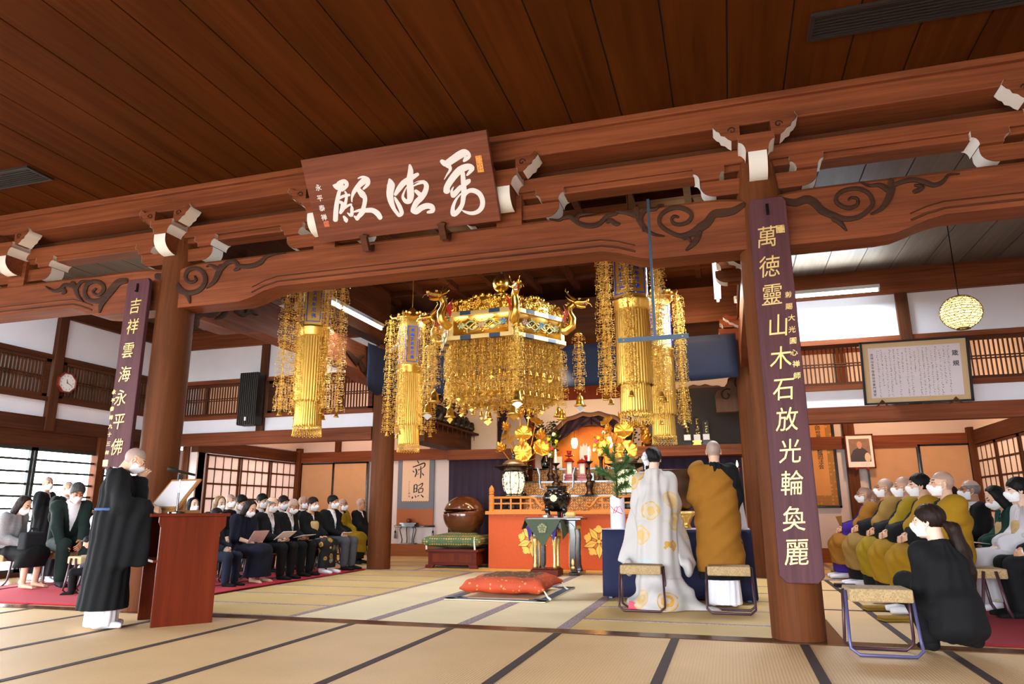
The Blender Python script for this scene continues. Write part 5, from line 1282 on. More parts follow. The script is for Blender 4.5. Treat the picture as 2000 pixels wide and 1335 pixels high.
# ---- red memorial stands
def red_tablet(px, py, Y, zb, zt, label):
    c = PY(px, py, Y); H = zt-zb; r = empty('memorial_tablet', (c.x, Y, zb), 0, label, 'tablet', 'red lacquer memorial tablets on the altar')
    m = MB()
    for z0, z1, w in ((0,.05,.10),(.05,.075,.085),(.075,.11,.095),(.11,.14,.075)): m.box((-w,-.06,z0), (w,.06,z1))
    m.build('base', REDL, r, bevel=.006)
    m = MB(); m.box((-.065,-.03,.14), (-.045,.03,H-.09)); m.box((.045,-.03,.14), (.065,.03,H-.09)); m.box((-.05,.0,.14), (.05,.03,H-.09)); m.build('frame', REDL, r)
    m = MB(); m.box((-.045,-.012,.14), (.045,.0,H-.09)); m.build('strip', plain('tablet_paper', 'f3dfd2', .7), r)
    m = MB(); m.lathe([(.09,H-.09),(.11,H-.07),(.08,H-.05),(.05,H-.02),(.012,H-.005),(.004,H+.02)], seg=6, ph=PI/6); m.build('roof', REDL, r, auto=40)
red_tablet(1112, 905, 13.55, 1.535, 1.99, 'red lacquer tablet with white strip, left of the pair'); red_tablet(1137, 905, 13.55, 1.535, 1.96, 'red lacquer tablet with white strip, right of the pair')
for px, py, lb in ((1112, 888, 'red lacquer cup on a stand above the left red tablet'), (1146, 897, 'red lacquer cup on a stand beside the right red tablet')):
    c = PY(px, py, 13.9); r = empty('offering_cup', (c.x, 13.9, 1.80), 0, lb, 'cup', 'red offering cups'); H = c.z-1.80
    m = MB(); m.lathe([(.05,0),(.05,.015),(.02,.03),(.02,H-.04),(.09,H-.02),(.09,H-.01),(0,H-.01)], seg=16); m.build('stand', REDL, r); m = MB(); m.lathe([(.03,H-.01),(.035,H),(.055,H+.05),(.055,H+.08),(.05,H+.08),(.0,H+.02)], seg=16); m.build('cup', plain('red_cup', 'a11420', .3), r, smooth=True)
c = PY(1143, 878, 14.0); r = empty('paper_tablet', (c.x, 14.0, 1.80), 0, 'pale pointed paper tablet standing at the centre of the altar', 'tablet')
m = MB(); m.prism([Vector((x, 0, z)) for x, z in ((-.11,0),(.11,0),(.12,.34),(.10,.46),(.05,.42),(.03,.50),(0,.44),(-.04,.50),(-.06,.43),(-.10,.46),(-.12,.34))], (0,.01,0)); m.build('sheet', plain('pink_paper', 'efd8d4', .8), r)
m = MB(); m.box((-.06,-.03,-.0), (.06,.04,.04)); m.build('foot', BLACKL, r)
c = PY(1090, 903, 13.9); m = MB(); m.box((-.08,-.01,0), (.08,.01,.24)); o = m.build('white_card', plain('white_card', 'eadfd8', .8), loc=(c.x, 13.9, 1.80)); tag(o, 'blank white card standing behind the left candle', 'card')
for px, w, lb in ((1110, .2, 'small black lacquer box between left bouquet and red tablet'), (1150, .22, 'small black lacquer box behind the right candle stand')):
    c = PY(px, 928, 13.66); m = MB(); m.box((-w/2,-.05,0), (w/2,.05,.16)); o = m.build('lacquer_box', BLACKL, loc=(c.x, 13.67, 1.535), bevel=.006); tag(o, lb, 'box')
# ---- gold lotus arrangements in black vases
def petal(m, base, d, up, L, w, curl, cupw=.3, n=6):
    d, up = Vector(d).normalized(), Vector(up).normalized(); s = d.cross(up).normalized(); vs = []
    for i in range(n+1):
        u = i/n; c = Vector(base)+d*(L*(u-.25*curl*u*u))+up*(L*curl*u*u); ww = w*math.sin(PI*min(.999, .12+.86*u))**.75
        vs += [c-s*ww+up*ww*cupw, c, c+s*ww+up*ww*cupw]
    m.add(vs, [(3*i+k, 3*i+k+1, 3*i+k+4, 3*i+k+3) for i in range(n) for k in (0,1)])
def lotus_leaf(m, c, nrm, R, seed):
    q = random.Random(seed); nrm = Vector(nrm).normalized(); u = nrm.orthogonal().normalized(); v = nrm.cross(u); c = Vector(c); N = 40; vs = [c]
    for rr in (.35,.7,1.):
        for k in range(N):
            a = 2*PI*k/N; wv = .10*R*rr*rr*math.sin(a*5+seed)+.05*R*rr*math.sin(a*11); r_ = R*rr*(1+.05*math.sin(a*9+seed))
            vs.append(c+u*r_*math.cos(a)+v*r_*math.sin(a)+nrm*(wv+.30*R*rr*rr))
    fs = [(0, 1+k, 1+(k+1) % N) for k in range(N)]+[(1+j*N+k, 1+(j+1)*N+k, 1+(j+1)*N+(k+1) % N, 1+j*N+(k+1) % N) for j in range(2) for k in range(N)]
    m.add(vs, fs)
def lotus_flower(m, c, up, R):
    up = Vector(up).normalized(); u = up.orthogonal().normalized(); v = up.cross(u)
    for ring, (n, cu, L) in enumerate(((7,.55,1.0),(6,1.1,.85),(5,1.8,.7))):
        for k in range(n):
            a = 2*PI*(k+.5*ring)/n; petal(m, Vector(c)+up*.01*ring, u*math.cos(a)+v*math.sin(a), up, R*L, R*.34, cu)
    m.ball(Vector(c)+up*R*.28, R*.22, 8, 6)
GOLDL = plain('lotus_gold', (.86, .44, .07), .3, .75)
def lotus_set(px, py, Y, zb, label, items, base_label):
    c = PY(px, py, Y); r = empty('gold_lotus_vase', (c.x, Y, zb), 0, label, 'gold lotus', 'gilded lotus arrangements in black vases')
    m = MB(); m.lathe([(.10,0),(.11,.03),(.07,.08),(.055,.14),(.09,.24),(.13,.33),(.13,.38),(.08,.45),(.075,.50),(.17,.56),(.19,.58),(.12,.57),(0,.52)], seg=24); m.build('vase', BLACKL, r, smooth=True)
    o = Vector((c.x, Y, zb)); top = Vector((0,0,.54))
    for i, (kind, qx, qy, dy, R, nx, ny, nz) in enumerate(items):
        p = PY(qx, qy, Y+dy)-o; st = MB(); mid = top.lerp(p, .55)+Vector((p.x*.1, 0, -.04)); n = Vector((nx, ny, nz)).normalized()
        st.tube([top, top.lerp(mid, .5)+Vector((0,0,.05)), mid, p-n*.03, p], .009, 6); so = st.build('stem', GOLDL, r, smooth=True)
        m = MB()
        if kind == 'L': lotus_leaf(m, p, n, R, i+1)
        elif kind == 'F': lotus_flower(m, p, n, R)
        else:
            m.ball(p, R*.5, 10, 8, sc=(.8,.8,1.3))
            for k in range(5): petal(m, p-Vector((0,0,R*.5)), (math.cos(k*1.26), math.sin(k*1.26), 0), (0,0,1), R*.9, R*.4, 1.6)
        nm = {'L': 'lotus_leaf', 'F': 'lotus_flower', 'B': 'lotus_bud'}[kind]; f = m.build(nm, GOLDL, r, smooth=True)
        if kind != 'B': s = f.modifiers.new('thickness', 'SOLIDIFY'); s.thickness = .004
    return r
IL = [('L',1023,847,-.15,.17,.1,-1,.35),('L',1022,884,-.25,.19,0,-1,.15),('F',983,881,-.1,.15,-.3,-.5,.8),('F',991,838,0,.12,-.2,-.6,.8),('L',990,851,.05,.13,-.6,-.7,.4),('L',1056,875,-.1,.17,.6,-.8,.3),('F',1055,857,.05,.15,.3,-.5,.9),
      ('L',1047,824,.1,.13,.5,-.5,.8),('B',1033,803,.05,.09,0,0,1),('F',1015,815,.1,.14,0,-.5,.9),('B',1018,864,-.3,.09,0,0,1),('L',1000,860,-.2,.10,-.5,-.6,.5)]
lotus_set(1020, 925, 13.35, 1.265, 'gilded lotus arrangement with leaves and blossoms, left side of the altar', IL, '')
IR = [('L',1219,840,-.15,.18,-.1,-1,.35),('L',1225,880,-.25,.19,.1,-1,.2),('L',1182,872,-.2,.15,-.4,-.9,.3),('L',1186,823,.0,.13,-.4,-.6,.6),('F',1190,842,-.05,.10,-.2,-.6,.8),('L',1260,850,.1,.17,.8,-.5,.3),('F',1259,864,0,.14,.4,-.5,.8),('B',1200,862,-.2,.09,0,0,1),('B',1202,855,-.25,.09,0,0,1),('L',1240,830,.15,.12,.5,-.5,.7),('B',1212,812,.1,.09,0,0,1),('B',1256,876,-.2,.08,0,0,1)]
lotus_set(1222, 925, 13.35, 1.265, 'gilded lotus arrangement with leaves and blossoms, right side of the altar', IR, '')
# dark green evergreen branches standing behind the lotus
def evergreen(px, py, Y, zb, label, seed, R=.25, H=.9):
    c = PY(px, py, Y); r = empty('evergreen_vase', (c.x, Y, zb), 0, label, 'plant', 'evergreen branches behind the gold lotus'); q = random.Random(seed)
    m = MB(); m.lathe([(.07,0),(.09,.06),(.10,.16),(.05,.26),(.06,.3),(.05,.29),(0,.2)], seg=16); m.build('vase', BLACKL, r, smooth=True)
    m = MB()
    for k in range(260):
        a = q.uniform(0, 2*PI); rr = R*math.sqrt(q.random()); z = .35+q.uniform(0, H-.35); d = Vector((math.cos(a), math.sin(a), q.uniform(-.2,.5))).normalized(); p = Vector((math.cos(a)*rr, math.sin(a)*rr*.6, z)); s_ = d.orthogonal().normalized()*.03; tp = p+d*.09
        m.add([p, p.lerp(tp,.5)+s_, tp, p.lerp(tp,.5)-s_], [(0,1,2,3)])
    m.build('leaves', plain('dark_leaf', '22301a', .5, noise=.3, nscale=20), r); m = MB(); m.tube([(0,0,.25),(.02,0,.6),(0,0,H-.1)], .01, 6); m.build('stem', WDZ, r)
evergreen(1066, 915, 13.95, 1.80, 'dark evergreen leaves behind the left gold lotus', 5, .22, .95); evergreen(1255, 915, 13.9, 1.2, 'dark evergreen leaves behind the right gold lotus', 6, .28, 1.75)
# ---- openwork lit lanterns
GLOWL = emis('lantern_glow', (1, .80, .48), 1.3)
def altar_lantern(px, label):
    Y = 12.72; c = PY(px, 940, Y); r = empty('altar_lantern', (c.x, Y, .985), 0, label, 'lantern', 'openwork altar lanterns on black stands')
    m = MB(); m.lathe([(.20,0),(.20,.03),(.16,.05),(.15,.16),(.17,.2),(.24,.23),(.25,.27),(.17,.29)], seg=8, ph=PI/8); m.build('stand', BLACKL, r)
    m = MB(); m.lathe([(.13,.30),(.17,.36),(.20,.46),(.21,.56),(.195,.66),(.16,.71)], seg=24); m.build('glowing_liner', GLOWL, r, smooth=True)
    def S(u, a, off=.006):
        z = .30+.41*u; rr = np.interp(z, [.30,.36,.46,.56,.66,.71], [.13,.17,.20,.21,.195,.16])+off; return Vector((rr*math.cos(a), rr*math.sin(a), z))
    m = MB()
    for k in range(8): m.tube([S(j/8, k*PI/4, .009) for j in range(9)], .0075, 5)
    for u in (0, 1): m.tube([S(u, k*PI/12, .006) for k in range(25)], .010, 5)
    m.build('ribs', BLACKL, r); q = random.Random(px); m = MB()
    for k in range(300):
        u, a = q.uniform(.04,.96), q.uniform(0, 2*PI); R = q.uniform(.012,.022); ph = q.uniform(0, 6); n = 6
        m.tube([S(min(.99,max(.01,u+R/.41*(1-j/8)*math.sin(ph+j*1.0))), a+R/.2*(1-j/8)*math.cos(ph+j*1.0), .004) for j in range(n)], .0038, 3, cap=False)
    m.build('scrollwork', BRONZE, r)
    m = MB(); m.lathe([(.16,.71),(.22,.73),(.36,.79),(.37,.805),(.33,.81),(.20,.835)], seg=6, cap=False, ph=PI/6)
    for k in range(6):
        a = k*PI/3+PI/6; d = Vector((math.cos(a), math.sin(a), 0)); m.tube([d*.34+Vector((0,0,.80)), d*.39+Vector((0,0,.80)), d*.41+Vector((0,0,.83))], [.012,.012,.006], 6); m.ball(d*.37+Vector((0,0,.755)), .016, 6, 4); m.tube([d*.37+Vector((0,0,.75)), d*.37+Vector((0,0,.68))], .006, 5)
    m.build('roof', plain('lantern_roof', '2b2118', .35, .6), r, auto=40)
    m = MB(); m.lathe([(.205,.83),(.20,.86),(.15,.91),(.07,.935),(.0,.94)], seg=24); m.build('dome', plain('dome_metal', '9a7d68', .35, .8), r, smooth=True)
    m = MB(); m.lathe([(.02,.93),(.04,.95),(.02,.97),(.045,1.0),(.04,1.03),(.015,1.06),(.004,1.09)], seg=12); m.build('finial', BLACKL, r, smooth=True)
altar_lantern(1003, 'lit openwork lantern with dark roof at the left of the altar'); altar_lantern(1224, 'lit openwork lantern at the right of the altar behind pine and bride')
# ---- incense table in front of the altar
T0 = Vector((-2.72, 11.55, 0)); r = empty('incense_table', T0, 0, 'black and gold lacquer incense table with overhanging top before the altar', 'table')
LEGG = plain('gilt_carving', (.85, .58, .22), .4, .8, noise=.25, nscale=60)
for s, lb in ((-1, 0), (1, 0)):
    m = MB(); pts = [(.28,.80),(.34,.74),(.355,.6),(.345,.35),(.345,.15),(.37,.05)]
    for y in (-.20, .20):
        m.prism([Vector((s*x, y-.03, z)) for x, z in pts]+[Vector((s*(x-.10), y-.03, z)) for x, z in reversed(pts)], (0,.06,0))
    m.box((min(s*.24,s*.41),-.26,0), (max(s*.24,s*.41),.26,.05)); m.build('leg', BLACKL, r, bevel=.006)
    m = MB(); m.tube([Vector((s*(x-.10), -.235, z)) for x, z in pts], .006, 5); m.tube([Vector((s*(.16+.04*math.cos(a)), -.23, .70+.04*math.sin(a))) for a in [k*.5 for k in range(9)]], .008, 5); m.ball((s*.30, -.24, .20), .03, 8, 6, sc=(.8,.5,2)); m.ball((s*.30, -.24, .12), .035, 8, 6, sc=(1,.5,.8)); m.build('gilt_edging', LEGG, r)
m = MB(); m.box((-.46,-.30,.84), (.46,.26,.88)); m.box((-.36,-.22,.70), (.36,.22,.84)); m.build('top', BLACKL, r, bevel=.008)
m = MB(); m.box((-.40,-.28,.88), (.52,.24,.885)); m.build('red_edge', REDL, r)
# small gilt stand in front, with a green cloth
r2 = empty('incense_stand', T0+Vector((-.10,-.30,0)), 0, 'small gilt-legged incense stand draped with a green crested cloth', 'stand')
m = MB(); m.box((-.22,-.19,0), (.22,.17,.10)); m.box((-.20,-.17,.10), (.20,.15,.115)); m.build('base', REDW, r2, bevel=.006)
for sx in (-1, 1):
    for sy in (-1, 1):
        m = MB(); x, y = sx*.155, -.01+sy*.12; q = random.Random(9)
        m.lathe([(.03,.115),(.035,.15),(.024,.2),(.026,.4),(.034,.46),(.05,.52),(.055,.60)], (x, y, 0), 10)
        for k in range(16): m.ball((x-sx*.012*(k % 3), y-.02+.02*(k % 2), .46+.0085*k), .015, 6, 4)
        m.build('leg', LEGG, r2, smooth=True)
m = MB(); m.box((-.20,-.16,.60), (.20,.14,.68)); m.build('apron', BLACKL, r2); 
for x in (-.09,.07): m = MB(); m.box((x-.045,-.166,.605), (x+.06,-.16,.675)); m.build('gilt_panel', LEGG, r2)
m = MB(); m.box((-.24,-.2,.81), (.26,.18,.845)); m.box((-.2,-.16,.68), (.2,.14,.81)); m.build('top', BLACKL, r2)
GC = plain('green_cloth', '44503c', .85, noise=.1, nscale=30); PV = plain('violet_lining', '3b1f7a', .8)
cl = MB(); z = .853; cl.prism([Vector((-.30,-.225,z)), Vector((.28,-.225,z)), Vector((.28,.14,z)), Vector((-.30,.14,z))], (0,0,.006))
cl.prism([Vector((-.30,-.23,z+.004)), Vector((.28,-.23,z+.004)), Vector((.20,-.235,z-.14)), Vector((.10,-.238,z-.26)), Vector((0,-.24,z-.42)), Vector((-.10,-.238,z-.27)), Vector((-.2,-.235,z-.15))], (0,.006,0))
cl.prism([Vector((-.30,-.225,z)), Vector((-.305,.14,z)), Vector((-.38,.1,z-.14)), Vector((-.36,-.2,z-.15))], (.006,0,0)); cl.prism([Vector((.28,-.225,z)), Vector((.285,.14,z)), Vector((.35,.1,z-.18)), Vector((.31,-.2,z-.30))], (-.006,0,0))
o = cl.build('green_cloth', GC, loc=r2.location); tag(o, 'green cloth with pale flower crest hanging over the incense stand', 'cloth')
crest_mb((-.01,-.241,z-.13), .085).build('flower_crest', [plain('pale_crest', '8e8f68', .8), GC], o)
m = MB()
for x in (-.22,.17): m.prism([Vector((x-.06,-.222,z-.10)), Vector((x+.05,-.222,z-.08)), Vector((x+.03,-.222,z-.22)), Vector((x-.01,-.222,z-.34)), Vector((x-.03,-.222,z-.2))], (0,.006,0))
m.build('violet_corner', PV, o)
# incense burner
bz = .885; r3 = empty('incense_burner', (-2.70, 11.5, bz), 0, 'round black lacquer incense burner with upright ears on the incense table', 'incense burner')
m = MB(); m.lathe([(.10,.09),(.16,.13),(.215,.22),(.235,.30),(.225,.36),(.19,.40),(.165,.41),(.165,.48),(.185,.49),(.185,.50),(.155,.50),(.15,.42),(.0,.42)], seg=32); m.build('bowl', BLACKL, r3, smooth=True)
for k in range(3):
    a = -PI/2+PI/3+k*2*PI/3; d = Vector((math.cos(a), math.sin(a), 0)); m = MB(); m.tube([d*.15+Vector((0,0,.19)), d*.165+Vector((0,0,.10)), d*.145+Vector((0,0,.03)), d*.16+Vector((0,0,0))], [.06,.045,.03,.035], 10); m.build('foot', BLACKL, r3, smooth=True)
m = MB(); m.lathe([(.22,-.0),(.23,.0),(.23,.012),(0,.012)], seg=24); m.build('saucer', BLACKL, r3)
for s in (-1, 1):
    m = MB(); pts = [(.19,.44),(.26,.47),(.275,.56),(.275,.68),(.31,.80)]; w = [.03,.035,.035,.038,.045]
    for i in range(4):
        (x0,z0),(x1,z1) = pts[i], pts[i+1]; m.prism([Vector((s*x0,-w[i],z0)), Vector((s*x0,w[i],z0)), Vector((s*x1,w[i+1],z1)), Vector((s*x1,-w[i+1],z1))], Vector((s*.014,0,-.006)))
    m.build('ear', plain('blue_grey_metal', '6f7c92', .35, .7), r3, auto=50)
m = MB(); m.lathe([(0,0),(.055,0),(.055,.012),(0,.014)], (0,-.232,.30), 8, ax=Matrix.Rotation(PI/2, 3, 'X')); m.build('gold_crest', GOLDS, r3)
for (x, y, rr, hh, mt, nm, lb, cat) in ((-2.83, 11.32, .075, .035, plain('pewter', 'a8a39a', .3, .8), 'incense_box', 'small round pewter incense box at the front of the incense table', 'box'), (-2.42, 11.40, .16, .012, plain('pale_dish', 'ead5c8', .4), 'offering_tray', 'flat pale tray at the right end of the incense table', 'tray')):
    m = MB(); m.lathe([(0,0),(rr,0),(rr,hh),(rr*.9,hh*1.1),(0,hh*1.1)], seg=20); tag(m.build(nm, mt, loc=(x, y, bz)), lb, cat)
o = sdf_obj('cloth_roll', [cap((-.05,0,0),(.05,0,.0),.038)], plain('roll_cream', 'c9b36a', .7), h=.01, loc=(-2.38, 11.27, .66)); tag(o, 'cream cloth roll tucked at the right of the incense stand', 'cloth')
o.location = (-2.42, 11.22, .93)
# ---- wooden fish drum on cushion and box
r = empty('drum_stand', (-4.80, 12.62, 0), 0, 'carved rosewood box stand under the green cushion', 'stand')
m = MB(); m.box((-.46,-.42,.05), (.46,.42,.30)); m.box((-.50,-.46,.28), (.50,.46,.33)); m.build('body', REDW, r, bevel=.01)
m = MB()
for x0, x1 in ((-.38,.05),(.12,.38)): m.box((x0,-.428,.10), (x1,-.42,.25))
m.build('inset_panel', REDWZ, r, bevel=.004)
for sx in (-1, 1):
    for sy in (-1, 1):
        m = MB(); m.prism([Vector((sx*.50,sy*.44-.03,0)), Vector((sx*.36,sy*.44-.03,0)), Vector((sx*.32,sy*.44-.03,.06)), Vector((sx*.48,sy*.44-.03,.06))], (0,.06,0)); m.build('foot', REDW, r)
t = NT('green_brocade'); vo = t.n('ShaderNodeTexVoronoi', i_Scale=22., i_Randomness=.12); t.l(t.coord(), vo.inputs[0]); t.set(t.ramp(vo.outputs['Distance'], [(.30, hexc('d2a24c')), (.42, hexc('4f6a4a'))]), .7, .1); GBRO = t.mat
def cushion(name, half, hz, mat, loc, rz, label, cat, k=.08, h=.016, pinch=.12):
    hx, hy = half; n = 6
    sh = [rbox((0,0,hz), (hx,hy,hz*.55), None, hz*.5), ell((0,0,hz), (hx*.85,hy*.85,hz*1.15))]+[cap((sx*hx*.6,sy*hy*.6,hz),(sx*hx*1.0,sy*hy*1.0,hz*.95),hz*.6,hz*.28) for sx in (-1,1) for sy in (-1,1)]
    o = sdf_obj(name, sh, mat, h=h, k=k, disp=lambda P: .004*np.sin(P[..., 0]*18+P[..., 1]*9), loc=loc, rz=rz); return tag(o, label, cat)
cushion('green_cushion', (.52,.47), .145, GBRO, (-4.80, 12.60, .32), 0, 'thick green and gold brocade cushion under the wooden fish drum', 'cushion')
FISH = wood('fish_wood', '6b3b20', '37190b', 0, .14, fine=10, spec=.6)
R = .36; o = sdf_obj('wooden_fish_drum', [ell((0,0,.36),(.385,.37,.355)), ell((-.02,-.02,.10),(.20,.18,.14)), ecap((-.46,-.55,.46),(.06,.02,.43),(.3,.018),(.3,.018),(1,0,0),op='-',k=.01), rbox((.0,-.30,.42),(.42,.22,.009),rotm('Y',-.08)@rotm('Z',-.3),.008,op='-',k=.01)], FISH, h=.014, k=.06, loc=(-4.74, 12.62, .555)); tag(o, 'big round polished wooden fish drum with a slit, on the green cushion', 'wooden drum')
# tassels of the cushion
for x, y, lb in ((-5.30, 12.2, 'white tassel at the left corner of the green cushion'), (-4.36, 12.14, 'white tassel at the right corner of the green cushion')):
    m = MB(); m.tube([(0,0,.02),(.01,-.03,-.05),(.02,-.04,-.15),(.03,-.045,-.2)], [.006,.012,.016,.02], 7); tag(m.build('white_tassel', WAX, loc=(x, y, .52), smooth=True), lb, 'tassel')
# ---- scroll alcove
sc0 = PY(785, 860, 15.38); r = empty('hanging_scroll', (-6.98, 15.37, .80), 0, 'hanging scroll with two large black brush characters on a grey mount', 'hanging scroll'); H = 1.75
m = MB(); m.box((-.46,-.01,.22), (.46,0,H)); m.build('mount', plain('scroll_grey', '6f727c', .85), r)
m = MB(); m.box((-.46,-.011,-.14), (.46,0,.24)); m.build('lower_band', plain('scroll_brown', 'a5603a', .85), r)
m = MB(); m.box((-.34,-.014,.42), (.34,-.009,H-.05)); sh = m.build('sheet', plain('scroll_paper', 'dcb99b', .85), r)
m = MB(); m.tube([(-.50,-.015,-.15),(.50,-.015,-.15)], .022, 10); m.build('roller', BLACKL, r)
for s in (-1, 1):
    m = MB(); m.tube([(s*.47,-.03,-.12),(s*.47,-.03,-.24)], .004, 5); m.lathe([(.012,-.24),(.025,-.27),(.02,-.3),(.03,-.42),(0,-.42)], (s*.47,-.03,0), 8); m.build('weight_tassel', BLACKL, r)
m = MB()
for k in range(12): m.ball((-.31+.056*k,-.016,.415), .014, 6, 4, sc=(1,.3,1))
m.build('edge_dots', GOLDS, r)
# the two characters traced as brush strokes
o = Vector(r.location); spf = lambda px, py: PY(px, py, 15.355)-o
q = zz(780, 870, 6.36); m = MB(); m2 = MB()
for pts, w in (([(225,185),(240,215)],[10,16]),([(170,265),(240,240),(310,215),(315,250),(290,275)],[12,16,18,16,6]),([(205,290),(215,330),(195,385)],[16,18,12]),([(170,315),(185,330)],[14,10]),([(235,300),(290,275)],[8,8]),([(265,255),(268,330),(262,400)],[10,15,13]),([(240,345),(225,360)],[8,5]),([(285,340),(300,365)],[10,16]),([(240,310),(250,290)],[6,6]),
               ([(185,490),(180,580)],[14,14]),([(185,490),(218,485),(215,570)],[10,12,14]),([(185,535),(215,528)],[9,9]),([(182,575),(215,568)],[9,9]),([(225,500),(255,485),(290,465),(275,510),(245,525)],[7,10,14,10,5]),([(238,540),(240,585)],[12,12]),([(238,540),(292,530),(285,575)],[9,12,12]),([(240,582),(285,575)],[10,10]),([(165,635),(160,650)],[14,18]),([(195,620),(205,640)],[10,14]),([(225,625),(245,618)],[10,10]),([(270,610),(295,635)],[10,18])):
    stroke(m if pts[0][1] < 420 else m2, mp(q, pts), [x/6.36 for x in w], spf, (0,-1,0), .004, 0, 4)
m.build('brush_character', BLACK, sh); m2.build('brush_character', BLACK, sh)
m = MB(); a, b_ = spf(799, 940), spf(799, 962); ink_column(m, a, b_, (1,0,0), (0,-1,0), .035, 0, 3); m.build('signature', BLACK, sh)
m = MB(); 
for y in (963, 969): c = spf(799, y); m.box((c.x-.02,c.y-.001,c.z-.02), (c.x+.02,c.y,c.z+.02))
m.build('seal', REDL, sh)
m = MB(); r = empty('flower_stand', (-7.08, 15.28-.0, .26), 0, 'small black stand with four curved legs under the hanging scroll', 'stand')
m.box((-.20,-.08,.44), (.20,.08,.47)); m.box((-.16,-.06,.38), (.16,.06,.44)); m.build('top', BLACKL, r)
for sx in (-1, 1):
    for sy, w in ((-1, 1), (1, .45)):
        m = MB(); m.tube([(sx*.15*w,sy*.05,.40),(sx*.20*w,sy*.06,.32),(sx*.17*w,sy*.05,.20),(sx*.14*w,sy*.05,.10),(sx*.15*w,sy*.05,.02)], .012, 6); m.build('leg', BLACKL, r, smooth=True)
m = MB(); m.box((-.18,-.08,0), (.18,.08,.025)); m.build('foot_frame', BLACKL, r)
m = MB(); m.lathe([(.03,0),(.055,.02),(.06,.05),(.04,.09),(.02,.1),(0,.1)], seg=16); tag(m.build('incense_pot', plain('brown_pot', '6a2c1c', .3), loc=(-7.08, 15.27, .73), smooth=True), 'small round brown pot on the curved-leg stand', 'pot')
# ---- left shelf with dark statues
m = MB(); m.box((-5.72, 12.0, 2.24), (-5.30, 14.5, 2.58)); tag(m.build('statue_shelf', WDY), 'dark brown beam shelf along the left altar wall carrying statues', 'shelf', kind='thing')
m = MB(); m.box((-5.35, 12.0, 2.58), (-5.12, 14.5, 2.62)); q = random.Random(2)
for k in range(9): m.box((-5.13, 12.2+.25*k, 2.44), (-5.12, 12.21+.25*k, 2.58))
tag(m.build('rock_ledge', WDY), 'rough narrow ledge in front of the statues', 'ledge')
STAT = plain('statue_dark', '1f1b1a', .45, noise=.3, nscale=20)
m = MB(); m.box((-5.75, 12.0, 2.58), (-5.70, 14.5, 4.25)); struct(m, 'wall_altar_left', PLASTW)
for i in range(6):
    y = 12.45+.36*i; sc_ = 1-.03*i; q = random.Random(i); hd = (.03, 0, .50)
    sh = [ell((0,0,.10),(.17,.19,.10)), ecap((0,0,.12),(.0,0,.34),(.12,.15),(.09,.13),(1,0,0)), ell(hd,(.07,.065,.085)), cap((.0,.13,.32),(.10,.12,.2),.04), cap((.1,.12,.2),(.14,.02,.18),.035), cap((0,-.13,.32),(.10,-.12,.2),.04), cap((.1,-.12,.2),(.14,-.02,.2),.035)]
    if i in (1, 2): sh += [cap((.0,.10*math.cos(a)-.0,.55+.16*math.sin(a)),(.0,.10*math.cos(a+.5),.55+.16*math.sin(a+.5)),.012) for a in (-.6,-.1,.4,.9,1.4,1.9,2.4,2.9)]
    o = sdf_obj('arhat_statue', sh, STAT, h=.014, k=.03, loc=(-5.38, y, 2.61), rz=-.3+.15*q.random()); o.scale = (sc_*1.1,)*3
    tag(o, ['dark seated statue nearest the rear left pillar on the shelf', 'dark seated statue under the first round halo', 'dark seated statue under the second round halo', 'dark seated statue with bare head right of both halos', 'small dark seated statue near the shelf end', 'last dark seated statue at the far shelf end'][i], 'statue', 'dark arhat statues on the left shelf')
for i in range(7):
    o = sdf_obj('small_statue', [ell((0,0,.07),(.09,.11,.07)), ell((.05,0,.16),(.055,.05,.06)), cap((-.05,0,.10),(.04,0,.13),.06)], STAT, h=.016, k=.03, loc=(-5.20, 12.35+.3*i, 2.62), rz=.2*i)
    tag(o, 'small crouching dark figure in the front row on the statue ledge', 'statue', 'small crouching figures on the ledge')
# ---- right shelf with memorial tablets
m = MB(); m.box((-1.48, 12.55, 1.90), (.30, 13.4, 2.08)); tag(m.build('tablet_shelf', WX, bevel=.008), 'brown shelf beam carrying the memorial tablets on the right', 'shelf', kind='thing')
m = MB(); m.box((-1.35, 13.4, 2.08), (.3, 13.46, 3.2)); struct(m, 'wall_tablets', plain('shrine_dark', '1a0f0b', .6))
def ihai(px, Y, H, label, gold=True, txt=''):
    c = PY(px, 860, Y); r = empty('memorial_tablet', (c.x, Y, 2.08), 0, label, 'tablet', 'black and gold memorial tablets on the right shelf')
    m = MB()
    for z0, z1, w in ((0,.03,.09),(.03,.06,.06),(.06,.09,.08)): m.box((-w,-.05,z0), (w,.05,z1))
    m.build('base', GOLDS if gold else BLACKL, r); m = MB(); m.prism([Vector((x,-.012,z)) for x, z in ((-.045,.09),(.045,.09),(.05,H-.04),(.03,H),(-.03,H),(-.05,H-.04))], (0,.024,0)); p = m.build('tablet', BLACKL, r)
    m = MB(); ink_column(m, (.015,-.0125,H-.05), (.015,-.0125,.2), (1,0,0), (0,-1,0), .05, 0, len(label)); m.build('lettering', GOLDS, p)
    m = MB(); m.box((-.055,-.03,.09), (.055,-.02,.19)); m.build('white_slip', plain('slip_white', 'e8e2de', .8), r)
ihai(1362, 12.75, .52, 'tall gold-based memorial tablet with white slip at the shelf centre', True, '釈迦牟尼'); ihai(1380, 12.7, .45, 'memorial tablet with white slip at the right of the shelf', False, '承陽大師'); ihai(1343, 12.7, .38, 'black memorial tablet with gold characters at the left of the shelf', False, '太祖大師')
CB = wood('carved_bracket_wood', '6f4a33', '432a1c', 2, .5)
r = empty('carved_bracket', (.22, 12.0, 2.55), 0, 'carved cloud bracket panel beside the rear right pillar', 'bracket'); m = MB()
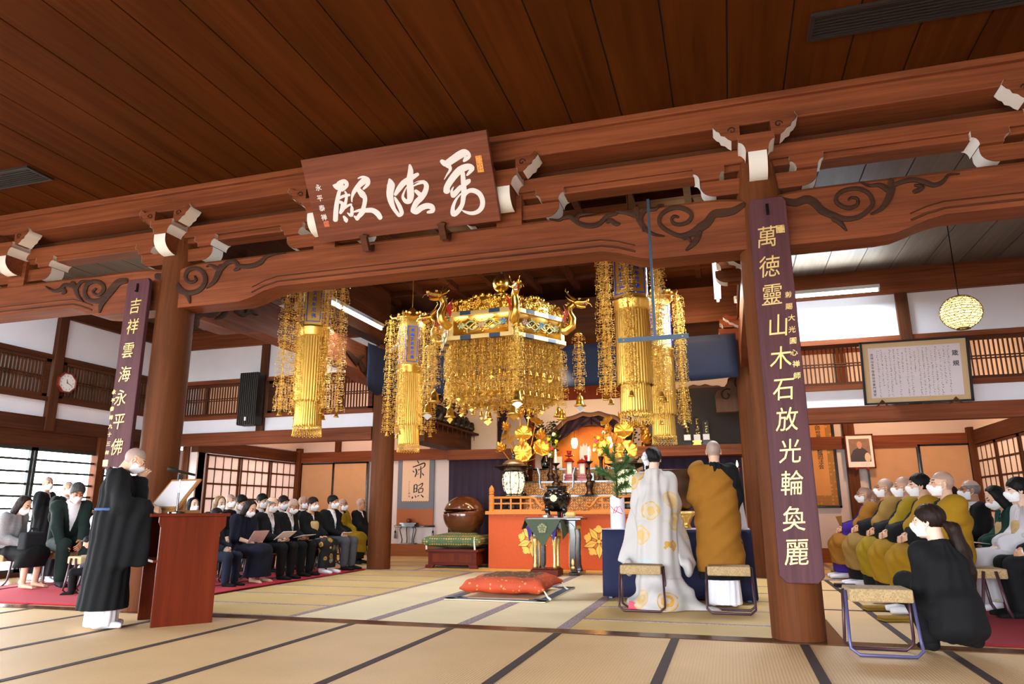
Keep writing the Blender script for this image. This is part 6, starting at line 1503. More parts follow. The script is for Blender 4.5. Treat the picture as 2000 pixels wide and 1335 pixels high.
m.prism([Vector((x,0,z)) for x, z in ((.25,0),(-.32,-.0),(-.33,.28),(-.28,.36),(-.18,.40),(-.12,.48),(-.10,.56),(.02,.60),(.08,.72),(.25,.84))], (0,.08,0)); m.build('panel', CB, r, bevel=.01); m = MB()
for cx, cz in ((-.14,.28),(.08,.46)): m.tube([Vector((cx+.11*(1-k/16)*math.cos(.5*k+1), -.004, cz+.11*(1-k/16)*math.sin(.5*k+1))) for k in range(14)], .012, 6)
m.build('carved_curl', CARVE, r)
# ---- bronze bowl gong behind the couple
r = empty('bowl_gong', (-.78, 10.3, 0), 0, 'large bronze bowl gong on a gilt stand behind the couple', 'gong')
m = MB(); m.lathe([(.20,.98),(.30,1.04),(.36,1.16),(.385,1.35),(.40,1.52),(.415,1.535),(.39,1.535),(.37,1.35),(.34,1.16),(.2,1.03),(0,1.02)], seg=40); m.build('bowl', plain('bronze_brown', '6d5345', .28, .85), r, smooth=True)
m = MB(); m.lathe([(.30,.66),(.32,.70),(.26,.74),(.24,.80),(.28,.90),(.34,.95),(.30,.98)], seg=12); m.build('gilt_ring', LEGG, r); m = MB(); m.lathe([(.36,0),(.36,.05),(.26,.1),(.24,.56),(.33,.62),(.33,.66)], seg=8); m.build('stand', BLACKL, r)
# ---- framed painting and portrait on the back right wall
r = empty('framed_painting', (1.30, 15.36, 1.02), 0, 'tall black-framed orange scroll painting with ink writing on the right back wall', 'framed painting'); w, H = .80, 1.9
m = MB()
for lo, hi in (((-w,-.05,0),(w,0,.05)),((-w,-.05,H-.05),(w,0,H)),((-w,-.05,0),(-w+.05,0,H)),((w-.05,-.05,0),(w,0,H))): m.box(lo, hi)
m.build('frame', BLACKL, r, bevel=.008)
t = NT('gold_brocade'); vo = t.n('ShaderNodeTexVoronoi', i_Scale=14., i_Randomness=.25); t.l(t.coord(), vo.inputs[0]); t.set(t.ramp(vo.outputs['Distance'], [(.25, hexc('d09a3e')), (.5, hexc('9c6a2a'))]), .7, .1)
m = MB(); m.box((-w+.04,-.02,.04), (w-.04,-.01,H-.04)); m.build('brocade_border', t.mat, r); m = MB(); m.box((-w+.15,-.024,.24), (w-.17,-.018,H-.05)); sh = m.build('sheet', plain('amber_paper', 'c98a48', .8, noise=.05, nscale=4), r)
m = MB(); column(m, '小師世尊大吾龍囲法会', (.50,-.025,1.66), (.50,-.025,.80), (1,0,0), (0,-1,0), .105, .006, .01)
for z in (1.55,.95): m.tube([Vector((.28+.05*math.cos(a), -.026, z+.13*math.sin(a))) for a in [k*.45-.9 for k in range(9)]], .022, 6)
m.build('ink_writing', BLACK, sh)
pz0 = PY(1650, 915, 15.2); r = empty('framed_portrait', (2.50, 15.18, 1.76), 0, 'framed portrait photograph of an old monk in dark robe on the right back wall', 'framed photograph'); w, H = .255, .66
m = MB()
for lo, hi in (((-w,-.03,0),(w,.02,.025)),((-w,-.03,H-.025),(w,.02,H)),((-w,-.03,0),(-w+.025,.02,H)),((w-.025,-.03,0),(w,.02,H))): m.box(lo, hi)
m.build('frame', REDW, r); m = MB(); m.box((-w+.02,-.015,.02), (w-.02,-.008,H-.02)); m.build('mount', plain('mount_white', 'e9dcd2', .8), r)
m = MB(); m.box((-w+.07,-.018,.13), (w-.07,-.014,H-.09)); pc = m.build('photograph', plain('photo_brown', '7d5a44', .4, noise=.2, nscale=12), r)
m = MB(); y = -.0185; m.prism([Vector((x,y,z)) for x, z in ((-.17,.13),(.17,.13),(.175,.26),(.10,.36),(.04,.40),(-.03,.40),(-.12,.35),(-.175,.24))], (0,-.001,0)); m.build('dark_robe', plain('photo_robe', '2b2024', .5), pc)
m = MB(); m.lathe([(0,0),(.058,0),(.058,.001),(0,.001)], (.0, y-.001, .455), 20, ax=Matrix.Diagonal((.8,1,1.15)) @ Matrix.Rotation(PI/2, 3, 'X')); m.prism([Vector((x,y-.0012,z)) for x, z in ((-.025,.38),(.03,.38),(.025,.42),(-.022,.42))], (0,-.0004,0)); m.build('face', plain('photo_skin', 'b9805f', .5), pc)
m = MB(); m.lathe([(0,0),(.07,0),(.07,.001),(0,.001)], (.125, y-.0015, .21), 16, ax=Matrix.Diagonal((.75,1,1.3)) @ Matrix.Rotation(PI/2, 3, 'X')); m.build('fan', plain('photo_fan', 'c9b08a', .5), pc)
m = MB()
for k in range(6): ink_column(m, (.0+.028*k, -.0155, .09), (.0+.028*k, -.0155, .065), (1,0,0), (0,-1,0), .022, 0, k)
m.build('caption', BLACK, r)
for s in (-1, 1): m = MB(); m.ball((s*.10,-.03,-.01), .03, 8, 6); m.tube([(s*.1,-.03,-.01),(s*.1,.09,-.01)], .01, 6); m.build('support_knob', REDL, r)
# ================================================================== PEOPLE
SKIN = {k: plain('skin_'+k, h, .5, noise=.05, nscale=25) for k, h in (('fair','d8a98c'), ('mid','c4906e'), ('tan','a97454'), ('pale','e3bda6'))}
SCALP = plain('shaved_scalp', 'a98a7a', .45, noise=.05, nscale=40); SCALPG = plain('shaved_scalp_grey', '9f877d', .5, noise=.08, nscale=60)
HAIRB = plain('hair_black', '0d0b0a', .6, spec=.2, noise=.3, nscale=60); HAIRBR = plain('hair_brown', '20120c', .6, spec=.2, noise=.3, nscale=60); HAIRG = plain('hair_grey', '6b6764', .6, noise=.3, nscale=60); HAIRT = plain('hair_blond_streak', '8c6a40', .5, noise=.3, nscale=50)
FEAT = plain('eye_brow_dark', '1c1412', .5); LIP = plain('lips', 'a8605a', .5)
MASKM = plain('mask_white', 'f0eef0', .85)
def cloth(name, h, noise=.10, sc=9., rough=.85):
    return plain('cloth_'+name, h, rough, noise=noise, nscale=sc, spec=.25)
K_BLACK = cloth('black', '0c0c0e'); K_ROBE = cloth('black_robe', '0d0e11'); K_SUIT = cloth('black_suit', '0e0e11'); K_SHIRT = cloth('white_shirt', 'eceaee', .03); K_NAVYD = cloth('navy_dress', '161a2c'); K_GREENS = cloth('dark_green_velvet', '12211d', .2)
K_OCH = cloth('ochre', '9a7312', .12, 5); K_OCHB = cloth('ochre_brown', '8c5c1a', .10, 5); K_OCHT = cloth('ochre_tan', '8b6a34', .10, 5); K_OCHY = cloth('ochre_yellow', '8f7410', .12, 5); K_GREY = cloth('grey_trousers', '4a4b52', .15, 30); K_CARD = cloth('grey_cardigan', '8f8d90', .2, 60); K_PURP = cloth('purple_robe', '3a1d7a', .1); K_WHITE = cloth('white_cotton', 'eceaf2', .03); K_DGREEN = cloth('deep_green', '0f3a30'); K_TIES = cloth('silver_tie', '9db0b8', .1); K_DENIM = cloth('dark_blue_trousers', '1e2638', .15); K_OBI = cloth('gold_obi', 'c9a978', .15, 40); K_PLUM = cloth('collar_plum', '2c2224')
def patterned(name, base, spots, scale=7., thr=.28):
    """cloth with scattered flower medallions"""
    t = NT(name); vo = t.n('ShaderNodeTexVoronoi', i_Scale=scale); co = t.coord(); t.l(co, vo.inputs[0])
    n1 = t.n('ShaderNodeTexNoise', i_Scale=scale*5, i_Detail=3.); t.l(co, n1.inputs[0])
    sep = t.n('ShaderNodeSeparateColor'); t.l(vo.outputs['Color'], sep.inputs[0])
    pet = t.math('MULTIPLY', t.math('SINE', t.math('MULTIPLY', vo.outputs['Distance'], 70.)), .035)
    m = t.math('MULTIPLY', t.math('LESS_THAN', t.math('ADD', vo.outputs['Distance'], t.math('MULTIPLY', n1.outputs[0], .10)), thr+.05), t.math('GREATER_THAN', sep.outputs[1], .3))
    sp = t.ramp(sep.outputs[0], [(i/len(spots), hexc(c)) for i, c in enumerate(spots)], 'CONSTANT')
    sp = t.mix(t.math('MULTIPLY', t.math('GREATER_THAN', t.math('ADD', t.math('SINE', t.math('MULTIPLY', vo.outputs['Distance'], 26.)), t.math('MULTIPLY', n1.outputs[0], 4.)), 2.1), .6), sp, hexc(base))
    t.set(t.mix(m, hexc(base), sp), .6, None, .3); return t.mat
P_BRIDE = patterned('bridal_brocade', 'b9b4b2', ('c39a4c','b98a3a','caa768','a9bcc6','bfa063'), 3.7, .40)
P_KIM1 = patterned('kimono_black_gold', '14141a', ('8a8a82','b98f3a','c9a050','5a625c'), 9., .42)
P_KIM2 = patterned('kimono_white_pattern', 'cfc9d0', ('b9b0b2','c4b290','a9a4b0'), 8., .20); P_KIM3 = patterned('kimono_green_floral', '10201f', ('c9c4a8','6d8a78','a89c70'), 14., .33)
R3 = lambda m: np.array(m)
def rotx(a): c, s = math.cos(a), math.sin(a); return np.array([[1,0,0],[0,c,-s],[0,s,c]])
def rotz(a): c, s = math.cos(a), math.sin(a); return np.array([[c,-s,0],[s,c,0],[0,0,1]])
def ik(a, b, l1, l2, hint):
    d = b-a; L = np.linalg.norm(d); L2 = min(L, (l1+l2)*.995); d = d/L; b = a+d*L2
    x = (l1*l1-l2*l2+L2*L2)/(2*L2); hh = math.sqrt(max(0, l1*l1-x*x)); hint = np.array(hint, float); hint -= d*(hint@d); hint /= np.linalg.norm(hint)+1e-9
    return a+d*x+hint*hh, b
def skeleton(pose, lean=0., hp=0., hy=0., wl=None, wr=None, twist=0., elb=(.35,-.5,-.8), sw=.92, shz=0.):
    if pose == 'sit':
        J = dict(pel=A(0,0,.50), chest=A(0,-.02,.82), neck=A(0,-.01,.985), head=A(0,.03,1.145), shL=A(-.17,-.02,.945), shR=A(.17,-.02,.945), hipL=A(-.09,.02,.49), hipR=A(.09,.02,.49), kneeL=A(-.12,.42,.48), kneeR=A(.12,.42,.48), ankL=A(-.11,.40,.09), ankR=A(.11,.40,.09))
        dwl, dwr = A(-.07,.27,.60), A(.07,.27,.60)
    elif pose == 'stand':
        J = dict(pel=A(0,0,.92), chest=A(0,-.015,1.24), neck=A(0,-.02,1.395), head=A(0,.02,1.555), shL=A(-.175,-.02,1.35), shR=A(.175,-.02,1.35), hipL=A(-.09,0,.90), hipR=A(.09,0,.90), kneeL=A(-.095,.015,.48), kneeR=A(.095,.015,.48), ankL=A(-.10,-.02,.09), ankR=A(.10,-.02,.09))
        dwl, dwr = A(-.10,.24,1.02), A(.10,.24,1.02)
    elif pose == 'squat':
        J = dict(pel=A(0,-.05,.30), chest=A(0,.03,.60), neck=A(0,.06,.755), head=A(0,.11,.905), shL=A(-.17,.05,.715), shR=A(.17,.05,.715), hipL=A(-.09,-.03,.29), hipR=A(.09,-.03,.29), kneeL=A(-.13,.34,.46), kneeR=A(.12,.38,.24), ankL=A(-.12,.10,.10), ankR=A(.12,-.02,.14))
        dwl, dwr = A(-.12,.33,.47), A(.10,.36,.42)
    for k in ('shL', 'shR'): J[k] = J[k]*A(sw,1,1)-A(0,0,shz)
    Rl = rotz(twist) @ rotx(-lean)
    for k in ('chest', 'neck', 'head', 'shL', 'shR'): J[k] = J['pel']+Rl@(J[k]-J['pel'])
    J['R'] = rotz(hy) @ rotx(-hp-lean*.5)
    J['head'] = J['neck']+Rl@A(0,.0,.0)+J['R']@A(0,.035,.155)
    J['wl'] = A(*wl) if wl is not None else dwl; J['wr'] = A(*wr) if wr is not None else dwr
    J['elL'], J['wl'] = ik(J['shL'], J['wl'], .275, .245, (-elb[0],elb[1],elb[2])); J['elR'], J['wr'] = ik(J['shR'], J['wr'], .275, .245, elb)
    for s in 'LR':
        a = J['ank'+s]; J['toe'+s] = a+(A(0,.16,-.055) if pose != 'squat' else A(0,.10,-.06))
    J['pose'] = pose; return J
def head_prims(J, grow=0.):
    R, c = J['R'], J['head']; p = lambda x, y, z: c+R@A(x, y, z); g = grow
    return [ell(p(0,-.018,.028),(.073+g,.092+g,.088+g),R), ell(p(0,.022,-.035),(.058+g,.070+g,.082+g),R), ell(p(0,.058,-.092),(.026+g,.024+g,.022+g),R)]
def head_detail(J):
    R, c = J['R'], J['head']; p = lambda x, y, z: c+R@A(x, y, z); o = []
    o += [cap(p(0,.088,.014), p(0,.104,-.022), .008, .013, k=.012), ell(p(-.013,.094,-.027),(.009,.010,.008),R,k=.008), ell(p(.013,.094,-.027),(.009,.010,.008),R,k=.008)]
    o += [ell(p(0,.072,.036),(.046,.014,.009),R,k=.014), ell(p(0,.086,-.052),(.024,.011,.005),R,k=.006), ell(p(0,.084,-.062),(.021,.011,.006),R,k=.006), ell(p(-.036,.066,-.018),(.022,.016,.018),R), ell(p(.036,.066,-.018),(.022,.016,.018),R)]
    for s in (-1, 1):
        o += [ell(p(s*.031,.088,.013),(.017,.010,.011),R,op='-',k=.008), ell(p(s*.031,.074,.013),(.014,.012,.012),R,k=.003)]
        o += [ell(p(s*.074,-.008,-.006),(.009,.021,.031),R,k=.008), ell(p(s*.080,-.004,-.004),(.006,.010,.017),R,op='-',k=.006)]
    return o
def hand(w, d, n, side, curl=.5, thumb=.5):
    """w wrist, d pointing direction, n palm normal, side = thumb side"""
    d = d/np.linalg.norm(d); n = n-d*(n@d); n /= np.linalg.norm(n); s = np.cross(d, n); s = s*(1 if s@side > 0 else -1)
    o = [ecap(w+d*.008, w+d*.078, (.029,.019), (.041,.014), u=s, k=.012)]
    for off, L, r in ((.031,.070,.0088),(.0105,.078,.009),(-.0105,.072,.0087),(-.031,.056,.0078)):
        b = w+d*.078+s*off; a1 = curl*.7; a2 = curl*1.7
        m = b+(d*math.cos(a1)+n*math.sin(a1))*L*.52+s*off*.10; e = m+(d*math.cos(a2)+n*math.sin(a2))*L*.50
        o += [cap(b-d*.012, m, r*1.08, r, k=.005), cap(m, e, r, r*.82, k=.005)]
    t0 = w+d*.022+s*.026; t1 = t0+(d*.55+s*.75+n*.25)*.042; t2 = t1+(d*.85+s*(.35-.5*thumb)+n*.45*thumb)*.036
    o += [cap(t0, t1, .014, .011, k=.010), cap(t1, t2, .0105, .0085, k=.005)]
    return o
def limb(a, m, b, r0, r1, r2, **k): return [cap(a, m, r0, r1, **k), cap(m, b, r1, r2, **k)]
class Person:
    def __init__(s, at, heading, label, pose='sit', skin='mid', hair=None, mask=True, scale=1., head_at=None, cat='person', fine=.0075, curl=.6, hands=True, feet='bare', scalp=None, glasses=False, group=None, palm='in', **kw):
        J = s.J = skeleton(pose, **kw); rz = math.radians(heading-90); s.rz = rz
        if head_at is not None:
            hd = Vector(head_at); scale = hd.z/J['head'][2]; off = Matrix.Rotation(rz, 3, 'Z') @ Vector((J['head'][0], J['head'][1], 0))*scale
            at = (hd.x-off.x, hd.y-off.y, 0)
        s.at = Vector(at); s.scale = scale; parts = []
        hp = head_prims(J)+head_detail(J)+[cap(J['neck']-A(0,0,.03), J['head']+J['R']@A(0,-.028,-.06), .056, .050, k=.02)]
        parts.append(sn(hp, fine*.8, .018))
        trunk = [ecap(J['pel'], J['chest'], (.155,.105), (.165,.105), k=.05), ecap(J['chest'], J['neck']-A(0,0,.03), (.15,.09), (.07,.06), k=.05), cap(J['shL'], J['shR'], .055, k=.05)]
        for q in 'LR': trunk += limb(J['hip'+q], J['knee'+q], J['ank'+q], .078, .049, .036, k=.025)
        for q in 'LR': trunk += [cap(J['sh'+q], J['el'+q], .048, .038, k=.03)]
        for q in 'LR':
            a, t_ = J['ank'+q], J['toe'+q]; trunk += [ecap(a-A(0,.02,.035), t_, (.034,.034), (.040,.020), k=.02)]
            for j in range(5): trunk.append(cap(t_+A((j-2)*.016*(1 if q == 'L' else 1), .0,-.004), t_+A((j-2)*.018, .035-.006*abs(j-1.5),-.008), .010, .008, k=.008))
        parts.append(sn(trunk, .016 if feet != 'bare' else fine*1.15, .03))
        if hands:
            for q, w in (('L','wl'), ('R','wr')):
                e, w_ = J['el'+q], J[w]; d = (w_-e)/np.linalg.norm(w_-e); sx = 1 if q == 'L' else -1
                n = {'in': A(sx*.8,0,-.6), 'down': A(0,0,-1), 'up': A(0,-.2,1), 'back': A(0,-1,0)}[palm]; dd = d+A(sx*.35,.25,-.15) if palm in ('in','down') else d
                dd = dd/np.linalg.norm(dd); side = A(sx,.4,.6) if palm != 'up' else A(-sx,.2,0)
                parts.append(sn([cap(e, w_, .036, .025, k=.02)]+hand(w_, dd, n, side, curl), fine*.72, .012))
                J['h'+q] = w_+dd*.09
        if scale != 1: parts = [(v*scale, q) for v, q in parts]
        R, c, S = J['R'], J['head'], scale
        def midx(P):
            q = (P/S-c)@R; ax = np.abs(q[:, 0]); out = np.zeros(len(P), int); inh = (np.abs(q) < .16).all(1)
            out[inh & (q[:,2] > .040+.25*np.maximum(0, q[:,1]-.02)+.0*ax) & (q[:,1] < .075)] = 3; out[inh & (q[:,1] < -.025) & (q[:,2] > -.05)] = 3
            out[inh & (q[:,1] > .06) & (np.abs(q[:,2]-.0395-.1*(ax-.03)*(-1)) < .0042) & (ax > .014) & (ax < .047)] = 1
            out[inh & (q[:,1] > .062) & (np.abs(q[:,2]-.013) < .0048) & (ax > .019) & (ax < .043)] = 1
            out[inh & (q[:,1] > .083) & (np.abs(q[:,2]+.057) < .009) & (ax < .021)] = 2
            return out
        sk = SKIN[skin]; sc = scalp or sk
        s.o = npmesh('person', parts, [sk, FEAT, LIP, sc], None, midx, loc=s.at, rz=rz)
        tag(s.o, label, cat, group)
        if mask: s.add('face_mask', MASKM, s.mask_shapes(), .0055, .006, cut=s.hcut(lambda q: np.maximum(np.maximum(q[...,2]+.002+.22*np.abs(q[...,0]), -.104-q[...,2]), .012-q[...,1]+.0*q[...,0])), extra=s.straps())
        if hair: s.hair(*hair)
        if glasses: s.glasses()
    def add(s, name, mat, shapes, h=.013, k=.03, disp=None, cut=None, extra=None, parent=None, midx=None, label=None):
        parts = [sn(shapes, h, k, disp, cut)]
        if extra: parts += extra
        parts = [(v*s.scale, q) for v, q in parts if len(v)]
        o = npmesh(name, parts, mat, parent or s.o, midx)
        if label: o['label'] = label
        return o
    def hcut(s, f):
        R, c = s.J['R'], s.J['head']; return lambda P: f((P-c)@R)
    def hp(s, x, y, z): return s.J['head']+s.J['R']@A(x, y, z)
    def mask_shapes(s):
        return head_prims(s.J, .008)+[ell(s.hp(0,.085,-.035),(.030,.034,.040),s.J['R'],k=.03), cap(s.hp(0,.09,.01), s.hp(0,.108,-.025), .012, .018, k=.015)]
    def straps(s):
        o = []
        for q in (-1, 1):
            for z0, z1 in ((.0,.014), (-.075,-.03)): o.append(sn([cap(s.hp(q*.058,.04,z0), s.hp(q*.079,-.012,z1), .0032)], .0035, .003))
        return o
    def glasses(s):
        m = []
        for q in (-1, 1):
            pts = [(q*(.032+.021*math.cos(a)), .094, .012+.016*math.sin(a)) for a in [k*PI/6 for k in range(13)]]
            m += [cap(s.hp(*pts[i]), s.hp(*pts[i+1]), .0022) for i in range(12)]; m += [cap(s.hp(q*.053,.092,.016), s.hp(q*.078,.0,.014), .002)]
        m.append(cap(s.hp(-.011,.096,.015), s.hp(.011,.096,.015), .002)); s.add('glasses', BLACKL, m, .003, .002)
    def hair(s, style, mat=HAIRB, **k):
        R = s.J['R']; H = head_prims(s.J, .006)[:1]; p = s.hp; cutf = None
        line = lambda y: np.interp(y, [-.11,-.03,.015,.05,.075,.1], [-.085,-.045,-.005,.03,.058,.07])
        dsp = lambda P: .0022*np.sin(P[...,0]*190+P[...,2]*40)*np.sin(P[...,1]*120)
        if style == 'short':
            sh = [ell(p(0,-.018,.034),(.084,.102,.094),R)]; cutf = s.hcut(lambda q: line(q[...,1])-q[...,2])
        elif style == 'thin':      # only sides and back
            sh = H; cutf = s.hcut(lambda q: np.maximum(line(q[...,1])-q[...,2], q[...,2]-.055))
        elif style in ('bob', 'long'):
            zb = -.13 if style == 'bob' else -.26
            sh = [ell(p(0,-.02,.034),(.090,.107,.098),R)]+[ecap(p(x,-.03,.0), p(x*1.05,-.035,zb), (.03,.06), (.028,.05), R@A(1,0,0)) for x in (-.062,.062)]+[ecap(p(0,-.065,.0), p(0,-.065,zb), (.08,.04), (.07,.035), R@A(1,0,0)), ell(p(-.02,.06,.075),(.06,.035,.03),R)]
            cutf = s.hcut(lambda q: np.maximum(.048-q[...,2]-.9*np.abs(q[...,0]), 0.01)*(1.)*np.where(q[...,1] > .03, 1, -1)-.0*q[...,0])
        elif style == 'updo':
            sh = [ell(p(0,-.022,.036),(.088,.106,.097),R), ell(p(0,-.105,.035),(.062,.052,.066),R), ell(p(.03,-.11,.0),(.05,.045,.045),R), ell(p(-.03,-.10,.07),(.05,.045,.04),R)]; cutf = s.hcut(lambda q: line(q[...,1]+.0)-.012-q[...,2])
        elif style == 'ponytail':
            sh = [ell(p(0,-.022,.034),(.086,.105,.095),R)]; cutf = s.hcut(lambda q: line(q[...,1])-q[...,2])
            pts = [p(0,-.10,-.02), p(0,-.155,-.06), p(.02,-.175,-.20), p(.05,-.19,-.36), p(.08,-.19,-.47)]; rr = [.024,.046,.050,.042,.014]
            tail = [cap(pts[i], pts[i+1], rr[i], rr[i+1]) for i in range(4)]
            h_ = s.add('hair', mat, sh, .007, .02, dsp, cutf); s.add('ponytail', mat, tail, .008, .02, dsp, None); return h_
        return s.add('hair', mat, sh, .007, .025, dsp, cutf)
    # ---- garment pieces
    def torso(s, g, r0=(.165,.115), r1=(.170,.112), low=0.):
        J = s.J; return [ecap(J['pel']-A(0,0,low), J['chest'], (r0[0]+g, r0[1]+g), (r1[0]+g, r1[1]+g), k=.05), cap(J['shL']-A(0,0,.02), J['shR']-A(0,0,.02), .058+g, k=.07), ecap(J['chest'], J['neck']-A(0,0,.02), (.15+g,.095+g), (.062+g,.060+g), k=.05)]
    def sleeve(s, q, g, r=(.056,.05,.044), frac=1.):
        J = s.J; a, m, b = J['sh'+q], J['el'+q], J['wl' if q == 'L' else 'wr']; return [cap(a, m, r[0]+g, r[1]+g, k=.03), cap(m, m+(b-m)*frac, r[1]+g, r[2]+g, k=.03)]
    def wide_sleeve(s, q, g=0., drop=.30, w=.13, r=(.075,.085)):
        J = s.J; a, m, b = J['sh'+q], J['el'+q], J['wl' if q == 'L' else 'wr']; f = (b-m); mid = m+f*.55; e = m+f*.92; fl = f.copy(); fl[2] = 0
        return [cap(a, m, r[0]+g, r[1]+g, k=.05), ecap(m, e, (r[1]+g,r[1]+g), (.085+g,.055+g), u=(0,0,1), k=.05), ecap(mid-A(0,0,.02), mid-A(0,0,drop), (w+g,.045+g), (w+.02+g,.035+g), u=fl if np.linalg.norm(fl) > .02 else (0,1,0), k=.06)]
    def legs(s, g, r=(.092,.068,.056)):
        o = []
        for q in 'LR': o += limb(s.J['hip'+q], s.J['knee'+q], s.J['ank'+q]+A(0,0,.02), r[0]+g, r[1]+g, r[2]+g, k=.025)
        return o+[ecap(s.J['pel']-A(0,0,.03), s.J['pel']+A(0,0,.05), (.155+g,.115+g), (.155+g,.11+g), k=.05)]
    def skirt(s, g, hem=.12, flare=0., back=0.):
        J = s.J
        if J['pose'] == 'stand': return [ecap(J['pel']+A(0,0,.05), A(0,-back,hem-.1), (.165+g,.125+g), (.20+g+flare,.165+g+flare), k=.08)]
        kn = (J['kneeL']+J['kneeR'])/2; an = (J['ankL']+J['ankR'])/2
        return [ecap(J['pel']-A(0,0,.01), kn+A(0,.035,.0), (.19+g,.115+g), (.20+g,.088+g), k=.06), ecap(kn+A(0,.01,-.02), A(an[0],an[1]-.02,hem-.12), (.185+g,.085+g), (.20+g+flare,.11+g+flare), k=.06)]
    def ncut(s, dz=0., slope=0., rad=.088):
        nb = s.J['neck']; return lambda P: np.minimum(P[...,2]-nb[2]-dz-slope*(nb[1]-P[...,1]), rad-np.hypot(P[...,0]-nb[0], P[...,1]-nb[1]))
    def folds(s, amp=.006, n=15, vz=2.): return lambda P: amp*np.sin(n*np.arctan2(P[...,0], P[...,1]+.001)+vz*P[...,2]*3)+amp*.5*np.sin(P[...,2]*21+P[...,0]*17)
    def socks(s, mat, name='socks'):
        o = []
        for q in 'LR': a, t_ = s.J['ank'+q], s.J['toe'+q]; o.append([cap(a+A(0,0,.06), a-A(0,.01,.02), .042, .044), ecap(a-A(0,.022,.036), t_+A(0,.025,-.004), (.042,.042), (.047,.026))])
        for w in o: s.add(name.rstrip('s'), mat, w, .011, .03, cut=lambda P: -P[...,2]+.003)
    def suit(s, jacket=K_SUIT, trousers=K_SUIT, tie=K_TIES, shirt=K_SHIRT, sock=K_BLACK, h=.013, open_=.16):
        J = s.J; nb = J['neck']; ch = J['chest']
        up = (nb-J['pel']); up = up/np.linalg.norm(up); fw = np.cross(A(1,0,0), up)*-1; fw = fw if fw[1] > 0 else -fw
        def vcut(P):
            q = P-ch; f_ = q@fw; z_ = q@up; x_ = np.abs(q[...,0]); return np.where(f_ > .0, np.minimum(.075*np.clip((z_+.18)/.36, 0, 1.2)-x_, z_+.18), -.05)
        hemz = J['pel'][2]-.10 if J['pose'] != 'sit' else J['pel'][2]-.02
        cutj = lambda P: np.maximum(np.maximum(vcut(P), hemz-P[...,2]), np.minimum((P-nb)@up, .088-np.linalg.norm(P-nb-((P-nb)@up)[...,None]*up, axis=-1)))
        s.add('jacket', jacket, s.torso(.022, low=.08)+s.sleeve('L', .012, frac=.93)+s.sleeve('R', .012, frac=.93)+[cap(nb-A(.07,.02,.045), nb-A(-.07,.02,.045), .045, k=.04)], h, .035, s.folds(.003, 9), cutj)
        s.add('shirt', shirt, s.torso(.008)+[cap(nb-up*.03, nb+up*.022, .068, .063, k=.03)]+[cap(J['wl' if q == 'L' else 'wr']-(J['wl' if q == 'L' else 'wr']-J['el'+q])*.10, J['wl' if q == 'L' else 'wr']+(J['wl' if q == 'L' else 'wr']-J['el'+q])*.01, .043, .042) for q in 'LR'], h, .03, None, lambda P: np.maximum((P-nb)@up-.03, hemz-P[...,2]))
        if tie: s.add('tie', tie, [ecap(nb+fw*.066-up*.03, ch+fw*.128-up*.10, (.016,.008), (.03,.008), (1,0,0)), ell(nb+fw*.07-up*.03,(.02,.014,.018))], .008, .01)
        s.add('trousers', trousers, s.legs(.008), h, .03, s.folds(.002, 7)); 
        if sock is not None: s.socks(sock)
        return s
    def robe(s, mat=K_ROBE, kesa=None, under=K_WHITE, hem=.10, h=.013, sock=K_WHITE, drop=.30, g=.012, white_hem=None, kg=.026, sleeveL=True, kesa_hem=.22, plane=(.80,.05,.60), off=.03, forearm=True):
        J = s.J; nb = J['neck']; sl = s.wide_sleeve('L', .0, drop)+s.wide_sleeve('R', .0, drop)
        sk = s.skirt(g, hem, .02)
        hem_cut = lambda P: np.maximum(hem-P[...,2], np.where((P[...,1]-nb[1] > .02) & (np.abs(P[...,0]-nb[0]) < .045*np.clip((P[...,2]-nb[2]+.14)/.14, 0, 1.2)) & (P[...,2] > nb[2]-.14), .02, -.2))
        s.add('robe', mat, s.torso(g, low=.05)+sl+sk+[cap(nb-A(0,.015,.05), nb+A(0,-.03,.015), .080, .066, k=.03)], h, .045, s.folds(.006), lambda P: np.maximum(hem_cut(P), s.ncut(.02, .25)(P)))
        if under is not None: s.add('under_collar', under, [cap(nb-A(0,-.012,.10), nb+A(0,-.012,.028), .080, .060, k=.03)], .009, .02, None, lambda P: P[...,2]-nb[2]-.03-.3*(nb[1]-P[...,1]))
        if kesa is not None:
            n = A(*plane); n /= np.linalg.norm(n); p0 = nb+A(off,0,-.02); low = kesa_hem
            kp = s.torso(g+kg, low=.05)+(s.wide_sleeve('L', kg, drop) if forearm else [cap(J['shL'], J['elL'], .078+kg, .09+kg, k=.05)])+s.skirt(g+kg, low, .02)
            s.add('ochre_mantle', kesa, kp, h, .05, lambda P: .008*np.sin(26*(P@np.array([.55,.25,-.8]))+6*P[...,1])+.004*np.sin(60*(P@np.array([.6,.1,-.75]))), lambda P: np.maximum(np.maximum((P-p0)@n, low+.10*P[...,0]-P[...,2]), s.ncut(.0, .3, .118)(P)))
        if white_hem is not None: s.add('white_underrobe', white_hem, s.skirt(-.02, .03, .0), h, .04, s.folds(.004), lambda P: np.maximum(.03-P[...,2], P[...,2]-hem-.1))
        if sock is not None: s.socks(sock, 'white_socks')
        return s
    def world(s, p): return s.o.matrix_basis @ Vector(np.array(p)*s.scale) if False else Matrix.Translation(s.at) @ Matrix.Rotation(s.rz, 4, 'Z') @ Vector(np.array(p, float)*s.scale)
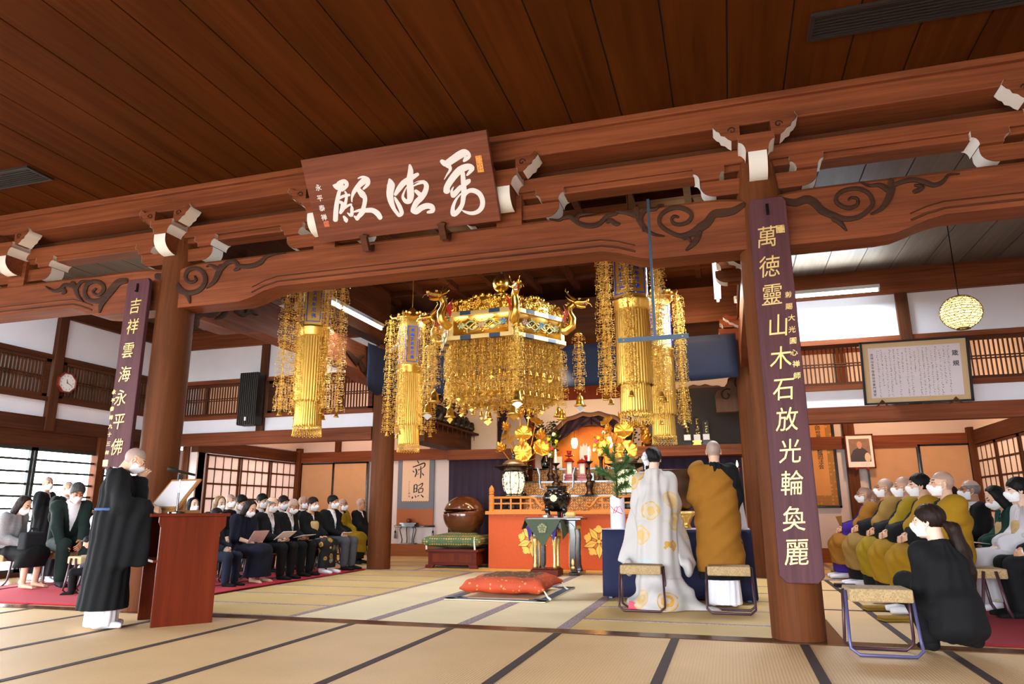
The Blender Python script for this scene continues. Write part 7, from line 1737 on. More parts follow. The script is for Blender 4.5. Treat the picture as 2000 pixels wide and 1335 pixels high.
# ------------------------------------------------------------------ folding stools
SEATM = None
t = NT('stool_brocade'); n1 = t.n('ShaderNodeTexNoise', i_Scale=28., i_Detail=2., i_Distortion=1.5); t.l(t.coord(), n1.inputs[0]); t.set(t.ramp(n1.outputs[0], [(.42, hexc('9a8058')), (.52, hexc('b59a6e')), (.62, hexc('8f7550'))]), .75); SEATM = t.mat
FRM = plain('stool_frame', '4a2f36', .35, .3); FRM_SHEEN = plain('stool_frame_sheen', '5d5a86', .35, .4)  # second frame colour has the bluish sheen of the sky painted in
def make_stool(mat_front=FRM):
    r = empty('folding_stool'); w = .215
    m = MB(); m.box((-w+.01,-.15,.36), (w-.01,.15,.45)); m.build('seat', SEATM, r, bevel=.012)
    for s, mt in ((-1, mat_front), (1, FRM)):
        m = MB(); pts = []; P = [(-w,0,.43),(-w-.012,s*.10,.10),(-w-.012,s*.125,.05),(-w+.035,s*.14,.0125),(w-.035,s*.14,.0125),(w+.012,s*.125,.05),(w+.012,s*.10,.10),(w,0,.43)]
        P = [Vector((x, y if k not in (0, 7) else s*.05, z)) for k, (x, y, z) in enumerate(P)]
        m.tube(P, .0145, 8, flat=.8); m.build('leg_frame', mt, r, smooth=True)
    return r
STOOL0 = make_stool(); STOOLS = [0]
STOOLB = make_stool(FRM_SHEEN)
def stool(x, y, rz, label, src=None):
    if STOOLS[0] == 0 and src is None: o = STOOL0
    elif src is not None: o = src
    else: o = copy_tree(STOOL0)
    if src is None: STOOLS[0] += 1
    o.location = (x, y, 0); o.rotation_euler = (0, 0, rz); tag(o, label, 'stool', 'folding stools with tan brocade seats'); return o
def seat_for(p, what): return stool(p.at.x, p.at.y, p.rz, 'tan folding stool under '+what)
def booklet(p, mat, label, c, tilt=.5, sz=(.15,.21), name='booklet', rz=0.):
    w = p.world(c); m = MB(); m.box((-sz[0],-sz[1]/2,-.003), (-.001,sz[1]/2,.003)); m.box((.001,-sz[1]/2,-.003), (sz[0],sz[1]/2,.003)); o = m.build(name, mat, loc=w)
    o.rotation_euler = (tilt, 0, p.rz+rz); return tag(o, label, 'booklet')
PAPERW = plain('paper_white', 'efe9ea', .8); PAPERP = plain('paper_pink', 'e0b9c0', .8)
# ================================================================== the people of the photograph
PP = {}
# -- priest at the lectern
p = Person((-5.38, 5.27, 0), 42, 'person in black priest robe standing at the lectern, head bowed, white mask', 'stand', 'fair', None, True, .97, fine=.006, hp=.55, lean=.06, scalp=SCALPG, wl=(-.07,.19,1.35), wr=(.14,.30,1.06), feet='socks')
p.robe(K_ROBE, None, K_WHITE, .17, .011, K_WHITE, .52, white_hem=K_WHITE, g=.03)
p.add('collar_band', K_PLUM, [cap(p.J['neck']-A(0,.03,.08), p.J['neck']+A(0,-.045,-.01), .088, .076, k=.03)], .01, .02, None, lambda P: np.maximum(P[...,2]-p.J['neck'][2]-.012-.3*(p.J['neck'][1]-P[...,1]), P[...,1]-p.J['neck'][1]-.02))
p.add('blue_cord', cloth('blue_cord', '3f5a86'), [ecap(p.J['pel']+A(0,.0,.05), p.J['pel']+A(0,-.005,.20), (.212,.164), (.212,.164), k=.01)], .009, .005, None, lambda P: np.abs(P[...,2]-p.J['pel'][2]-.13)-.013)
PP['priest'] = p
# -- bride
bx, by = -.775, 8.02
p = Person((bx, by, 0), 92, 'person in white and gold bridal kimono standing with her back to the camera', 'stand', 'pale', ('updo', HAIRB), False, 1.0, fine=.007, hp=.12, wl=(-.10,.26,1.06), wr=(.10,.26,1.06), feet='socks', sw=.85, shz=.03)
J = p.J; nb = J['neck']
arms = lambda g: [cap(J['sh'+q], J['el'+q], .075+g, .09+g, k=.06) for q in 'LR']+[ecap(J['el'+q], J['w'+q.lower()]-A(0,.03,0), (.10+g,.07+g), (.11+g,.06+g), u=(0,0,1), k=.05) for q in 'LR']
p.add('bridal_kimono', P_BRIDE, p.torso(.02, (.17,.14), (.175,.12), low=.05)+arms(0)+[ell((0,-.13,1.02),(.15,.09,.15),k=.08), ecap(J['pel']+A(0,-.02,.05), A(0,-.06,.0), (.20,.18), (.25,.24), k=.10), ecap(A(.0,-.20,.10), A(.16,-.30,.02), (.26,.16), (.30,.14), u=(1,0,0), k=.12), ecap(A(-.02,-.12,.05), A(-.30,-.16,.02), (.2,.1), (.12,.06), u=(0,1,0), k=.12), ecap(A(.1,-.15,.06), A(.62,-.18,.0), (.16,.08), (.06,.03), u=(0,1,0), k=.12), cap(nb-A(0,.03,.05), nb+A(0,-.055,.0), .09, .085, k=.04)], .010, .05, lambda P: .007*np.sin(11*np.arctan2(P[...,0], P[...,1])+3*P[...,2])+.012*np.exp(-((P[...,2]-.90)/.03)**2)*np.where(P[...,1] < -.05, -1., 0.)+.008*np.sin(P[...,2]*30+P[...,0]*12)*(P[...,2] < .3), lambda P: np.maximum(.004-P[...,2], np.maximum(P[...,2]-nb[2]-.03-.1*(P[...,1]-nb[1])*(-1), -.02+.0*P[...,0])))
for sx in (-1, 1):
    q = 'L' if sx < 0 else 'R'; e = J['el'+q]; w = J['w'+q.lower()]; m_ = (e+w)/2
    p.add('hanging_sleeve', P_BRIDE, [ecap(m_+A(0,-.02,.02), A(sx*.31,-.02,.44), (.14,.035), (.13,.03), u=(1,.25*sx,0) if sx < 0 else (.55,.8,0), k=.05), ell(A(sx*.31,-.02,.40),(.05,.14,.10),k=.06)], .010, .05, lambda P: .006*np.sin(P[...,1]*40+P[...,2]*8))
p.add('red_lining', cloth('coral_lining', 'e2576a', .04), [ecap(A(-.30,-.27,.03), A(-.02,-.40,.02), (.05,.022), (.03,.018), u=(0,0,1))], .010, .02, None, lambda P: .002-P[...,2])
p.add('white_collar', K_WHITE, [cap(nb-A(0,.02,.03), nb+A(0,-.04,.022), .078, .075, k=.02)], .008, .02, None, lambda P: P[...,2]-nb[2]-.022-.1*(nb[1]-P[...,1]))
fl = [ell(p.hp(-.085+.012*math.sin(k*2.1), -.075+.03*math.cos(k*1.7), .045-.024*k),(.033,.033,.030)) for k in range(5)]+[ell(p.hp(-.095, -.05+.02*math.cos(k), -.055-.028*k),(.009,.009,.016)) for k in range(3)]
p.add('flower_ornament', K_WHITE, fl, .006, .006, lambda P: .003*np.sin(P[...,0]*300)*np.sin(P[...,2]*300))
# -- groom
p = Person((-.13, 8.14, 0), 90, 'shaved-headed person in black robe and ochre mantle standing beside the bride, from behind', 'stand', 'fair', None, False, 1.045, fine=.007, hp=.05, scalp=SCALPG, wl=(-.10,.27,1.05), wr=(.10,.27,1.05), feet='socks')
p.robe(K_ROBE, K_OCHB, None, .27, .011, K_WHITE, .42, white_hem=K_WHITE, kesa_hem=.36, kg=.022, plane=(.74,0,.67), off=.055)
# -- woman squatting at right
p = Person((1.44, 5.90, 0), 104, 'person in black suit with long ponytail squatting beside the foreground stool at right', 'squat', 'pale', ('ponytail', HAIRBR), True, 1.0, fine=.006, hands=False, lean=.02, hp=.05, feet='socks', hy=.85, wl=(-.10,.36,.44), wr=(.06,.36,.42), elb=(.05,-.2,-1), sw=.76, shz=.01)
J = p.J; nb = J['neck']
p.add('jacket', K_SUIT, p.torso(.024, (.155,.120), (.150,.115), low=.12)+p.sleeve('L', .016)+p.sleeve('R', .016)+[ecap(J['pel']+A(0,-.02,.06), J['pel']+A(0,-.05,-.10), (.150,.14), (.165,.145), k=.06), cap(nb-A(0,.03,.06), nb+A(0,-.03,-.005), .078, .068, k=.03)], .010, .04, p.folds(.004, 9), p.ncut(.01, .3))
p.add('trousers', K_BLACK, p.legs(.012), .011, .03, p.folds(.003, 7)); p.socks(K_BLACK)
PP['kneel'] = p
# -- seated on the left, front row
def L(px, py, X): return PX(px, py, X)
HL = 0
def seat_person(px, py, X, heading, label, what, Yc=None, **k):
    hd = PY(px, py, Yc) if Yc else PX(px, py, X); p = Person(None, heading, label, 'sit', head_at=hd, **k); seat_for(p, what); return p
SD = dict(feet='socks')
p = seat_person(489, 993, -6.75, -8, 'person in navy dress with brown bob reading a pink booklet', 'the reader in navy dress', hair=('bob', HAIRBR), hp=.45, lean=.12, skin='fair', palm='up', curl=.4, **SD)
p.add('navy_dress', K_NAVYD, p.torso(.022, low=.05)+p.sleeve('L', .02, (.062,.06,.05), .02)+p.sleeve('R', .02, (.062,.06,.05), .02)+p.skirt(.02, .10, .05), .012, .045, p.folds(.006), lambda P: np.maximum(.10-P[...,2], p.ncut()(P)))
booklet(p, PAPERP, 'pale pink booklet held open by the reader in navy dress', (0,.36,.68), .95)
p = seat_person(532, 985, -6.75, -6, 'person with thin grey hair in black suit, first suited man of the front row', 'the first suited man of the left front row', hair=('thin', HAIRG), hp=.25, skin='fair', palm='up', **SD); p.suit()
booklet(p, PAPERW, 'white booklet held by the first suited man of the left front row', (0,.36,.66), .6)
p = seat_person(573, 988, -6.75, -5, 'bald person in black suit and light blue tie looking down in the front row', 'the bald man in suit and blue tie', scalp=SCALP, hp=.5, skin='tan', palm='up', **SD); p.suit(tie=cloth('light_blue_tie', '7f9fb0'))
booklet(p, PAPERW, 'white booklet on the lap of the bald man in blue tie', (0,.36,.63), .2)
p = seat_person(612, 984, -6.75, -8, 'person in black kimono with gold obi and gold-patterned skirt in the front row', 'the person in black kimono', hair=('short', HAIRBR), hp=.15, skin='fair', palm='down', **SD)
def kimono(p, top, skirt, obi, hem=.10, drop=.34, sock=K_WHITE, collar=K_WHITE):
    J = p.J; nb = J['neck']; p.add('kimono', top, p.torso(.014, low=.02)+p.wide_sleeve('L', 0, drop)+p.wide_sleeve('R', 0, drop)+[cap(nb-A(0,.015,.05), nb+A(0,-.04,.0), .076, .070, k=.03)], .012, .04, p.folds(.004), lambda P: np.maximum(np.where((P[...,1]-nb[1] > .02) & (np.abs(P[...,0]) < .04*np.clip((P[...,2]-nb[2]+.14)/.14,0,1.2)) & (P[...,2] > nb[2]-.14), .02, -.2), p.ncut(.008, .25)(P)))
    p.add('kimono_skirt', skirt, p.skirt(.012, hem), .012, .04, p.folds(.004), lambda P: hem-P[...,2])
    p.add('obi', obi, [ecap(J['pel']+A(0,.0,.12), J['pel']+A(0,-.01,.30), (.19,.145), (.19,.14)), rbox(J['pel']+A(0,-.17,.24), (.13,.06,.13), None, .03)], .012, .03)
    p.add('under_collar', collar, [cap(nb-A(0,-.01,.10), nb+A(0,-.02,.018), .076, .062, k=.02)], .009, .02, None, lambda P: P[...,2]-nb[2]-.022-.3*(nb[1]-P[...,1])); p.socks(sock, 'white_socks')
kimono(p, K_BLACK, P_KIM1, K_OBI)
p = seat_person(651, 980, -6.75, -5, 'person with black hair in black morning coat and grey trousers, left front row', 'the man in grey trousers', hair=('short', HAIRB), hp=.1, skin='mid', **SD); p.suit(trousers=K_GREY)
booklet(p, PAPERW, 'folded white paper in the hands of the man in grey trousers', (0,.33,.62), .1, (.08,.14), 'folded_paper')
p = seat_person(670, 985, -7.35, -3, 'shaved-headed person in black robe and ochre mantle partly behind rear left pillar', 'the ochre-mantled monk by the rear left pillar', scalp=SCALP, hp=.1, skin='tan', **SD); p.robe(K_ROBE, K_OCHY, K_WHITE, .10, .014, K_BLACK)
p = seat_person(706, 984, -7.2, 5, 'person in black half hidden behind the rear left pillar', 'the person half hidden by the rear left pillar', scalp=SCALP, skin='tan', mask=False, hands=False, **SD); p.robe(K_ROBE, None, K_WHITE, .10, .016, K_BLACK)
p = seat_person(424, 1006, -6.85, 0, 'child with black hair in dark jacket seated right behind the lectern', 'the child beside the lectern', hair=('short', HAIRB), skin='fair', hp=.1, mask=False, **SD); p.suit(cloth('dark_navy_jacket', '1a1d2a'), K_DENIM, None, K_SHIRT)
# back row on the left
for px, py, X, hd, lab, what, kw, fn in (
 (430, 984, -7.7, -15, 'person with blond-streaked dark bob and white mask in the left back row', 'the blond-streaked guest', dict(hair=('bob', HAIRT), skin='pale', hp=.15), lambda p: p.suit(K_BLACK, K_BLACK, None)),
 (451, 978, -8.5, -10, 'shaved-headed person behind the blond-streaked guest', 'the shaved guest behind the blond-streaked one', dict(scalp=SCALP, skin='mid'), lambda p: p.suit()),
 (472, 981, -7.75, -5, 'person with thick black hair in black suit behind the navy dress reader', 'the black-haired guest behind the navy dress', dict(hair=('short', HAIRB), hp=.35, skin='mid'), lambda p: p.suit()),
 (513, 978, -7.7, -5, 'person with short black hair behind the first suited man', 'the guest behind the first suited man', dict(hair=('short', HAIRB), hp=.15, skin='mid'), lambda p: p.suit()),
 (554, 981, -7.7, -10, 'person with dark hair in black behind the two bald heads of the left group', 'the dark-haired guest in the back row', dict(hair=('short', HAIRBR), hp=.25, skin='fair'), lambda p: p.suit(K_BLACK, K_BLACK, None)),
 (593, 981, -7.7, -5, 'bald person behind the man in blue tie, left back row', 'the bald guest in the back row', dict(scalp=SCALP, skin='tan'), lambda p: p.suit()),
 (378, 987, -7.7, -20, 'person with black bob and pale top seen just above the lectern edge', 'the guest seen above the lectern', dict(hair=('bob', HAIRB), skin='pale'), lambda p: p.suit(cloth('cream_top', 'd8d2cc'), K_BLACK, None)),
 (319, 976, -8.7, -10, 'person with dark hair mostly hidden behind the tilted book stand', 'the guest hidden behind the book stand', dict(hair=('short', HAIRB), skin='mid', hands=False), lambda p: p.suit())):
    kw = dict(kw); p = seat_person(px, py, X, hd, lab, what, fine=.009, **SD, **kw); fn(p)
# far left group
p = seat_person(47, 987, -9.25, 12, 'barefoot person in grey cardigan and black skirt seated at far left with a bag', 'the person in grey cardigan', hair=('bob', HAIRBR), hp=.42, lean=.15, skin='fair', feet='bare', palm='down')
J = p.J
p.add('grey_cardigan', K_CARD, p.torso(.022, low=.03)+p.sleeve('L', .016, frac=.95)+p.sleeve('R', .016, frac=.95), .011, .04, p.folds(.004, 9), lambda P: np.maximum(p.ncut()(P), J['pel'][2]-.03-P[...,2]))
p.add('black_top', K_BLACK, [ecap(J['chest']+A(0,.098,.06), J['pel']+A(0,.12,.06), (.028,.03), (.05,.03), (1,0,0))], .010, .02)
p.add('black_skirt', K_BLACK, [ecap(J['pel']-A(0,0,.02), A(0,.47,.465), (.20,.12), (.23,.105), k=.06), ecap(A(0,.42,.45), A(0,.38,.28), (.22,.11), (.25,.14), k=.06)], .012, .05, p.folds(.006), lambda P: .29-P[...,2])
w = p.world((0,.36,.62)); o = sdf_obj('handbag', [rbox((0,0,.0), (.19,.06,.125), None, .03), cap((-.08,0,.12),(-.05,0,.17),.012), cap((-.05,0,.17),(.05,0,.17),.012), cap((.05,0,.17),(.08,0,.12),.012)], cloth('bag_dark', '2a2c30'), h=.012, k=.02, loc=w, rz=p.rz); tag(o, 'dark cloth handbag on the lap of the person in grey cardigan', 'bag')
p = Person(None, 20, 'shaved-headed person in black robe standing before the bright left window, one hand raised', 'stand', 'mid', None, True, head_at=PX(94, 944, -10.1), fine=.009, scalp=SCALPG, wl=(-.05,.2,1.12), wr=(.06,.22,1.10), hy=-.6, feet='socks'); p.robe(K_ROBE, None, K_WHITE, .12, .014, K_WHITE, .45)
p = Person(None, -10, 'shaved-headed person in black robe mostly hidden behind the man in dark green velvet suit', 'stand', 'mid', None, True, head_at=PX(134, 953, -9.45), fine=.009, scalp=SCALPG, wl=(-.3,.3,1.15), wr=(.06,.22,1.05), feet='socks'); p.robe(K_ROBE, None, K_WHITE, .12, .014, K_WHITE, .40)
p = seat_person(151, 962, -8.9, -25, 'person with grey-flecked hair in dark green velvet suit bending forward beside a child', 'the man in dark green velvet suit', hair=('short', plain('hair_dark_grey', '2b2a29', .6, noise=.3, nscale=60)), hp=.35, lean=.30, skin='tan', wl=(-.05,.48,.42), wr=(.16,.45,.44), **SD); p.suit(K_GREENS, K_GREENS, None)
p = seat_person(214, 985, -8.0, 10, 'person in white top mostly hidden behind the priest and the left pillar', 'the person in white top', hair=('short', HAIRB), skin='mid', fine=.009, **SD); p.suit(K_WHITE, K_BLACK, None)
p = Person(None, -140, 'child with black hair leaning on a stool, face hidden, beside the priest robe', 'sit', 'fair', ('short', HAIRB), False, head_at=PX(172, 1058, -7.75), fine=.009, hp=.4, lean=.25, feet='socks'); p.suit(cloth('child_grey_vest', '3a3c46'), K_BLACK, None)
# right side: monks along the aisle
for px, py, Y, hd, lab, what, kw, rb in (
 (1687, 966, 11.9, 182, 'farthest monk on the right, in purple robe and ochre-brown mantle, holding a fan', 'the farthest monk in purple robe', dict(scalp=SCALP, skin='mid', glasses=True), dict(mat=K_PURP, kesa=K_OCHB)),
 (1706, 972, 12.5, 182, 'monk hidden behind the farthest monk, only mask and forehead showing', 'the hidden monk behind purple robe', dict(scalp=SCALP, skin='mid', hands=False), dict(mat=K_ROBE, kesa=K_OCH)),
 (1727, 953, 10.75, 180, 'monk with glasses and shaved head in tan mantle over black robe', 'the monk with glasses and tan mantle', dict(scalp=SCALP, skin='mid', glasses=True), dict(mat=K_ROBE, kesa=K_OCHT)),
 (1763, 951, 9.75, 180, 'shaved-headed monk in bright ochre mantle between glasses and black-haired monk', 'the monk in bright ochre mantle', dict(scalp=SCALP, skin='mid'), dict(mat=K_ROBE, kesa=K_OCHY)),
 (1794, 948, 8.95, 178, 'monk with cropped black hair in ochre mantle', 'the monk with cropped black hair', dict(hair=('short', HAIRB), skin='fair'), dict(mat=K_ROBE, kesa=K_OCH)),
 (1838, 945, 8.1, 180, 'nearest monk on the right, large, shaved, wrapped in an ochre mantle', 'the nearest large monk', dict(scalp=SCALP, skin='fair', fine=.007), dict(mat=K_ROBE, kesa=K_OCH, kesa_hem=.16))):
    p = seat_person(px, py, None, hd, lab, what, Yc=Y, wl=(-.05,.35,.67), wr=(.05,.35,.67), **SD, **kw); p.robe(h=.012, forearm=False, sock=K_WHITE, under=K_WHITE, hem=.09, plane=(.72,-.1,.66), off=.05, **rb); PP[px] = p
p = PP[1687]; w = p.world((0,.36,.66)); m = MB(); m.prism([Vector((x,0,z)) for x, z in ((-.012,-.10),(.012,-.10),(.014,.05),(.045,.20),(-.045,.20),(-.014,.05))], (0,.012,0)); o = m.build('folding_fan', plain('fan_gilt', 'b8843a', .3, .6), loc=w); o.rotation_euler = (0,-.15,.2); tag(o, 'half-open gilt fan held upright by the farthest monk in purple', 'fan')
for px, py, Y, hd, lab, what, kw, fn in (
 (1893, 957, 9.9, 182, 'person with glasses, thin hair and black formal suit seated behind the monks', 'the man in glasses and formal suit', dict(scalp=SCALP, hair=('thin', HAIRG), skin='tan', glasses=True), lambda p: p.suit()),
 (1943, 972, 9.2, 178, 'person with black bob and deep green kimono collar looking down at right', 'the person in green-trimmed kimono', dict(hair=('bob', HAIRB), hp=.5, skin='fair', palm='down'), lambda p: kimono(p, K_DGREEN, P_KIM3, K_OBI)),
 (1986, 957, 8.55, 180, 'person in white patterned kimono with black hair at the right edge', 'the person in white kimono', dict(hair=('updo', HAIRB), skin='pale', hp=.1, palm='down'), lambda p: kimono(p, P_KIM2, P_KIM2, K_OBI)),
 (1852, 966, 10.7, 180, 'person whose dark hair shows between nearest monk and suited man', 'the dark-haired guest between monk and suit', dict(hair=('short', HAIRBR), skin='mid', hands=False), lambda p: p.suit()),
 (2040, 960, 8.0, 180, 'person in black at the right frame edge, only the dark lap showing', 'the guest cut off by the right edge', dict(hair=('short', HAIRB), skin='mid'), lambda p: p.suit())):
    p = seat_person(px, py, None, hd, lab, what, Yc=Y, fine=.009, **SD, **kw); fn(p)
    if px == 1943: booklet(p, PAPERP, 'pink booklet on the lap of the person in green-trimmed kimono', (0,.34,.63), .1)
# ================================================================== LECTERN with microphone and book stand
ld = Vector((.30, .41, 0)).normalized(); la = math.atan2(ld.y, ld.x); LO = Vector((-4.96, 5.40, 0))
r = empty('lectern', LO, la, 'reddish brown wooden lectern with slanted side panel at left', 'lectern')   # local x runs along the visible side panel, local -y faces the camera side
LW = wood('lectern_wood', '6c2913', '4a190b', 2, .35, fine=18)
D, Wd = .52, .62
def sidepanel(y):
    m = MB(); m.prism([Vector((x, y, z)) for x, z in ((0,0),(D,0),(D,.80),(D+.05,.86),(D+.05,.95),(-.02,.95),(-.02,.90),(.0,.86))], (0,.03,0)); return m.build('side_panel', LW, r, bevel=.003)
sidepanel(0); sidepanel(Wd-.03)
m = MB(); m.box((D-.06,.03,0), (D-.03,Wd-.03,.92)); m.build('front_panel', LW, r)
m = MB(); m.box((-.10,-.02,.95), (D+.08,Wd+.02,.98)); m.build('top', LW, r, bevel=.006); m = MB(); m.box((-.03,.03,.55), (D-.06,Wd-.03,.57)); m.build('shelf', LW, r)
Lw = lambda x, y, z: LO+Matrix.Rotation(la, 3, 'Z')@Vector((x, y, z))
r = empty('microphone_stand', Lw(.14, .10, .98), la, 'black microphone on a short desk stand standing on the lectern', 'microphone')
m = MB(); m.lathe([(0,0),(.075,0),(.075,.012),(.03,.02),(0,.02)], seg=24); m.build('base', BLACKL, r); m = MB(); m.tube([(0,0,.01),(0,0,.19)], .009, 8); m.build('lower_tube', BLACKL, r); m = MB(); m.tube([(0,0,.19),(0,0,.32)], .006, 8); m.build('upper_tube', plain('chrome', 'c8c8cc', .2, 1.), r)
m = MB(); m.box((-.02,-.016,.31), (.02,.016,.36)); m.build('clip', BLACK, r)
m = MB(); a, b_ = Vector((.13,0,.355)), Vector((-.10,0,.405)); m.tube([a, a.lerp(b_,.7), a.lerp(b_,.8), b_, b_.lerp(a,-.08)], [.011,.014,.02,.022,.012], 12); m.build('microphone', BLACK, r, smooth=True)
r = empty('book_stand', Lw(.16, .34, .98), la+.54, 'pale wooden tilted book stand with open white page on the lectern', 'book stand')
PALEW = wood('pale_wood', 'c08a54', '9a6a3c', 0, .5)
m = MB(); m.box((-.13,-.16,0), (.17,.16,.03)); m.box((-.02,-.14,.03), (.02,-.11,.16)); m.box((-.02,.11,.03), (.02,.14,.16)); m.build('base', PALEW, r)
Rt = Matrix.Rotation(-.85, 3, 'Y'); m = MB(); m.box((-.19,-.19,-.01), (.19,.19,.006), R=Rt, o=(0,0,.18)); m.box((-.20,-.19,.006), (-.185,.19,.035), R=Rt, o=(0,0,.18)); m.build('tilted_board', PALEW, r)
m = MB(); m.box((-.18,-.16,.008), (.16,.16,.014), R=Rt, o=(0,0,.18)); tagp = m.build('page', PAPERW, r)
# ================================================================== stools of the couple, foreground stool, far left stools
stool(-.915, 7.66, 0, 'tan folding stool standing directly behind the bride'); stool(-.055, 7.70, 0, 'tan folding stool standing directly behind the man in ochre mantle')
stool(.965, 5.86, .03, 'tan folding stool with sky sheen coloured on its frame, in the right foreground', STOOLB)
for px, py, lb, rz in ((140, 1105, 'tan folding stool between the grey cardigan and the velvet suit', 1.5), (168, 1135, 'tan folding stool with a booklet, left of the priest robe', 1.35)):
    q = PF(px, py+22); stool(q.x, q.y, rz, lb)
q = PF(1922, 1210); stool(q.x+.1, q.y+.2, 1.57, 'tan folding stool standing on the red carpet behind the nearest monk')
# ================================================================== red carpets
RED = plain('carpet_red', 'b0122c', .95, noise=.08, nscale=30); RED2 = plain('carpet_dark_red', '8f1022', .95, noise=.08, nscale=30)
def carpet(name, x0, x1, y0, y1, mat, label):
    nx, ny = 60, 60; vs = []
    for j in range(ny+1):
        for i in range(nx+1):
            x = x0+(x1-x0)*i/nx; y = y0+(y1-y0)*j/ny; vs.append((x, y, .010+.0025*math.sin(x*3.1+y*1.7)+.002*math.sin(y*7+x)))
    m = MB(); m.add(vs, [(j*(nx+1)+i, j*(nx+1)+i+1, (j+1)*(nx+1)+i+1, (j+1)*(nx+1)+i) for j in range(ny) for i in range(nx)]); o = m.build(name, mat, smooth=True); s = o.modifiers.new('thickness', 'SOLIDIFY'); s.thickness = .006; s.offset = 1; return tag(o, label, 'carpet')
carpet('red_carpet', -9.6, -6.16, 6.36, 11.6, RED, 'bright red carpet under the seated guests on the left')
carpet('red_carpet', 1.72, 5.2, 6.36, 11.4, RED2, 'dark red carpet under the seated guests on the right')
# ================================================================== big prayer cushion and its mat
A_, B_, C_ = PF(862, 1172), PF(1022, 1174), PF(1062, 1146)
GREYH = plain('mat_border', '56606a', .8, noise=.2, nscale=60)
m = MB(); x0, x1, y0, y1 = -3.22, -2.02, 7.95, 9.55
m.box((x0, y0, .004), (x1, y1, .014), 0); bw = .11
for a in ((x0,y0,x1,y0+bw),(x0,y1-bw,x1,y1),(x0,y0,x0+bw,y1),(x1-bw,y0,x1,y1)): m.box((a[0],a[1],.014), (a[2],a[3],.017), 1)
for cx, cy in ((x0+bw,y0+bw),(x1-bw,y0+bw),(x0+bw,y1-bw),(x1-bw,y1-bw)):
    for dx, dy in ((.05,.0),(0,.05)): m.box((cx-.07-dx,cy-.07-dy,.014), (cx+.07+dx,cy+.07+dy,.0165), 1)
tag(m.build('prayer_mat', [TAT_Y, GREYH]), 'tatami mat with grey patterned border under the orange cushion', 'mat')
t = NT('orange_brocade'); vo = t.n('ShaderNodeTexVoronoi', i_Scale=16.); co = t.coord(); t.l(co, vo.inputs[0]); n2 = t.n('ShaderNodeTexNoise', i_Scale=40., i_Detail=2.); t.l(co, n2.inputs[0])
sp = t.n('ShaderNodeSeparateXYZ'); t.l(co, sp.inputs[0]); mx = t.math('MAXIMUM', t.math('ABSOLUTE', t.math('MULTIPLY', sp.outputs[0], 1.0)), t.math('ABSOLUTE', sp.outputs[1]))
ctr = t.math('MULTIPLY', t.math('LESS_THAN', mx, .33), t.math('GREATER_THAN', sp.outputs[2], .17))
base = t.mix(ctr, hexc('b8431c'), hexc('5d3a26')); dots = t.math('LESS_THAN', t.math('ADD', vo.outputs['Distance'], t.math('MULTIPLY', n2.outputs[0], .25)), .34)
t.set(t.mix(dots, base, hexc('c98a4e')), .7); OBRO = t.mat
zb = sdf_obj('prayer_cushion', [rbox((0,0,.125),(.46,.50,.06),None,.05), ell((0,0,.125),(.46,.50,.12))]+[cap((sx*.3,sy*.34,.125),(sx*.50,sy*.54,.10),.07,.022) for sx in (-1,1) for sy in (-1,1)], OBRO, h=.016, k=.08, disp=lambda P: .004*np.sin(P[...,0]*22+P[...,1]*11)+.003*np.sin(P[...,1]*31), loc=(-2.62, 8.70, .012), rz=.04); tag(zb, 'large square orange brocade cushion with brown centre on the mat', 'cushion')
for i, (sx, sy) in enumerate(((1,-1),(1,1))):
    m = MB(); q = Vector((sx*.50, sy*.54, .10)); m.tube([q, q+Vector((.03,-.02,-.03)), q+Vector((.06,-.05,-.07)), q+Vector((.10,-.07,-.092))], [.006,.009,.011,.014], 7); m.build('tassel', WAX, zb, smooth=True)
# ================================================================== navy table in front of the couple and what stands on it
def table_cloth(x0, x1, y0, y1, z, label):
    r = empty('offering_table', ((x0+x1)/2, (y0+y1)/2, 0), 0, label, 'table'); hx, hy = (x1-x0)/2, (y1-y0)/2
    m = MB(); m.box((-hx,-hy,z-.03), (hx,hy,z)); m.build('tabletop', plain('table_top_pale', 'b9a9b4', .5), r)
    for sx in (-1, 1):
        for sy in (-1, 1): m = MB(); m.box((sx*(hx-.06)-.02, sy*(hy-.06)-.02, 0), (sx*(hx-.06)+.02, sy*(hy-.06)+.02, z-.03)); m.build('leg', STEEL, r)
    per = []; n = 40
    for (ax, ay, bx_, by_) in ((-hx,-hy,hx,-hy),(hx,-hy,hx,hy),(hx,hy,-hx,hy),(-hx,hy,-hx,-hy)):
        for i in range(n): per.append((ax+(bx_-ax)*i/n, ay+(by_-ay)*i/n))
    N = len(per); K = 6; vs = []
    for j in range(K+1):
        v = j/K; e = 1.004+.012*v
        for i, (x, y) in enumerate(per): w = .010*v*math.sin(i*.55)+.006*v*math.sin(i*1.3); vs.append((x*e+w*(abs(x) > hx-.001)*(1 if x > 0 else -1), y*(e+.01)+w*(abs(y) > hy-.001)*(1 if y > 0 else -1), z-.008-(z-.035)*v))
    m = MB(); m.add(vs, [(j*N+i, j*N+(i+1) % N, (j+1)*N+(i+1) % N, (j+1)*N+i) for j in range(K) for i in range(N)]); o = m.build('cloth_skirt', NAVY, r, smooth=True); s = o.modifiers.new('thickness', 'SOLIDIFY'); s.thickness = .008; return r
table_cloth(-1.46, .20, 8.56, 9.16, .78, 'long table with navy cloth skirt in front of the couple')
r = empty('pine_vase', (-1.30, 8.72, .78), 0, 'white paper-wrapped vase with red and white cord holding a pine branch', 'vase')
m = MB(); seg = 24; m.lathe([(.085,0),(.088,.02),(.086,.34)], seg=seg); vs = []
for k in range(seg): a = 2*PI*k/seg; vs += [(.086*math.cos(a), .086*math.sin(a), .34), (.088*math.cos(a), .088*math.sin(a), .34+.05*abs(((k % 8)/4)-1))]
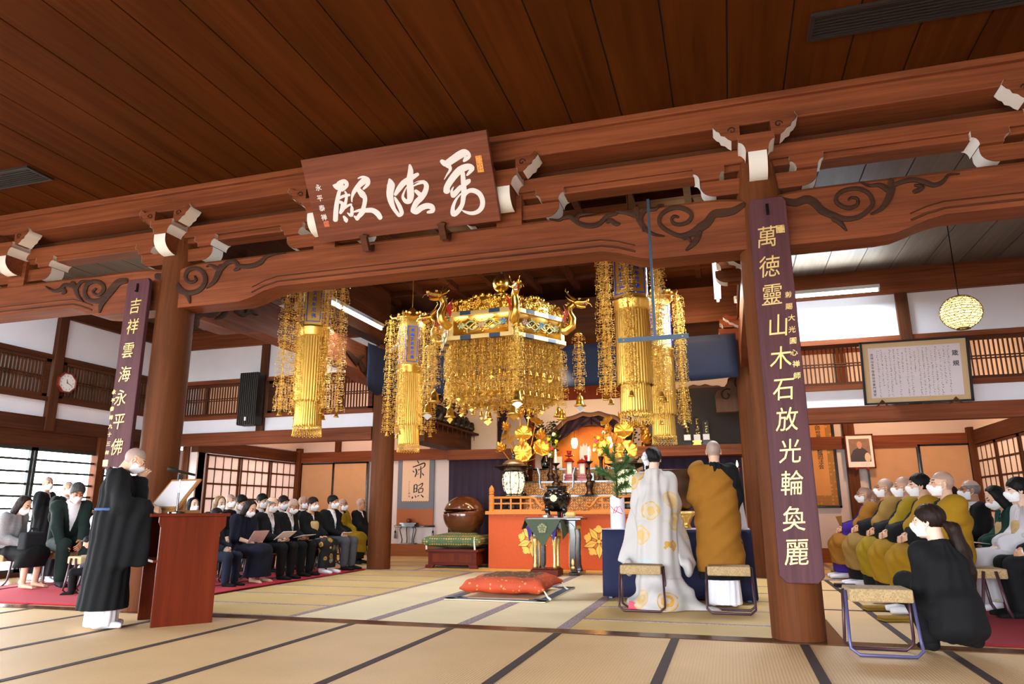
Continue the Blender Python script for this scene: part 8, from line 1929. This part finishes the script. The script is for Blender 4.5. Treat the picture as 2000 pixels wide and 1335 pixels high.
m.add(vs, [(2*k, 2*((k+1) % seg), 2*((k+1) % seg)+1, 2*k+1) for k in range(seg)]); m.build('paper_wrap', plain('wrap_white', 'ece8f0', .7), r, auto=50)
m = MB(); g = lambda a, z: Vector((.091*math.sin(a), -.091*math.cos(a), z))
m.tube([g(-.9,.26), g(-.4,.22), g(.2,.19), g(.8,.17)], .004, 5); m.tube([g(-.5,.17), g(-.2,.24), g(.05,.26), g(.1,.22), g(-.1,.19), g(-.3,.18)], .004, 5); m.tube([g(.1,.24), g(.5,.26), g(.7,.22), g(.9,.19)], .003, 5); m.build('red_cord', plain('cord_red', 'd0203c', .6), r)
PINE = plain('pine_green', '3d7038', .6, noise=.35, nscale=25); m = MB(); q = random.Random(11); nd = MB()
br = [[(0,0,.30),(0,-.01,.55),(-.02,-.01,.80),(.0,0,.98)], [(0,0,.55),(-.13,-.02,.66),(-.24,-.02,.70)], [(0,0,.66),(.10,-.02,.76),(.16,0,.84)], [(-.01,0,.78),(-.10,-.02,.88),(-.13,-.02,.96)], [(0,0,.45),(.08,-.03,.50),(.14,-.03,.52)], [(0,0,.6),(.12,.05,.64),(.2,.05,.68)]]
for b_ in br:
    pts = [Vector(p) for p in b_]; m.tube(pts, [.010-.002*i for i in range(len(pts))], 6)
    for i in range(len(pts)-1):
        for k in range(150):
            u = q.random(); p_ = pts[i].lerp(pts[i+1], u); a = q.uniform(0, 2*PI); tg = (pts[i+1]-pts[i]).normalized(); o_ = tg.orthogonal().normalized(); o_.rotate(Matrix.Rotation(a, 3, tg)); d = (o_*.9+tg*.7).normalized()*q.uniform(.06,.11)
            s_ = d.orthogonal().normalized()*.0036; nd.add([p_-s_, p_+s_, p_+d], [(0,1,2)])
m.build('branch', WDZ, r); nd.build('needles', PINE, r)
m = MB(); m.box((-.08,-.06,0), (.08,.06,.14)); o = m.build('brocade_box', patterned('brocade_purple_gold', '3a1a2c', ('b08a4a','8a5a3a'), 30., .3), loc=(-1.12, 8.80, .78), bevel=.02, rz=.4); tag(o, 'small dark purple and gold brocade box beside the pine vase', 'box')
r = empty('red_candle_stand', (.12, 8.95, .78), 0, 'lit red candle on a slim stand at the right end of the navy table', 'candle stand'); m = MB(); m.lathe([(.06,0),(.06,.015),(.012,.04),(.010,.47),(.04,.49),(.04,.50),(0,.50)], seg=14); m.build('stand', GOLDS, r, smooth=True); m = MB(); m.lathe([(.018,.50),(.02,.70),(.0,.705)], seg=12); m.build('candle', plain('red_wax2', 'c01824', .4), r, smooth=True); m = MB(); m.lathe([(.001,.705),(.012,.73),(.009,.755),(.001,.79)], seg=8); m.build('flame', FLAME, r)
m = MB(); m.prism([Vector((-.10,0,0)), Vector((.12,0,0)), Vector((.08,0,.36)), Vector((.0,0,.36))], (0,.006,0)); o = m.build('white_envelope', PAPERW, loc=(.06, 8.72, .78)); tag(o, 'white paper standing on the table at the right of the ochre mantle', 'paper')
m = MB(); m.lathe([(.05,0),(.03,.03),(.03,.10),(.07,.14),(.07,.15),(0,.15)], seg=12); o = m.build('gilt_cup', GOLDS, loc=(-.50, 8.78, .78), smooth=True); tag(o, 'small gilt stand on the navy table between the couple', 'stand')
# ================================================================== folded cloths and slippers on the right floor
OCHC = plain('folded_ochre', '8a6a18', .85, noise=.1, nscale=20)
for px, py, lb, mt, cat in ((1640, 1118, 'folded ochre cloth on the floor near the farthest monk', OCHC, 'cloth'), (1712, 1192, 'folded ochre cloth on the floor beneath the bright ochre monk', OCHC, 'cloth'), (1745, 1213, 'folded ochre cloth on the floor nearest the foreground stool', OCHC, 'cloth'), (1650, 1146, 'dark purple slipper pair cloth on the edge of the right carpet', PURP, 'cloth')):
    q = PF(px, py); m = MB(); m.box((-.12,-.07,0), (.12,.07,.02)); m.box((-.115,-.065,.02), (.118,.07,.04)); o = m.build('folded_cloth', mt, loc=(q.x, q.y, .006), bevel=.008, rz=.3); tag(o, lb, cat, 'folded cloths on the right floor')
